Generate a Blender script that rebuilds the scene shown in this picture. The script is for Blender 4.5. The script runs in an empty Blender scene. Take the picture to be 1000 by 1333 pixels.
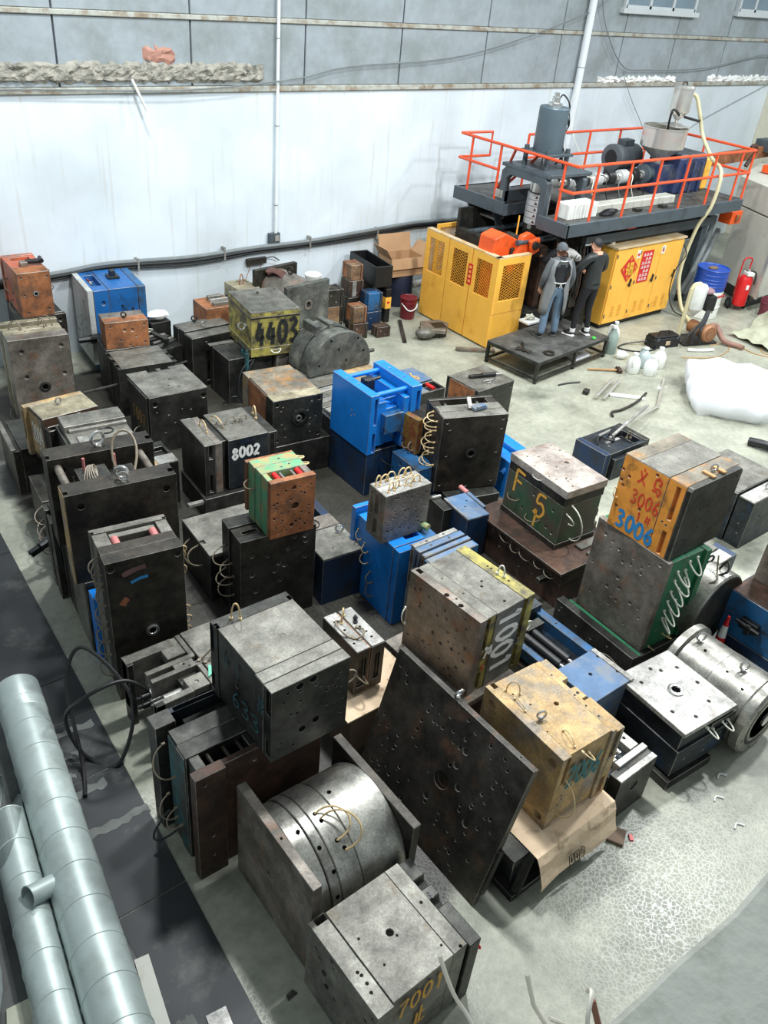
import bpy, bmesh, math, random
from mathutils import Vector, Matrix
from mathutils.geometry import delaunay_2d_cdt

S = bpy.context.scene
COL = S.collection
rnd = random.Random(7)
PI = math.pi

# ------------------------------------------------------------------ camera
cam = bpy.data.cameras.new('camera')
cam.sensor_fit = 'VERTICAL'; cam.sensor_height = 36.0
cam.lens = 36.0 * 1093.65 / 1333.0
cam.clip_start = 0.05; cam.clip_end = 200
camo = bpy.data.objects.new('camera', cam); COL.objects.link(camo)
def _cam_matrix(pitch, roll, yaw):
    cp, sp = math.cos(pitch), math.sin(pitch)
    fwd = Vector((0, cp, -sp)); right = Vector((1, 0, 0)); down = Vector((0, -sp, -cp))
    r = math.cos(roll) * right + math.sin(roll) * down
    d = -math.sin(roll) * right + math.cos(roll) * down
    Z = Matrix.Rotation(yaw, 3, 'Z')
    r, d, f = Z @ r, Z @ d, Z @ fwd
    return Matrix(((r.x, -d.x, -f.x, 0), (r.y, -d.y, -f.y, 0), (r.z, -d.z, -f.z, 6.0), (0, 0, 0, 1)))
camo.matrix_world = _cam_matrix(math.radians(33.65), math.radians(-5.897), -math.radians(41.318))
S.camera = camo

# ------------------------------------------------------------------ light
w = bpy.data.worlds.new('hall_light'); S.world = w; w.use_nodes = True
bg = w.node_tree.nodes['Background']
bg.inputs[0].default_value = (0.80, 0.92, 1.0, 1); bg.inputs[1].default_value = 0.36
def lamp(x, y, z, power, size=0.7):
    l = bpy.data.lights.new('unseen_overhead_lamp', 'AREA'); l.shape = 'DISK'; l.size = size
    l.energy = power; l.color = (0.94, 0.98, 1.0)
    o = bpy.data.objects.new('unseen_overhead_lamp', l); COL.objects.link(o); o.location = (x, y, z)
    return o
lamp(4.9, 5.2, 8.6, 520)
lamp(10.8, 3.2, 8.8, 560, 0.5)
lamp(16.5, 6.6, 8.4, 290)
lamp(15.8, 1.8, 8.6, 420)  # unseen lamp added to brighten the front of the yellow cabinet
lamp(10.8, 8.6, 8.8, 300)
lamp(4.4, 10.0, 8.6, 300)
lamp(22.0, 7.5, 8.6, 280)
vs = S.view_settings
S.display_settings.display_device = 'sRGB'
vs.view_transform = 'Standard'; vs.look = 'None'; vs.gamma = 1.0; vs.exposure = 0.3
vs.use_curve_mapping = False

# ------------------------------------------------------------------ materials
_mats = {}
def _nodes(name):
    m = bpy.data.materials.new(name); m.use_nodes = True
    nt = m.node_tree; b = nt.nodes['Principled BSDF']
    return m, nt, b
def lin(c):
    return tuple(((v / 255.0) / 12.92 if v / 255.0 <= 0.04045 else (((v / 255.0) + 0.055) / 1.055) ** 2.4) for v in c)
def paint(name, rgb, rough=0.5, metal=0.0, var=0.18, scale=6.0, dirt=None, dirt_amt=0.35, bump=0.0, coords='Object', dirt_scale=3.0, spec=0.5):
    """painted / plastic / cloth surface with soft tone variation and optional blotches of dirt"""
    if name in _mats: return _mats[name]
    m, nt, b = _nodes(name); N = nt.nodes; L = nt.links
    c = lin(rgb)
    tc = N.new('ShaderNodeTexCoord'); n1 = N.new('ShaderNodeTexNoise'); n1.inputs['Scale'].default_value = scale; n1.inputs['Detail'].default_value = 6
    L.new(tc.outputs[coords], n1.inputs['Vector'])
    r = N.new('ShaderNodeValToRGB'); e = r.color_ramp.elements
    e[0].position = 0.3; e[1].position = 0.7
    e[0].color = tuple(v * (1 - var) for v in c) + (1,); e[1].color = tuple(min(1, v * (1 + var)) for v in c) + (1,)
    L.new(n1.outputs['Fac'], r.inputs['Fac']); out = r.outputs['Color']
    if dirt is not None:
        n2 = N.new('ShaderNodeTexNoise'); n2.inputs['Scale'].default_value = dirt_scale; n2.inputs['Detail'].default_value = 9; n2.inputs['Roughness'].default_value = 0.68
        L.new(tc.outputs[coords], n2.inputs['Vector'])
        r2 = N.new('ShaderNodeValToRGB'); q = r2.color_ramp.elements
        t = 0.72 - 0.5 * dirt_amt; q[0].position = max(0, t - 0.09); q[1].position = t + 0.09
        L.new(n2.outputs['Fac'], r2.inputs['Fac'])
        mx = N.new('ShaderNodeMix'); mx.data_type = 'RGBA'
        L.new(r2.outputs['Color'], mx.inputs['Factor']); L.new(out, mx.inputs['A']); mx.inputs['B'].default_value = lin(dirt) + (1,)
        out = mx.outputs['Result']
    L.new(out, b.inputs['Base Color'])
    b.inputs['Roughness'].default_value = rough; b.inputs['Metallic'].default_value = metal
    b.inputs['Specular IOR Level'].default_value = spec
    if bump:
        bp = N.new('ShaderNodeBump'); bp.inputs['Strength'].default_value = bump; bp.inputs['Distance'].default_value = 0.02
        n3 = N.new('ShaderNodeTexNoise'); n3.inputs['Scale'].default_value = scale * 4; n3.inputs['Detail'].default_value = 5
        L.new(tc.outputs[coords], n3.inputs['Vector']); L.new(n3.outputs['Fac'], bp.inputs['Height']); L.new(bp.outputs['Normal'], b.inputs['Normal'])
    _mats[name] = m
    return m
def steel(name, a, c, rust=None, rust_amt=0.25, rough=0.42, metal=0.55, scale=2.6, scratch=0.5):
    """machined or scaled tool steel: two greys, oily blotches, rust bloom, streaky gloss"""
    if name in _mats: return _mats[name]
    m, nt, b = _nodes(name); N = nt.nodes; L = nt.links
    tc = N.new('ShaderNodeTexCoord'); info = N.new('ShaderNodeObjectInfo')
    off = N.new('ShaderNodeVectorMath'); off.operation = 'MULTIPLY_ADD'
    cm = N.new('ShaderNodeCombineXYZ')
    for i in range(3): L.new(info.outputs['Random'], cm.inputs[i])
    off.inputs[1].default_value = (37, 23, 51)
    L.new(cm.outputs[0], off.inputs[0]); L.new(tc.outputs['Object'], off.inputs[2])
    V = off.outputs[0]
    def noise(s, d, ro=0.6):
        n = N.new('ShaderNodeTexNoise'); n.inputs['Scale'].default_value = s; n.inputs['Detail'].default_value = d; n.inputs['Roughness'].default_value = ro
        L.new(V, n.inputs['Vector']); return n.outputs['Fac']
    r = N.new('ShaderNodeValToRGB'); e = r.color_ramp.elements; e[0].position = 0.38; e[1].position = 0.62
    e[0].color = lin(a) + (1,); e[1].color = lin(c) + (1,)
    L.new(noise(scale, 9, 0.66), r.inputs['Fac']); out = r.outputs['Color']
    if rust is not None:
        r2 = N.new('ShaderNodeValToRGB'); q = r2.color_ramp.elements; t = 0.74 - 0.5 * rust_amt
        q[0].position = max(0, t - 0.10); q[1].position = t + 0.12
        L.new(noise(scale * 1.7, 10, 0.62), r2.inputs['Fac'])
        mx = N.new('ShaderNodeMix'); mx.data_type = 'RGBA'
        L.new(r2.outputs['Color'], mx.inputs['Factor']); L.new(out, mx.inputs['A']); mx.inputs['B'].default_value = lin(rust) + (1,)
        out = mx.outputs['Result']
    # fine speckle
    sp = noise(60, 3, 0.7); ms = N.new('ShaderNodeMapRange'); ms.inputs['From Min'].default_value = 0.3; ms.inputs['From Max'].default_value = 0.7
    ms.inputs['To Min'].default_value = 0.72; ms.inputs['To Max'].default_value = 1.22; L.new(sp, ms.inputs['Value'])
    gr = N.new('ShaderNodeMapRange'); gr.inputs['From Min'].default_value = 0.36; gr.inputs['From Max'].default_value = 0.6; gr.inputs['To Min'].default_value = 0.62; gr.inputs['To Max'].default_value = 1.1
    L.new(noise(5.5, 10, 0.72), gr.inputs['Value'])
    mg = N.new('ShaderNodeMath'); mg.operation = 'MULTIPLY'; L.new(gr.outputs['Result'], mg.inputs[0]); L.new(ms.outputs['Result'], mg.inputs[1])
    mu = N.new('ShaderNodeVectorMath'); mu.operation = 'SCALE'; L.new(out, mu.inputs[0]); L.new(mg.outputs[0], mu.inputs['Scale'])
    L.new(mu.outputs[0], b.inputs['Base Color'])
    rr = N.new('ShaderNodeMapRange'); rr.inputs['To Min'].default_value = rough - 0.12; rr.inputs['To Max'].default_value = rough + 0.25
    L.new(noise(scale * 3, 6), rr.inputs['Value']); L.new(rr.outputs['Result'], b.inputs['Roughness'])
    b.inputs['Metallic'].default_value = metal
    bp = N.new('ShaderNodeBump'); bp.inputs['Strength'].default_value = 0.12 * scratch; bp.inputs['Distance'].default_value = 0.01
    L.new(noise(28, 6), bp.inputs['Height']); L.new(bp.outputs['Normal'], b.inputs['Normal'])
    _mats[name] = m
    return m

DARK  = steel('dark_tool_steel', (44, 45, 42), (78, 78, 72), (60, 50, 42), 0.15)
DARK2 = steel('brown_black_steel', (42, 40, 36), (76, 71, 63), (94, 78, 62), 0.16)
DARK3 = steel('blue_black_steel', (36, 40, 44), (66, 72, 76), (30, 70, 104), 0.18)
GREY  = steel('ground_grey_steel', (104, 102, 94), (140, 138, 128), (104, 84, 62), 0.14, rough=0.46, metal=0.4)
PALE  = steel('pale_ground_steel', (150, 148, 142), (190, 188, 182), (120, 104, 90), 0.2, rough=0.4, metal=0.4)
BRGT  = steel('bright_turned_steel', (142, 140, 132), (186, 184, 174), (110, 102, 90), 0.12, rough=0.3, metal=0.75)
PLATEM= steel('scaled_plate_steel', (50, 48, 44), (98, 93, 86), (142, 102, 76), 0.2, rough=0.42, metal=0.45, scale=2.0)
TANG  = steel('grey_and_orange_rust_steel', (112, 106, 94), (148, 138, 118), (170, 120, 60), 0.34, rough=0.55, metal=0.2)
EDGE  = steel('worn_bright_edge', (118, 114, 106), (160, 156, 148), rough=0.4, metal=0.5)
TAN   = steel('tan_rust_steel', (176, 142, 92), (200, 168, 116), (144, 134, 120), 0.42, rough=0.55, metal=0.12)
RUST  = steel('rusty_red_steel', (140, 88, 56), (180, 117, 74), (88, 72, 60), 0.28, rough=0.6, metal=0.15)
RUSTD = steel('dark_rust_steel', (62, 46, 38), (100, 72, 56), (52, 46, 42), 0.3, rough=0.5, metal=0.3)
MOTTL = steel('mottled_brown_steel', (104, 97, 88), (148, 139, 128), (160, 112, 80), 0.16, rough=0.42, metal=0.35)
ORNG  = paint('worn_orange_paint', (230, 152, 62), 0.5, var=0.14, dirt=(120, 84, 48), dirt_amt=0.2, dirt_scale=5)
SALM  = paint('worn_salmon_paint', (196, 98, 66), 0.55, var=0.14, dirt=(110, 96, 84), dirt_amt=0.38, dirt_scale=4)
BLUE  = paint('bright_blue_paint', (18, 120, 206), 0.4, var=0.12, dirt=(18, 72, 124), dirt_amt=0.16)
BLUE3 = paint('mid_blue_paint', (28, 98, 164), .45, var=.14, dirt=(30, 60, 92), dirt_amt=.25)
PINKT = steel('pale_pinkish_worn_top', (150, 139, 130), (190, 180, 170), (138, 102, 86), .26, rough=.45, metal=.25)
BLUE2 = paint('worn_blue_paint', (34, 98, 150), 0.5, var=0.2, dirt=(52, 58, 60), dirt_amt=0.34)
BLUED = paint('dark_blue_paint', (18, 50, 84), 0.5, var=0.25, dirt=(34, 36, 38), dirt_amt=0.4)
TEAL  = paint('worn_blue_green_paint', (44, 92, 96), 0.55, var=0.2, dirt=(50, 48, 44), dirt_amt=0.45, dirt_scale=4)
BLGR  = paint('blue_grey_worn_top', (86, 116, 150), 0.45, 0.2, var=0.2, dirt=(128, 126, 118), dirt_amt=0.35)
GRN   = paint('mould_green_paint', (34, 112, 74), 0.5, var=0.16, dirt=(40, 60, 50), dirt_amt=0.2)
GRN2  = paint('pale_worn_green_paint', (92, 160, 118), 0.55, var=0.15, dirt=(170, 140, 92), dirt_amt=0.34, dirt_scale=5)
GRNO  = paint('oily_olive_green_paint', (52, 88, 58), 0.5, var=0.3, dirt=(74, 66, 54), dirt_amt=0.5, dirt_scale=3)
YEL   = paint('worn_yellow_paint', (170, 158, 78), 0.55, var=0.2, dirt=(80, 74, 58), dirt_amt=0.42, dirt_scale=5)
YELM  = paint('machine_yellow_paint', (252, 188, 76), 0.42, var=0.05, dirt=(220, 152, 52), dirt_amt=0.12, dirt_scale=2)
YTOP  = paint('dusty_yellow_top', (206, 186, 150), 0.6, var=0.1, dirt=(190, 150, 84), dirt_amt=0.3)
RAIL  = paint('railing_orange_red', (226, 84, 44), 0.4, var=0.08)
ORM   = paint('clamp_orange_paint', (236, 92, 36), 0.4, var=0.1, dirt=(150, 60, 30), dirt_amt=0.2)
MGREY = paint('machine_grey_paint', (72, 82, 88), 0.45, var=0.08, dirt=(56, 60, 62), dirt_amt=0.25)
CHEQ  = paint('dusty_deck_plate', (92, 92, 88), 0.55, 0.2, var=0.25, dirt=(60, 60, 58), dirt_amt=0.4, dirt_scale=4)
BORE  = paint('oily_shaded_bore', (7, 7, 7), .95, spec=.05)  # oily black with the shade inside a bore painted in, used on discs
BLACK = paint('black_plastic', (24, 25, 26), 0.42, var=0.2)
RUBB  = paint('black_rubber', (20, 20, 20), 0.5, var=0.2)
CABLE = paint('black_cable_sheath', (30, 33, 34), 0.45, var=0.15)
CABLG = paint('grey_cable_sheath', (120, 126, 126), 0.5, var=0.12)
HOSE  = paint('amber_air_hose', (206, 180, 132), 0.35, var=0.12)
HOSEW = paint('pale_air_hose', (226, 226, 208), 0.35, var=0.08)
HOSED = paint('dull_brown_hose', (128, 116, 98), 0.4, var=0.15)
CHROM = paint('polished_steel', (206, 206, 202), .2, .85, var=.06)
STNL  = paint('stainless_sheet', (216, 214, 206), .24, .72, var=.05)
SILV  = paint('silver_heater_band', (206, 210, 210), 0.4, 0.3, var=0.08, dirt=(120, 116, 108), dirt_amt=0.2)
GALV  = paint('galvanised_duct_sheet', (178, 190, 186), .42, .36, var=.09, scale=2.5, dirt=(158, 168, 162), dirt_amt=.3, dirt_scale=3)
WHITE = paint('white_plastic', (232, 234, 228), 0.45, var=0.05, dirt=(196, 192, 176), dirt_amt=0.2)
PANW  = paint('pale_machine_panel', (196, 196, 184), 0.5, var=0.05, dirt=(170, 166, 150), dirt_amt=0.18)
RED   = paint('signal_red', (206, 34, 34), 0.35, var=0.08)
REDP  = paint('faded_red_sleeve', (196, 122, 118), 0.5, var=0.14)
MAROON= paint('maroon_plastic', (108, 24, 34), 0.4, var=0.12, dirt=(140, 90, 90), dirt_amt=0.12)
CARD  = paint('brown_cardboard', (188, 150, 112), 0.85, var=0.06, dirt=(168, 128, 90), dirt_amt=0.2)
CARDP = paint('pale_cardboard', (222, 196, 164), 0.85, var=0.05, dirt=(120, 96, 72), dirt_amt=0.22, dirt_scale=4)
CARDD = paint('dark_old_cardboard', (110, 92, 76), 0.85, var=0.1)
TARPM = paint('grey_green_tarpaulin', (172, 174, 150), 0.6, var=0.08, dirt=(140, 140, 118), dirt_amt=0.2)
BAGM  = paint('white_woven_bag', (236, 238, 242), 0.55, var=0.03)
DRUMB = paint('drum_blue', (28, 70, 160), 0.35, var=0.1)
WOOD  = paint('old_wood_handle', (176, 136, 88), 0.7, var=0.2)
COPP  = paint('pump_brown_paint', (158, 112, 78), 0.5, 0.2, var=0.15, dirt=(110, 80, 60), dirt_amt=0.25)
NAVY  = paint('gearbox_navy_paint', (44, 56, 92), 0.45, var=0.12, dirt=(80, 84, 92), dirt_amt=0.3)
P_WHT = paint('white_marker_paint', (236, 236, 230), 0.7, var=0.05)
P_YEL = paint('ochre_marker_paint', (214, 158, 62), 0.7, var=0.08)
P_RED = paint('red_marker_paint', (214, 66, 42), 0.7, var=0.08)
P_BLU = paint('blue_marker_paint', (46, 132, 190), 0.7, var=0.08)
P_TEA = paint('teal_marker_paint', (40, 108, 112), 0.7, var=0.1)
P_BLK = paint('black_marker_paint', (28, 30, 28), 0.7, var=0.1)
P_GLD = paint('gold_print', (238, 190, 60), 0.5, var=0.05)

# ------------------------------------------------------------------ mesh builder
class MB:
    def __init__(s, off=(0, 0, 0)):
        s.v = []; s.f = []; s.mi = []; s.o = Vector(off); s.m = 0
    def add(s, vs, fs):
        n = len(s.v); s.v += [Vector(p) - s.o for p in vs]
        s.f += [tuple(i + n for i in f) for f in fs]; s.mi += [s.m] * len(fs)
    def box(s, lo, hi):
        x0, y0, z0 = lo; x1, y1, z1 = hi
        s.add([(x0, y0, z0), (x1, y0, z0), (x1, y1, z0), (x0, y1, z0), (x0, y0, z1), (x1, y0, z1), (x1, y1, z1), (x0, y1, z1)],
              [(3, 2, 1, 0), (4, 5, 6, 7), (0, 1, 5, 4), (1, 2, 6, 5), (2, 3, 7, 6), (3, 0, 4, 7)])
        return s
    def beam(s, a, b, wd, ht, up=(0, 0, 1)):
        a = Vector(a); b = Vector(b); d = (b - a).normalized(); u = Vector(up)
        if abs(d.dot(u)) > 0.98: u = Vector((1, 0, 0))
        r = d.cross(u).normalized() * (wd / 2); u = r.cross(d).normalized() * (ht / 2)
        vs = [p + i * r + j * u for p in (a, b) for (i, j) in ((-1, -1), (1, -1), (1, 1), (-1, 1))]
        s.add(vs, [(0, 1, 2, 3), (7, 6, 5, 4), (0, 4, 5, 1), (1, 5, 6, 2), (2, 6, 7, 3), (3, 7, 4, 0)])
        return s
    def cyl(s, a, b, r, r2=None, n=16, caps=True):
        a = Vector(a); b = Vector(b); r2 = r if r2 is None else r2
        d = (b - a).normalized(); u = d.orthogonal().normalized(); w_ = d.cross(u)
        vs = [p + (u * math.cos(2 * PI * i / n) + w_ * math.sin(2 * PI * i / n)) * q for p, q in ((a, r), (b, r2)) for i in range(n)]
        fs = [(i, (i + 1) % n, n + (i + 1) % n, n + i) for i in range(n)]
        if caps: fs += [tuple(range(n - 1, -1, -1)), tuple(range(n, 2 * n))]
        s.add(vs, fs); return s
    def lathe(s, prof, c=(0, 0, 0), ax=(0, 0, 1), n=24, closed=True, a0=0.0, a1=2 * PI):
        """profile of (radius, height) turned about an axis through c"""
        c = Vector(c); d = Vector(ax).normalized(); u = d.orthogonal().normalized(); w_ = d.cross(u)
        full = abs(a1 - a0 - 2 * PI) < 1e-6; cnt = n if full else n + 1
        vs = []
        for (r, h) in prof:
            for i in range(cnt):
                a = a0 + (a1 - a0) * i / n
                vs.append(c + d * h + (u * math.cos(a) + w_ * math.sin(a)) * r)
        fs = []
        for k in range(len(prof) - 1):
            for i in range(n):
                j = (i + 1) % cnt
                fs.append((k * cnt + i, k * cnt + j, (k + 1) * cnt + j, (k + 1) * cnt + i))
        if closed and full:
            fs.append(tuple(range(cnt - 1, -1, -1))); b = (len(prof) - 1) * cnt; fs.append(tuple(range(b, b + cnt)))
        s.add(vs, fs); return s
    def tube(s, pts, r, n=6, closed=False):
        P = [Vector(p) for p in pts]; k = len(P); vs = []; u = None
        for i, p in enumerate(P):
            a = P[(i - 1) % k] if (closed or i) else p; b = P[(i + 1) % k] if (closed or i < k - 1) else p
            d = (b - a)
            d = d.normalized() if d.length > 1e-9 else Vector((0, 0, 1))
            if u is None: u = d.orthogonal().normalized()
            else:
                u = u - d * u.dot(d)
                u = u.normalized() if u.length > 1e-6 else d.orthogonal().normalized()
            w_ = d.cross(u); rr = r[i] if isinstance(r, (list, tuple)) else r
            vs += [p + (u * math.cos(2 * PI * j / n) + w_ * math.sin(2 * PI * j / n)) * rr for j in range(n)]
        fs = []
        for i in range(k if closed else k - 1):
            q = (i + 1) % k
            for j in range(n):
                fs.append((i * n + j, i * n + (j + 1) % n, q * n + (j + 1) % n, q * n + j))
        if not closed: fs += [tuple(range(n - 1, -1, -1)), tuple(range((k - 1) * n, k * n))]
        s.add(vs, fs); return s
    def torus(s, c, nrm, R, r, n=18, m=8):
        c = Vector(c); d = Vector(nrm).normalized(); u = d.orthogonal().normalized(); w_ = d.cross(u)
        return s.tube([c + (u * math.cos(2 * PI * i / n) + w_ * math.sin(2 * PI * i / n)) * R for i in range(n)], r, m, True)
    def sphere(s, c, r, n=12, sc=(1, 1, 1)):
        c = Vector(c); vs = []; k = max(4, n // 2)
        for i in range(k + 1):
            t = PI * i / k
            for j in range(n):
                a = 2 * PI * j / n
                vs.append(c + Vector((r * sc[0] * math.sin(t) * math.cos(a), r * sc[1] * math.sin(t) * math.sin(a), r * sc[2] * math.cos(t))))
        s.add(vs, [(i * n + j, (i + 1) * n + j, (i + 1) * n + (j + 1) % n, i * n + (j + 1) % n) for i in range(k) for j in range(n)])
        return s
    def prism(s, poly, axis, a, b):
        """polygon extruded along an axis: 'u' -> (v,z) polygon, 'v' -> (u,z), 'z' -> (u,v)"""
        def p3(p, t): return {'u': (t, p[0], p[1]), 'v': (p[0], t, p[1]), 'z': (p[0], p[1], t)}[axis]
        n = len(poly); ar = sum(poly[i][0] * poly[(i + 1) % n][1] - poly[(i + 1) % n][0] * poly[i][1] for i in range(n))
        if (ar < 0) != (axis == 'v'): poly = poly[::-1]
        vs = [p3(p, a) for p in poly] + [p3(p, b) for p in poly]
        s.add(vs, [tuple(range(n - 1, -1, -1)), tuple(range(n, 2 * n))] + [(i, (i + 1) % n, n + (i + 1) % n, n + i) for i in range(n)])
        return s
    def featbox(s, lo, hi, feats):
        """box whose faces A (-x), B (-y), T (+z), C (+x), D (+y) carry recessed round or square pockets"""
        x0, y0, z0 = lo; x1, y1, z1 = hi
        fr = {'A': ((x0, y1, z0), (0, -1, 0), (0, 0, 1), y1 - y0, z1 - z0, (1, 0, 0)),
              'B': ((x0, y0, z0), (1, 0, 0), (0, 0, 1), x1 - x0, z1 - z0, (0, 1, 0)),
              'T': ((x0, y0, z1), (1, 0, 0), (0, 1, 0), x1 - x0, y1 - y0, (0, 0, -1)),
              'C': ((x1, y0, z0), (0, 1, 0), (0, 0, 1), y1 - y0, z1 - z0, (-1, 0, 0)),
              'D': ((x1, y1, z0), (-1, 0, 0), (0, 0, 1), x1 - x0, z1 - z0, (0, -1, 0)),
              'U': ((x0, y1, z0), (1, 0, 0), (0, -1, 0), x1 - x0, y1 - y0, (0, 0, 1))}
        for k, (o, eu, ev, wd, ht, ni) in fr.items():
            o = Vector(o); eu = Vector(eu); ev = Vector(ev); ni = Vector(ni)
            fl = [f for f in feats if f[0] == k]
            if not fl:
                s.add([o, o + eu * wd, o + eu * wd + ev * ht, o + ev * ht], [(0, 1, 2, 3)]); continue
            loops = []
            fl = sorted(fl, key=lambda f: -(f[4] if f[1] == 'c' else 1))
            for f in fl:
                if f[1] == 'c':
                    cx, cy, r, d = f[2] * wd, f[3] * ht, f[4], f[5]
                    r = min(r, 0.96 * min(cx, wd - cx, cy, ht - cy))
                    if r <= 0.001: continue
                    n = 8 if r < 0.016 else (12 if r < 0.035 else 20)
                    lp = [(cx + r * math.cos(2 * PI * i / n), cy + r * math.sin(2 * PI * i / n)) for i in range(n)]
                else:
                    a0, b0, a1, b1, d = f[2], f[3], f[4], f[5], f[6]; e = 0.0015
                    a0 = max(a0 * wd, e); b0 = max(b0 * ht, e); a1 = min(a1 * wd, wd - e); b1 = min(b1 * ht, ht - e)
                    lp = [(a0, b0), (a1, b0), (a1, b1), (a0, b1)]
                # skip pockets that would overlap one already cut
                bb = (min(p[0] for p in lp), min(p[1] for p in lp), max(p[0] for p in lp), max(p[1] for p in lp))
                if any(not (bb[2] < q[2][0] or bb[0] > q[2][2] or bb[3] < q[2][1] or bb[1] > q[2][3]) for q in loops): continue
                loops.append((lp, d, bb))
            pts = [Vector((0, 0)), Vector((wd, 0)), Vector((wd, ht)), Vector((0, ht))]
            ed = [(0, 1), (1, 2), (2, 3), (3, 0)]
            for lp, d, bb in loops:
                n0 = len(pts); pts += [Vector(p) for p in lp]
                ed += [(n0 + i, n0 + (i + 1) % len(lp)) for i in range(len(lp))]
            r = delaunay_2d_cdt(pts, ed, [], 0, 1e-7)
            V2, F2 = r[0], r[2]
            def inside(p, lp):
                c = False; j = len(lp) - 1
                for i in range(len(lp)):
                    if (lp[i][1] > p[1]) != (lp[j][1] > p[1]) and p[0] < (lp[j][0] - lp[i][0]) * (p[1] - lp[i][1]) / (lp[j][1] - lp[i][1]) + lp[i][0]: c = not c
                    j = i
                return c
            keep = []
            for f in F2:
                cx = sum(V2[i][0] for i in f) / len(f); cy = sum(V2[i][1] for i in f) / len(f)
                if not any(bb[0] <= cx <= bb[2] and bb[1] <= cy <= bb[3] and inside((cx, cy), lp) for lp, d, bb in loops): keep.append(tuple(f))
            s.add([o + eu * p[0] + ev * p[1] for p in V2], keep)
            for lp, d, bb in loops:
                n = len(lp); top = [o + eu * p[0] + ev * p[1] for p in lp]; bot = [p + ni * d for p in top]
                s.add(top + bot, [(i, n + i, n + (i + 1) % n, (i + 1) % n)[::-1] for i in range(n)] + [tuple(range(n, 2 * n))])
        return s
    def build(s, name, mats, parent=None, smooth=False, bevel=0.0, weld=False, loc=None, rot=None, label=None, edge=None):
        me = bpy.data.meshes.new(name)
        me.from_pydata([tuple(p) for p in s.v], [], s.f)
        if not isinstance(mats, (list, tuple)): mats = [mats]
        for m in mats: me.materials.append(m)
        if len(mats) > 1: me.polygons.foreach_set('material_index', s.mi)
        if weld:
            b = bmesh.new(); b.from_mesh(me); bmesh.ops.remove_doubles(b, verts=b.verts, dist=1e-5); b.to_mesh(me); b.free()
        if smooth:
            me.polygons.foreach_set('use_smooth', [True] * len(me.polygons))
            try: me.set_sharp_from_angle(angle=math.radians(smooth if smooth > 1 else 40))
            except Exception: pass
        o = bpy.data.objects.new(name, me); COL.objects.link(o)
        if parent is not None: o.parent = parent
        if loc is not None: o.location = loc
        if rot is not None: o.rotation_euler = rot
        if bevel:
            md = o.modifiers.new('edge_chamfer', 'BEVEL'); md.width = bevel; md.segments = 1; md.limit_method = 'ANGLE'; md.angle_limit = math.radians(40)
            if edge is not None: me.materials.append(edge); md.material = len(me.materials) - 1
        if label: o['label'] = label
        return o

def tag(o, label=None, cat=None, group=None, kind=None):
    if label: o['label'] = label
    if cat: o['category'] = cat
    if group: o['group'] = group
    if kind: o['kind'] = kind
    return o
def thing(name, label, cat, loc=(0, 0, 0), yaw=0.0, group=None):
    o = bpy.data.objects.new(name, None); COL.objects.link(o); o.empty_display_size = 0.1
    o.location = loc; o.rotation_euler = (0, 0, yaw)
    return tag(o, label, cat, group)
def struct(o, label=None):
    o['kind'] = 'structure'
    if label: o['label'] = label
    return o
def bez(p0, p1, p2, p3, n=12):
    p0, p1, p2, p3 = map(Vector, (p0, p1, p2, p3)); r = []
    for i in range(n + 1):
        t = i / n; q = 1 - t
        r.append(p0 * q ** 3 + p1 * 3 * q * q * t + p2 * 3 * q * t * t + p3 * t ** 3)
    return r
def spline(pts, k=6):
    P = [Vector(p) for p in pts]; r = []
    for i in range(len(P) - 1):
        a = P[max(i - 1, 0)]; b = P[i]; c = P[i + 1]; d = P[min(i + 2, len(P) - 1)]
        for j in range(k):
            t = j / k
            r.append(0.5 * ((2 * b) + (c - a) * t + (2 * a - 5 * b + 4 * c - d) * t * t + (3 * b - a - 3 * c + d) * t ** 3))
    r.append(P[-1]); return r

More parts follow.
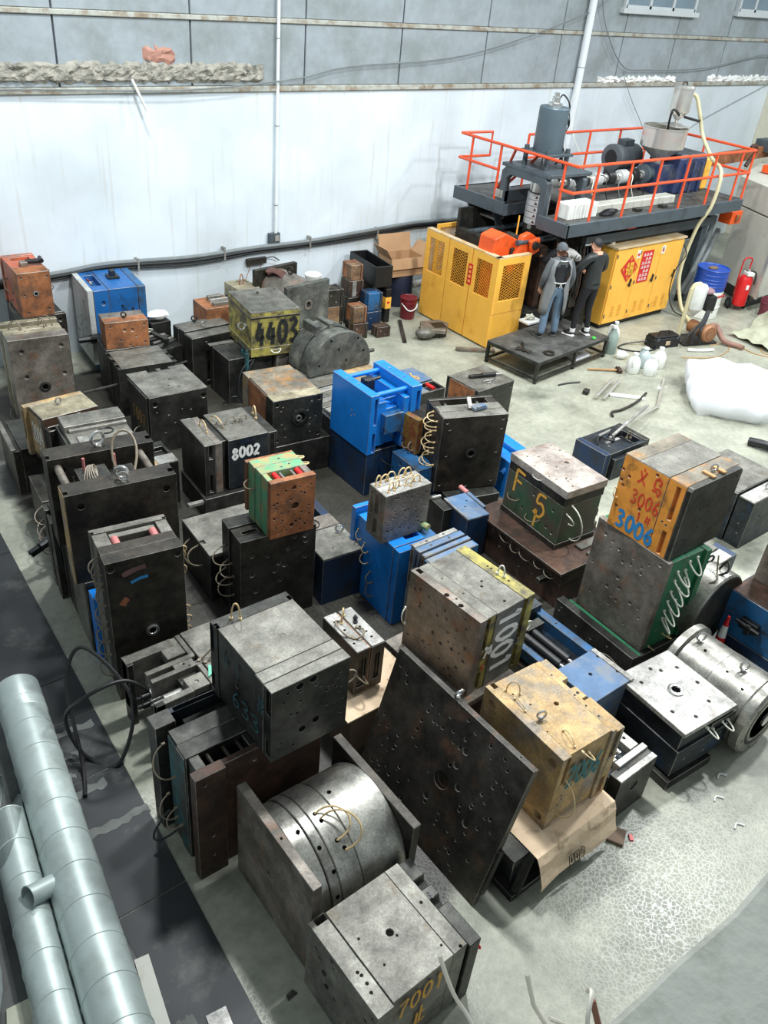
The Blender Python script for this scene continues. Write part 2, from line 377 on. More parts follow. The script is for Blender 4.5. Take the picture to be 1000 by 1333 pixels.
# strokes of hand-painted characters in a unit square (x right, y up)
GL = {
 '0': [[(.5, 1), (.15, .75), (.12, .3), (.45, 0), (.85, .25), (.88, .72), (.5, 1)]],
 '1': [[(.3, .78), (.55, 1), (.5, 0)]],
 '2': [[(.1, .78), (.45, 1), (.85, .75), (.55, .4), (.1, .05), (.5, .08), (.95, 0)]],
 '3': [[(.1, .9), (.55, 1), (.8, .78), (.4, .54), (.85, .32), (.6, .03), (.1, .08)]],
 '4': [[(.45, 1), (.1, .35), (.9, .38)], [(.65, .75), (.6, 0)]],
 '5': [[(.85, 1), (.3, .97), (.2, .58), (.6, .62), (.85, .35), (.55, .03), (.12, .1)]],
 '6': [[(.72, 1), (.3, .65), (.14, .25), (.5, 0), (.84, .22), (.6, .48), (.2, .35)]],
 '7': [[(.05, .92), (.9, 1), (.5, .5), (.35, 0)]],
 '8': [[(.8, .85), (.45, 1), (.2, .78), (.5, .55), (.85, .25), (.5, 0), (.12, .25), (.45, .52), (.78, .78), (.8, .88)]],
 'F': [[(.2, 1), (.15, 0)], [(.2, 1), (.85, .95)], [(.18, .55), (.7, .52)]],
 'E': [[(.2, 1), (.15, 0), (.85, .05)], [(.18, .5), (.75, .55)]],
 '-': [[(.1, .5), (.9, .5)]],
 '#': [[(.35, .95), (.25, .05)], [(.7, .95), (.6, .05)], [(.1, .65), (.9, .7)], [(.08, .33), (.88, .38)]],
 'yi': [[(.45, 1), (.58, .84)], [(.85, .85), (.5, .35), (.05, .02)], [(.15, .78), (.5, .35), (.95, 0)]],
 'wu': [[(.5, 1), (.35, .85)], [(.2, .85), (.75, .87), (.72, .62), (.6, .66)], [(.2, .85), (.2, .38), (.85, .4), (.8, .05), (.6, .1)], [(.05, .22), (.6, .22)]],
 'zhi': [[(.5, 1), (.48, .05)], [(.5, .58), (.85, .58)], [(.2, .7), (.2, .05)], [(.02, .03), (.98, .06)]],
 'cha': [[(.15, .9), (.8, .9), (.1, .05)], [(.25, .7), (.55, .35), (.95, .02)], [(.45, .66), (.55, .55)]],
}
def ribbon(mb, line, wd, to3):
    P = [Vector((p[0], p[1], 0)) for p in line]
    P = spline(P, 4) if len(P) > 2 else P
    Lf = []
    for i, p in enumerate(P):
        d = (P[min(i + 1, len(P) - 1)] - P[max(i - 1, 0)]); d = d.normalized() if d.length > 1e-9 else Vector((1, 0, 0))
        q = Vector((-d.y, d.x, 0)) * wd / 2 * (0.85 + 0.3 * rnd.random()); Lf.append((p + q, p - q))
    vs = []
    for a, b in Lf: vs += [to3(a.x, a.y), to3(b.x, b.y)]
    mb.add(vs, [(2 * i, 2 * i + 1, 2 * i + 3, 2 * i + 2) for i in range(len(Lf) - 1)])

DIM = {'e5': (1.876, 5.553, -0.137, 0.531, 0.673, 0.0, 1.59), 'e6': (1.864, 6.308, -0.123, 0.205, 1.003, 0.873, 0.969), '4403': (6.037, 10.241, -0.159, 0.962, 0.79, 0.75, 0.687), 'b2': (5.138, 8.172, -0.117, 0.969, 0.713, 0.5, 0.648), '8002': (3.982, 7.821, -0.074, 0.733, 0.953, 0.3, 0.698), 'b4': (3.307, 5.823, -0.125, 0.481, 0.833, 0.0, 1.1), 'b3': (3.553, 5.721, -0.116, 0.495, 0.507, 1.1, 0.645), 'c55': (4.482, 5.721, -0.09, 0.625, 0.5, 0.0, 0.596), 'c2': (4.659, 5.012, -0.082, 0.792, 0.176, 0.0, 0.977), 'c1': (4.592, 5.217, -0.047, 0.28, 0.577, 0.977, 0.571), 'e2': (1.625, 3.515, -0.023, 0.648, 0.232, 0.0, 1.162), 'e1': (2.128, 3.355, -0.003, 0.853, 0.65, 1.162, 0.693), 'd5': (5.408, 1.981, -0.078, 0.807, 0.718, 0.0, 0.676), 'F15': (6.64, 4.584, -0.083, 0.933, 0.616, 0.52, 0.781), 'd10': (6.449, 3.121, -0.058, 0.919, 0.629, 0.2, 1.143), '3006': (6.47, 3.151, -0.008, 0.77, 0.844, 1.343, 0.821), 'd1': (4.259, 3.469, 0.054, 0.876, 0.714, 0.5, 0.875), 'd3': (3.839, 2.129, -0.042, 0.862, 0.686, 0.45, 0.806), '7001': (1.864, 1.687, 0.015, 0.733, 0.739, 0.0, 0.75), 'cylP': (1.901, 2.456, -0.007, 0.979, 0.06, 0.0, 0.987), 'tall': (6.485, 6.467, -0.349, 0.547, 0.882, 0.3, 1.057), 'blueF': (5.934, 7.2, -0.023, 0.847, 0.811, 0.621, 0.831), 'a2': (3.046, 11.92, -0.115, 0.764, 0.837, 0.0, 0.925), 'a1': (3.384, 12.149, -0.058, 0.874, 0.458, 1.14, 0.649), 'a3': (4.386, 12.241, -0.111, 0.895, 0.895, 0.0, 1.36), 'a5': (4.166, 10.728, -0.109, 0.647, 0.859, 0.0, 0.75), 'a4': (4.297, 11.429, -0.148, 0.416, 0.639, 0.75, 0.409), 'a6': (4.07, 9.528, -0.057, 0.807, 0.833, 0.0, 0.85), 'a7': (5.505, 11.094, 0.023, 0.611, 0.814, 0.0, 0.85), 'x5': (8.649, 7.972, 0.046, 0.675, 0.829, 0.0, 0.571), 'c4': (6.1, 5.422, -0.132, 0.554, 0.308, 0.0, 0.6), 'd6': (4.648, 2.025, 0.009, 0.6, 0.492, 0.0, 0.539), 'e11': (1.924, 6.283, -0.12, 0.9, 0.8, 0.0, 0.873), 'e7': (2.011, 7.166, -0.12, 0.319, 0.3, 0.0, 0.987), 'e9': (2.261, 9.285, -0.1, 0.721, 0.9, 0.0, 0.731), 'e8': (2.449, 8.863, 0.065, 0.476, 0.725, 0.6, 0.639), 'e10': (2.561, 8.027, -0.103, 0.726, 0.687, 0.6, 0.7), 'a8': (5.713, 10.331, -0.05, 0.628, 0.8, 0.0, 0.75), 'blueL': (5.943, 7.207, -0.02, 0.819, 0.8, 0.0, 0.621), 'c5': (6.641, 7.038, 0.096, 0.32, 0.43, 0.5, 0.526), 'c6': (6.298, 6.786, -0.05, 0.681, 0.35, 0.0, 0.6), 'c3': (4.875, 4.751, 0.0, 0.429, 0.62, 0.0, 0.95), 'd11': (9.02, 5.742, 0.0, 0.601, 1.177, 0.0, 0.4), 'd13': (7.586, 2.497, 0.0, 0.428, 0.7, 0.0, 0.677), 'e4': (3.384, 4.004, -0.029, 0.533, 0.298, 0.55, 0.507), 'e3': (1.847, 4.643, 0.0, 0.705, 0.9, 0.0, 0.734), 'dsmallblue': (7.775, 8.305, 0.0, 0.785, 0.502, 0.0, 0.6), 'bin': (9.78, 12.048, -0.134, 1.018, 0.372, 0.7, 0.395)}

class Mould:
    """a steel mould; local frame: u along its right-hand face, v along its left-hand face, z up"""
    def __init__(s, key, label, name='steel_mould', cat='mould', group=None, dim=None):
        if name == 'steel_mould': group = 'steel moulds stored in rows on the floor'
        if name == 'small_mould': group = 'small steel blocks stacked by the wall'
        x, y, yaw, dl, dr, z0, h = dim or DIM[key]
        s.W, s.D, s.H = dr, dl, h; s.off = Vector((dr / 2, dl / 2, 0))
        c, sn = math.cos(yaw), math.sin(yaw)
        s.t = thing(name, label, cat, (x + c * dr / 2 - sn * dl / 2, y + sn * dr / 2 + c * dl / 2, z0), yaw, group)
    def mb(s): return MB(s.off)
    def P(s, u, v, z): return Vector((u * s.W, v * s.D, z * s.H))
    def plate(s, name, mat, u0=0, u1=1, v0=0, v1=1, z0=0, z1=1, feats=(), bevel=0.004, label=None):
        m = s.mb(); m.featbox((u0 * s.W, v0 * s.D, z0 * s.H), (u1 * s.W, v1 * s.D, z1 * s.H), feats)
        return m.build(name, mat, s.t, bevel=bevel, weld=True, label=label, edge=EDGE if name != 'top_skin' and mat is not BLACK else None)
    def face(s, f, a, b, lift=0.0):
        """point on an outer face; a runs left to right as seen from outside, b upwards (or away, on top)"""
        if f == 'A': return Vector((-lift, (1 - a) * s.D, b * s.H))
        if f == 'B': return Vector((a * s.W, -lift, b * s.H))
        if f == 'C': return Vector((s.W + lift, a * s.D, b * s.H))
        return Vector((a * s.W, b * s.D, s.H + lift))
    NR = {'A': Vector((-1, 0, 0)), 'B': Vector((0, -1, 0)), 'C': Vector((1, 0, 0)), 'T': Vector((0, 0, 1))}
    def hose(s, f, a, b, out=0.09, mat=None, r=0.0055, sag=0.0, skew=(0, 0, 0)):
        n = s.NR[f]; p = s.face(f, *a, -0.01); q = s.face(f, *b, -0.01); k = Vector(skew)
        m = s.mb(); dn = Vector((0, 0, -sag))
        m.tube(bez(p, p + n * (out * 1.33) + dn + k, q + n * (out * 1.33) + dn + k, q, 12), r, 6)
        for e in (p, q): m.cyl(e, e + n * 0.026, r * 1.9, n=8)
        return m.build('hose', mat or HOSE, s.t, smooth=True)
    def hoses(s, f, lst, out=0.09, mat=None, r=0.0055, sag=0.0):
        for a, b in lst: s.hose(f, a, b, out * (0.8 + 0.4 * rnd.random()), mat, r, sag)
    def eye(s, f, a, b, R=0.034, r=0.009, rot=0.6, mat=None, lift=0.0):
        n = s.NR[f]; p = s.face(f, a, b, lift); u = n.orthogonal().normalized(); w_ = n.cross(u)
        t = u * math.cos(rot) + w_ * math.sin(rot); m = s.mb()
        m.cyl(p - n * 0.008, p + n * 0.012, R * 0.55, n=12); m.cyl(p + n * 0.005, p + n * 0.03, r * 1.2, n=8)
        m.torus(p + n * (0.016 + R), t, R, r, 18, 8)
        return m.build('eye_bolt', mat or CHROM, s.t, smooth=True)
    def bolt(s, f, a, b, r=0.012, mat=None, h=0.006, lift=0.0):
        n = s.NR[f]; p = s.face(f, a, b, lift); m = s.mb(); m.cyl(p - n * 0.004, p + n * h, r, n=8)
        return m.build('bolt', mat or DARK, s.t)
    def ring(s, f, a, b, R=0.05, r=0.012, mat=None, depth=0.05, hole=None):
        """locating ring with a flat black disc for the shaded bore"""
        n = s.NR[f]; p = s.face(f, a, b); m = s.mb(); i = R * 0.55
        m.lathe([(R, -0.004), (R, r), (R * 0.9, r * 1.15), (i * 1.1, r * 1.15), (i, r * 0.9), (i * 0.92, 0.003)], p, n, 20, closed=False); m.m = 1; m.lathe([(i * 0.93, 0.004), (0.001, 0.004)], p, n, 20, closed=False)
        return m.build('locating_ring', [mat or CHROM, BORE], s.t, smooth=30)
    def write(s, f, chars, x0, y0, x1, y1, mat, wd=0.018, up=0, name='painted_number', lift=0.0022):
        """strokes laid on a face; up=0 reads level, up=1 turned a quarter clockwise (reads downwards)"""
        m = s.mb(); n = len(chars)
        sx = {'A': s.D, 'B': s.W, 'C': s.D, 'T': s.W}[f]; sy = {'A': s.H, 'B': s.H, 'C': s.H, 'T': s.D}[f]
        for i, ch in enumerate(chars):
            if ch == ' ': continue
            jx, jy = (rnd.random() - .5) * .12, (rnd.random() - .5) * .12
            for ln in GL[ch]:
                pts = []
                for (a, b) in ln:
                    a = a * 0.8 + 0.1
                    if up == 0: fx = (i + a + jx * .3) / n; fy = b + jy
                    elif up == 1: fx = b + jx; fy = 1 - (i + a) / n
                    else: fx = 1 - b + jx; fy = (i + a) / n
                    pts.append(((x0 + (x1 - x0) * fx) * sx, (y0 + (y1 - y0) * fy) * sy))
                ribbon(m, pts, wd, lambda X, Y: s.face(f, X / sx, Y / sy, lift + 0.0003 * i))
        return m.build(name, mat, s.t)

# ------------------------------------------------------------------ setting
def floor_material():
    m, nt, b = _nodes('worn_concrete_floor'); N = nt.nodes; L = nt.links
    tc = N.new('ShaderNodeTexCoord')
    def noise(s, d=6, ro=0.6, v=None):
        n = N.new('ShaderNodeTexNoise'); n.inputs['Scale'].default_value = s; n.inputs['Detail'].default_value = d; n.inputs['Roughness'].default_value = ro
        L.new(v or tc.outputs['Object'], n.inputs['Vector']); return n.outputs['Fac']
    r = N.new('ShaderNodeValToRGB'); e = r.color_ramp.elements; e[0].position = .32; e[1].position = .7
    e[0].color = lin((128, 130, 116)) + (1,); e[1].color = lin((178, 178, 160)) + (1,)
    L.new(noise(1.1, 10, .68), r.inputs['Fac'])
    r2 = N.new('ShaderNodeValToRGB'); q = r2.color_ramp.elements; q[0].position = .56; q[1].position = .72
    L.new(noise(0.9, 9, .6), r2.inputs['Fac'])
    mx = N.new('ShaderNodeMix'); mx.data_type = 'RGBA'; L.new(r2.outputs['Color'], mx.inputs['Factor'])
    L.new(r.outputs['Color'], mx.inputs['A']); mx.inputs['B'].default_value = lin((106, 108, 96)) + (1,)
    # oil and rust dirt plus painted shade between the stored moulds, with a ragged edge
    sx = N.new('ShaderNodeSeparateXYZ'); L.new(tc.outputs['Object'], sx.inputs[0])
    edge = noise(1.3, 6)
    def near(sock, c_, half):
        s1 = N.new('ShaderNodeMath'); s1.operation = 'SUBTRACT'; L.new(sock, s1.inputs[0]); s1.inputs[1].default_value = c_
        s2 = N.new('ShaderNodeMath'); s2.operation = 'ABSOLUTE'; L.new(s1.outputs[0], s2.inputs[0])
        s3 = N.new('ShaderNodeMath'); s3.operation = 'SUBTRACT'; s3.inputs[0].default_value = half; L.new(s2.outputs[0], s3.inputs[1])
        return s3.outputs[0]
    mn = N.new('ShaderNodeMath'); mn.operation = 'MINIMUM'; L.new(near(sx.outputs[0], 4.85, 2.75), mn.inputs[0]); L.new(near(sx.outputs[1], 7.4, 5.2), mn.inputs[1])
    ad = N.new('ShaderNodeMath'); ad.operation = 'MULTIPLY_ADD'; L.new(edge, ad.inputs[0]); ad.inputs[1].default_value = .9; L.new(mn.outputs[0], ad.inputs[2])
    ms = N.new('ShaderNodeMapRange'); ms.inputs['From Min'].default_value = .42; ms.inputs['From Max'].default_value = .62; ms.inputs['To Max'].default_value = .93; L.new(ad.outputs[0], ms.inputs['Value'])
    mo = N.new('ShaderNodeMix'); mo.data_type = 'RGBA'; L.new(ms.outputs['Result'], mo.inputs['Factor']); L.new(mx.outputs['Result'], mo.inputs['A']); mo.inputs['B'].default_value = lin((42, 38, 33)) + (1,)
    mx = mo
    r3 = N.new('ShaderNodeMapRange'); r3.inputs['From Min'].default_value = .35; r3.inputs['From Max'].default_value = .65; r3.inputs['To Min'].default_value = .88; r3.inputs['To Max'].default_value = 1.08
    L.new(noise(14, 6), r3.inputs['Value'])
    sc = N.new('ShaderNodeVectorMath'); sc.operation = 'SCALE'; L.new(mx.outputs['Result'], sc.inputs[0]); L.new(r3.outputs['Result'], sc.inputs['Scale'])
    L.new(sc.outputs[0], b.inputs['Base Color'])
    rr = N.new('ShaderNodeMapRange'); rr.inputs['To Min'].default_value = .17; rr.inputs['To Max'].default_value = .4
    L.new(noise(2.2, 6), rr.inputs['Value']); L.new(rr.outputs['Result'], b.inputs['Roughness'])
    vo = N.new('ShaderNodeTexVoronoi'); vo.feature = 'DISTANCE_TO_EDGE'; vo.inputs['Scale'].default_value = 30
    wn = N.new('ShaderNodeTexNoise'); wn.inputs['Scale'].default_value = 7
    L.new(tc.outputs['Object'], wn.inputs['Vector'])
    mm = N.new('ShaderNodeMix'); mm.data_type = 'VECTOR'; mm.inputs['Factor'].default_value = .08
    L.new(tc.outputs['Object'], mm.inputs['A']); L.new(wn.outputs['Color'], mm.inputs['B']); L.new(mm.outputs['Result'], vo.inputs['Vector'])
    mr = N.new('ShaderNodeMapRange'); mr.inputs['From Max'].default_value = .2; L.new(vo.outputs['Distance'], mr.inputs['Value'])
    rs = N.new('ShaderNodeMath'); rs.operation = 'MULTIPLY_ADD'; L.new(mr.outputs['Result'], rs.inputs[0]); rs.inputs[1].default_value = .26; L.new(rr.outputs['Result'], rs.inputs[2]); L.new(rs.outputs[0], b.inputs['Roughness'])
    bp = N.new('ShaderNodeBump'); bp.inputs['Strength'].default_value = .06; bp.inputs['Distance'].default_value = .006
    L.new(mr.outputs['Result'], bp.inputs['Height']); L.new(bp.outputs['Normal'], b.inputs['Normal'])
    return m
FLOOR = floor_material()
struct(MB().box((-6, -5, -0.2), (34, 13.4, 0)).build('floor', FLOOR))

def wall_material():
    m, nt, b = _nodes('white_plaster'); N = nt.nodes; L = nt.links
    tc = N.new('ShaderNodeTexCoord')
    mp = N.new('ShaderNodeMapping'); mp.inputs['Scale'].default_value = (7, 1, .35); L.new(tc.outputs['Object'], mp.inputs['Vector'])
    n = N.new('ShaderNodeTexNoise'); n.inputs['Scale'].default_value = 1.6; n.inputs['Detail'].default_value = 8; L.new(mp.outputs[0], n.inputs['Vector'])
    n2 = N.new('ShaderNodeTexNoise'); n2.inputs['Scale'].default_value = .7; n2.inputs['Detail'].default_value = 7; L.new(tc.outputs['Object'], n2.inputs['Vector'])
    r = N.new('ShaderNodeValToRGB'); e = r.color_ramp.elements; e[0].position = .3; e[1].position = .62
    e[0].color = lin((198, 207, 210)) + (1,); e[1].color = lin((223, 232, 237)) + (1,)
    L.new(n2.outputs['Fac'], r.inputs['Fac'])
    r2 = N.new('ShaderNodeValToRGB'); q = r2.color_ramp.elements; q[0].position = .56; q[1].position = .78; q[1].color = (.55, .55, .55, 1)
    L.new(n.outputs['Fac'], r2.inputs['Fac'])
    mx = N.new('ShaderNodeMix'); mx.data_type = 'RGBA'; L.new(r2.outputs['Color'], mx.inputs['Factor']); L.new(r.outputs['Color'], mx.inputs['A'])
    mx.inputs['B'].default_value = lin((186, 182, 166)) + (1,)
    L.new(mx.outputs['Result'], b.inputs['Base Color']); b.inputs['Roughness'].default_value = .7
    return m
PLAST = wall_material()
PANEL = paint('blue_grey_wall_panel', (152, 161, 165), .7, var=.07, dirt=(134, 142, 142), dirt_amt=.36, dirt_scale=1.2)
LEDGE = paint('weathered_ledge', (176, 178, 168), .8, var=.1, dirt=(138, 122, 100), dirt_amt=.35, dirt_scale=5)
CONC  = paint('rough_concrete', (164, 160, 148), .9, var=.2, scale=9, dirt=(110, 108, 100), dirt_amt=.35, bump=.9, dirt_scale=8)
BRICK = paint('bare_red_brick', (178, 132, 116), .9, var=.15, bump=.5)
FOAM  = paint('white_filler', (236, 236, 232), .85, var=.05, bump=.6)
GAPM  = paint('dark_joint', (70, 76, 82), .8)

wall = struct(MB().box((-6, 13.2, 0), (40, 13.5, 3.9)).build('wall_back', PLAST))
struct(MB().box((-6, 13.24, 3.9), (40, 13.5, 7.2)).build('wall_back_upper', GAPM))
up = bpy.data.objects['wall_back_upper']
xs = [-1.6, 0.5, 2.6, 4.68, 6.75, 8.83, 10.88, 12.98, 15.1, 17.1, 19.0, 21.1, 23.2, 25.3, 27.4, 29.5, 31.6]
for a, b_ in zip(xs[:-1], xs[1:]):
    MB().box((a + .014, 13.205, 3.99), (b_ - .014, 13.25, 4.88)).build('panel', PANEL, up, bevel=.006)
    MB().box((a + .014, 13.205, 4.96), (b_ - .014, 13.25, 6.4)).build('panel', PANEL, up, bevel=.006)
struct(MB().box((-6, 13.15, 3.9), (40, 13.25, 3.985)).build('trim_1', LEDGE, bevel=.012))
struct(MB().box((-6, 13.17, 4.885), (40, 13.25, 4.955)).build('trim_2', LEDGE, bevel=.01))
def lumpy(name, mat, x0, x1, z0, z1, y, depth, nx, nz, seed, rag=.04):
    r = random.Random(seed); vs = []; fs = []
    for j in range(nz + 1):
        for i in range(nx + 1):
            e = i in (0, nx) or j in (0, nz)
            x = x0 + (x1 - x0) * i / nx + (r.random() - .5) * rag; z = z0 + (z1 - z0) * j / nz + (r.random() - .5) * rag * (1.4 if e else .6)
            vs.append((x, y if e else y - depth * (.35 + .65 * r.random()), z))
    for j in range(nz):
        for i in range(nx):
            a = j * (nx + 1) + i; fs.append((a, a + 1, a + nx + 2, a + nx + 1))
    m = MB(); m.add(vs, fs); return m.build(name, mat)
struct(lumpy('trim_3', CONC, 2.5, 8.03, 4.04, 4.31, 13.21, .08, 90, 6, 3, .05), 'rough broken concrete lintel strip with no panel')
struct(lumpy('trim_4', BRICK, 5.98, 6.5, 4.29, 4.52, 13.21, .05, 8, 4, 5, .09), 'bare red brick showing through broken panel')
struct(lumpy('trim_5', FOAM, 16.5, 19.4, 3.97, 4.1, 13.21, .09, 40, 4, 8, .06), 'white filler smeared along the ledge, left patch')
struct(lumpy('trim_6', FOAM, 20.7, 24.2, 3.97, 4.12, 13.21, .09, 44, 4, 9, .06), 'white filler smeared along the ledge, right patch')
FRAME = paint('pale_window_frame', (196, 202, 202), .5, var=.05)
PANE = paint('dull_window_glass', (122, 140, 150), .12, var=.15, scale=1.5)
def window(n, x0, x1, z0, z1, cols):
    o = struct(MB().box((x0 - .12, 13.08, z0 - .1), (x1 + .12, 13.22, z0)).build('window_%d' % n, FRAME, bevel=.01))
    m = MB()
    for i in range(cols + 1):
        x = x0 + (x1 - x0) * i / cols; m.box((x - .035, 13.14, z0), (x + .035, 13.21, z1))
    m.box((x0, 13.14, z0), (x1, 13.21, z0 + .06)); m.box((x0, 13.14, z0 + .72), (x1, 13.21, z0 + .78)); m.build('window_frame', FRAME, o)
    for i in range(cols):
        a = x0 + (x1 - x0) * i / cols; c = (x1 - x0) / cols
        MB().box((a + .04, 13.17, z0 + .06), (a + c - .04, 13.19, z0 + .72)).build('pane', PANE, o)
        MB().box((a + .04, 13.17, z0 + .78), (a + c - .04, 13.19, z1)).build('pane', PANE, o)
window(1, 16.9, 19.4, 5.42, 7.1, 3)
window(2, 21.2, 23.9, 5.5, 7.1, 4)
# pilasters and service pipes on the wall
struct(MB().box((23.7, 12.8, 0), (24.3, 13.2, 3.9)).build('trim_8', paint('cream_pilaster', (214, 210, 190), .7, var=.05), bevel=.01))
WPIPE = paint('white_wall_pipe', (228, 234, 236), .45, var=.04)
def wall_pipe(x, z0, z1, r, label, lean=0):
    t = thing('wall_pipe', label, 'pipe', (x, 13.2 - r - .02, z0))
    MB().cyl((0, 0, 0), (lean, 0, z1 - z0), r, n=14).build('pipe_run', WPIPE, t, smooth=True)
    z = .5
    while z < z1 - z0:
        MB().torus((lean * z / (z1 - z0), 0, z), (0, 0, 1), r + .004, .006, 14, 6).build('clip', CABLG, t); z += 1.3
wall_pipe(8.27, 1.58, 7.2, .028, 'thin white conduit running straight up the wall from the small junction box')
wall_pipe(15.76, 1.2, 7.2, .08, 'thick white downpipe on the wall behind the tall grey cylinder')
# ------------------------------------------------------------------ moulds
def hs(f, pts, r=.012, d=.03): return [(f, 'c', a, b, r, d) for a, b in pts]
def rc(f, a0, b0, a1, b1, d=.04): return (f, 'r', a0, b0, a1, b1, d)
def scat(f, n, seed, r0=.008, r1=.016, d=.03, box=(.06, .06, .94, .94)):
    q = random.Random(seed)
    return [(f, 'c', box[0] + (box[2] - box[0]) * q.random(), box[1] + (box[3] - box[1]) * q.random(), r0 + (r1 - r0) * q.random(), d) for _ in range(n)]
CORN = [(.08, .1), (.92, .1), (.08, .9), (.92, .9)]
def sleeve(m, u, v0, v1, z, r=.035, mat=REDP, name='sleeve', label='faded red sleeve'):
    b = m.mb(); b.cyl(m.P(u, v0, z), m.P(u, v1, z), r, n=14); return b.build(name, mat, m.t, smooth=True, label=label)
def pins(m, us, v0, v1, z, r=.03, mat=CHROM):
    for u in us:
        b = m.mb(); b.cyl(m.P(u, v0, z), m.P(u, v1, z), r, n=14); b.build('guide_pin', mat, m.t, smooth=True)

P_TEAD = paint('dull_teal_chalk', (40, 78, 84), .8, var=.15); P_PNK = paint('faint_pink_smear', (104, 76, 72), .7, var=.25); T3 = steel('tan_grey_steel', (140, 132, 108), (178, 168, 140), (110, 100, 80), .25, rough=.5, metal=.2); P_RST = paint('orange_rust_smear', (140, 84, 56), .7, var=.25)
# --- nearest corner: number 7001
m = Mould('7001', 'ground grey mould marked 7001 in ochre, nearest the camera at the bottom')
m.plate('clamp_plate', GREY, -.02, .15, .0, 1, 0, .985, scat('A', 16, 2, .008, .02) + hs('T', [(.6, .28), (.62, .36), (.55, .4), (.5, .2)], .012, .02) + [rc('T', .3, .93, 1, 1, .25)])
m.plate('core_block', GREY, .155, .83, .02, .985, 0, 1, hs('T', [(.52, .5)], .026, .05) + hs('T', [(.2, .3), (.14, .62), (.95, .13), (.85, .06), (.57, .44)], .008, .02))
m.plate('support_plate', GREY, .835, .99, .02, .985, 0, 1, hs('T', [(.5, .55), (.6, .02)], .012, .02))
b = m.mb(); W, D, H = m.W, m.D, m.H
b.prism([(0, 0), (D, 0), (D, H * .93), (D * .78, H * .93), (D * .76, H * .85), (D * .7, H * .83), (D * .68, H * .9), (D * .56, H * .9), (D * .53, H * .82), (D * .47, H * .8), (D * .44, H * .94), (D * .0, H * .94)], 'u', W * 1.02, W * 1.16)
b.build('flange', DARK, m.t, bevel=.006)
for v in (.57, .6, .63): m.bolt('T', 1.08, v, .011, BLACK, .004, -.1 * H + .002)
m.write('B', '7001', .2, .68, .74, .93, P_YEL, .02)
m.write('B', ['zhi'], .42, .3, .6, .6, P_YEL, .02)
b = m.mb(); b.torus((W * 1.2, -.0 * D + .03, H * .72), (1, 0, .2), .022, .007, 12, 6); b.build('pull_ring', RED, m.t, label='small red pull ring')
for q in [(.28, .6), (.33, .45)]: m.bolt('A', *q, .02, BLACK, .008, .02 * W)

# --- round mould between two square plates
L_ = 1.0
m = Mould('cylP', 'round silver mould between two square steel plates, amber hoses on top', dim=(1.9, 2.46, -.007, .98, .9, 0, .99))
m.plate('square_plate', MOTTL, -.005, .075, 0, 1, 0, 1, scat('A', 9, 5, .008, .014) + hs('A', [(.45, .5)], .03, .03) + hs('T', [(.5, .45)], .01, .02), .005)
m.plate('square_plate', DARK2, .925, 1, 0, 1, 0, .985, hs('C', CORN, .014, .02), .005)
r = .478; cz = .515
for a, c, q in ((.075, .21, r * .985), (.215, .3, r), (.305, .5, r), (.505, .925, r * .995)):
    b = m.mb(); b.lathe([(q - .006, a * m.W), (q, a * m.W + .006), (q, c * m.W - .006), (q - .006, c * m.W)], (0, m.D / 2, cz), (1, 0, 0), 56)
    b.build('barrel_ring', BRGT, m.t, smooth=30)
def cylpt(m, u, deg, lift=0):
    a = math.radians(deg); return Vector((u * m.W, m.D / 2 - math.cos(a) * (r + lift), cz + math.sin(a) * (r + lift)))
for u, dg in ((.17, 82), (.25, 62), (.28, 40), (.26, 18), (.57, 100), (.36, 88), (.37, 80), (.4, 60), (.43, 52)):
    p = cylpt(m, u, dg, .001); m.mb().cyl(p - (cylpt(m, u, dg, .05) - p), p, .016, n=10).build('bore', BORE, m.t)
for (u0, d0, u1, d1, out) in ((.36, 88, .4, 60, .13), (.37, 82, .43, 50, .22)):
    p, q = cylpt(m, u0, d0), cylpt(m, u1, d1); n0, n1 = (cylpt(m, u0, d0, .1) - p) * 10, (cylpt(m, u1, d1, .1) - q) * 10
    b = m.mb(); b.tube(bez(p, p + n0 * out + Vector((.16, 0, 0)), q + n1 * out + Vector((.22, 0, 0)), q, 16), .0075, 7); b.build('hose', HOSE, m.t, smooth=True)

# --- tall tilted plate
t = thing('steel_plate', 'big dark drilled steel plate leaning between round silver mould and tan mould', 'plate', (3.19, 2.15, 0), 0)
L = 1.5; Hh = 1.37
poly = [(0, 0), (L, .0), (L, .95), (L - .03, 1.0), (L - .02, 1.1), (L, 1.14), (L - .02, Hh), (0, Hh), (0, .62), (-.02, .58), (-.02, .28), (.0, .24)]
b = MB(); q = random.Random(12)
b.featbox((0, 0, 0.0), (.06, L, Hh), scat('A', 95, 33, .008, .016, .03, (.04, .05, .96, .96)) + hs('A', [(.55, .5)], .075, .045) + hs('A', [(.62, .78), (.6, .66), (.66, .55), (.78, .4), (.5, .33)], .03, .008) + hs('T', [(.5, .1)], .01, .02))
o = b.build('plate_body', PLATEM, t, bevel=.006, weld=True, edge=EDGE); o.rotation_euler = (0, math.radians(14.3), 0)
b = MB(); b.torus((.03, .83, Hh + .045), (0, 1, .3), .038, .01, 18, 8); b.cyl((.03, .83, Hh - .01), (.03, .83, Hh + .015), .018, n=10)
o = b.build('eye_bolt', CHROM, t, smooth=True); o.rotation_euler = (0, math.radians(14.3), 0)
for s_ in ((.05, .9),):
    b = MB(); b.box((-.0, -.03, .15), (.05, .0, .6)); o = b.build('lug', DARK, t, bevel=.004); o.rotation_euler = (0, math.radians(14.3), 0)

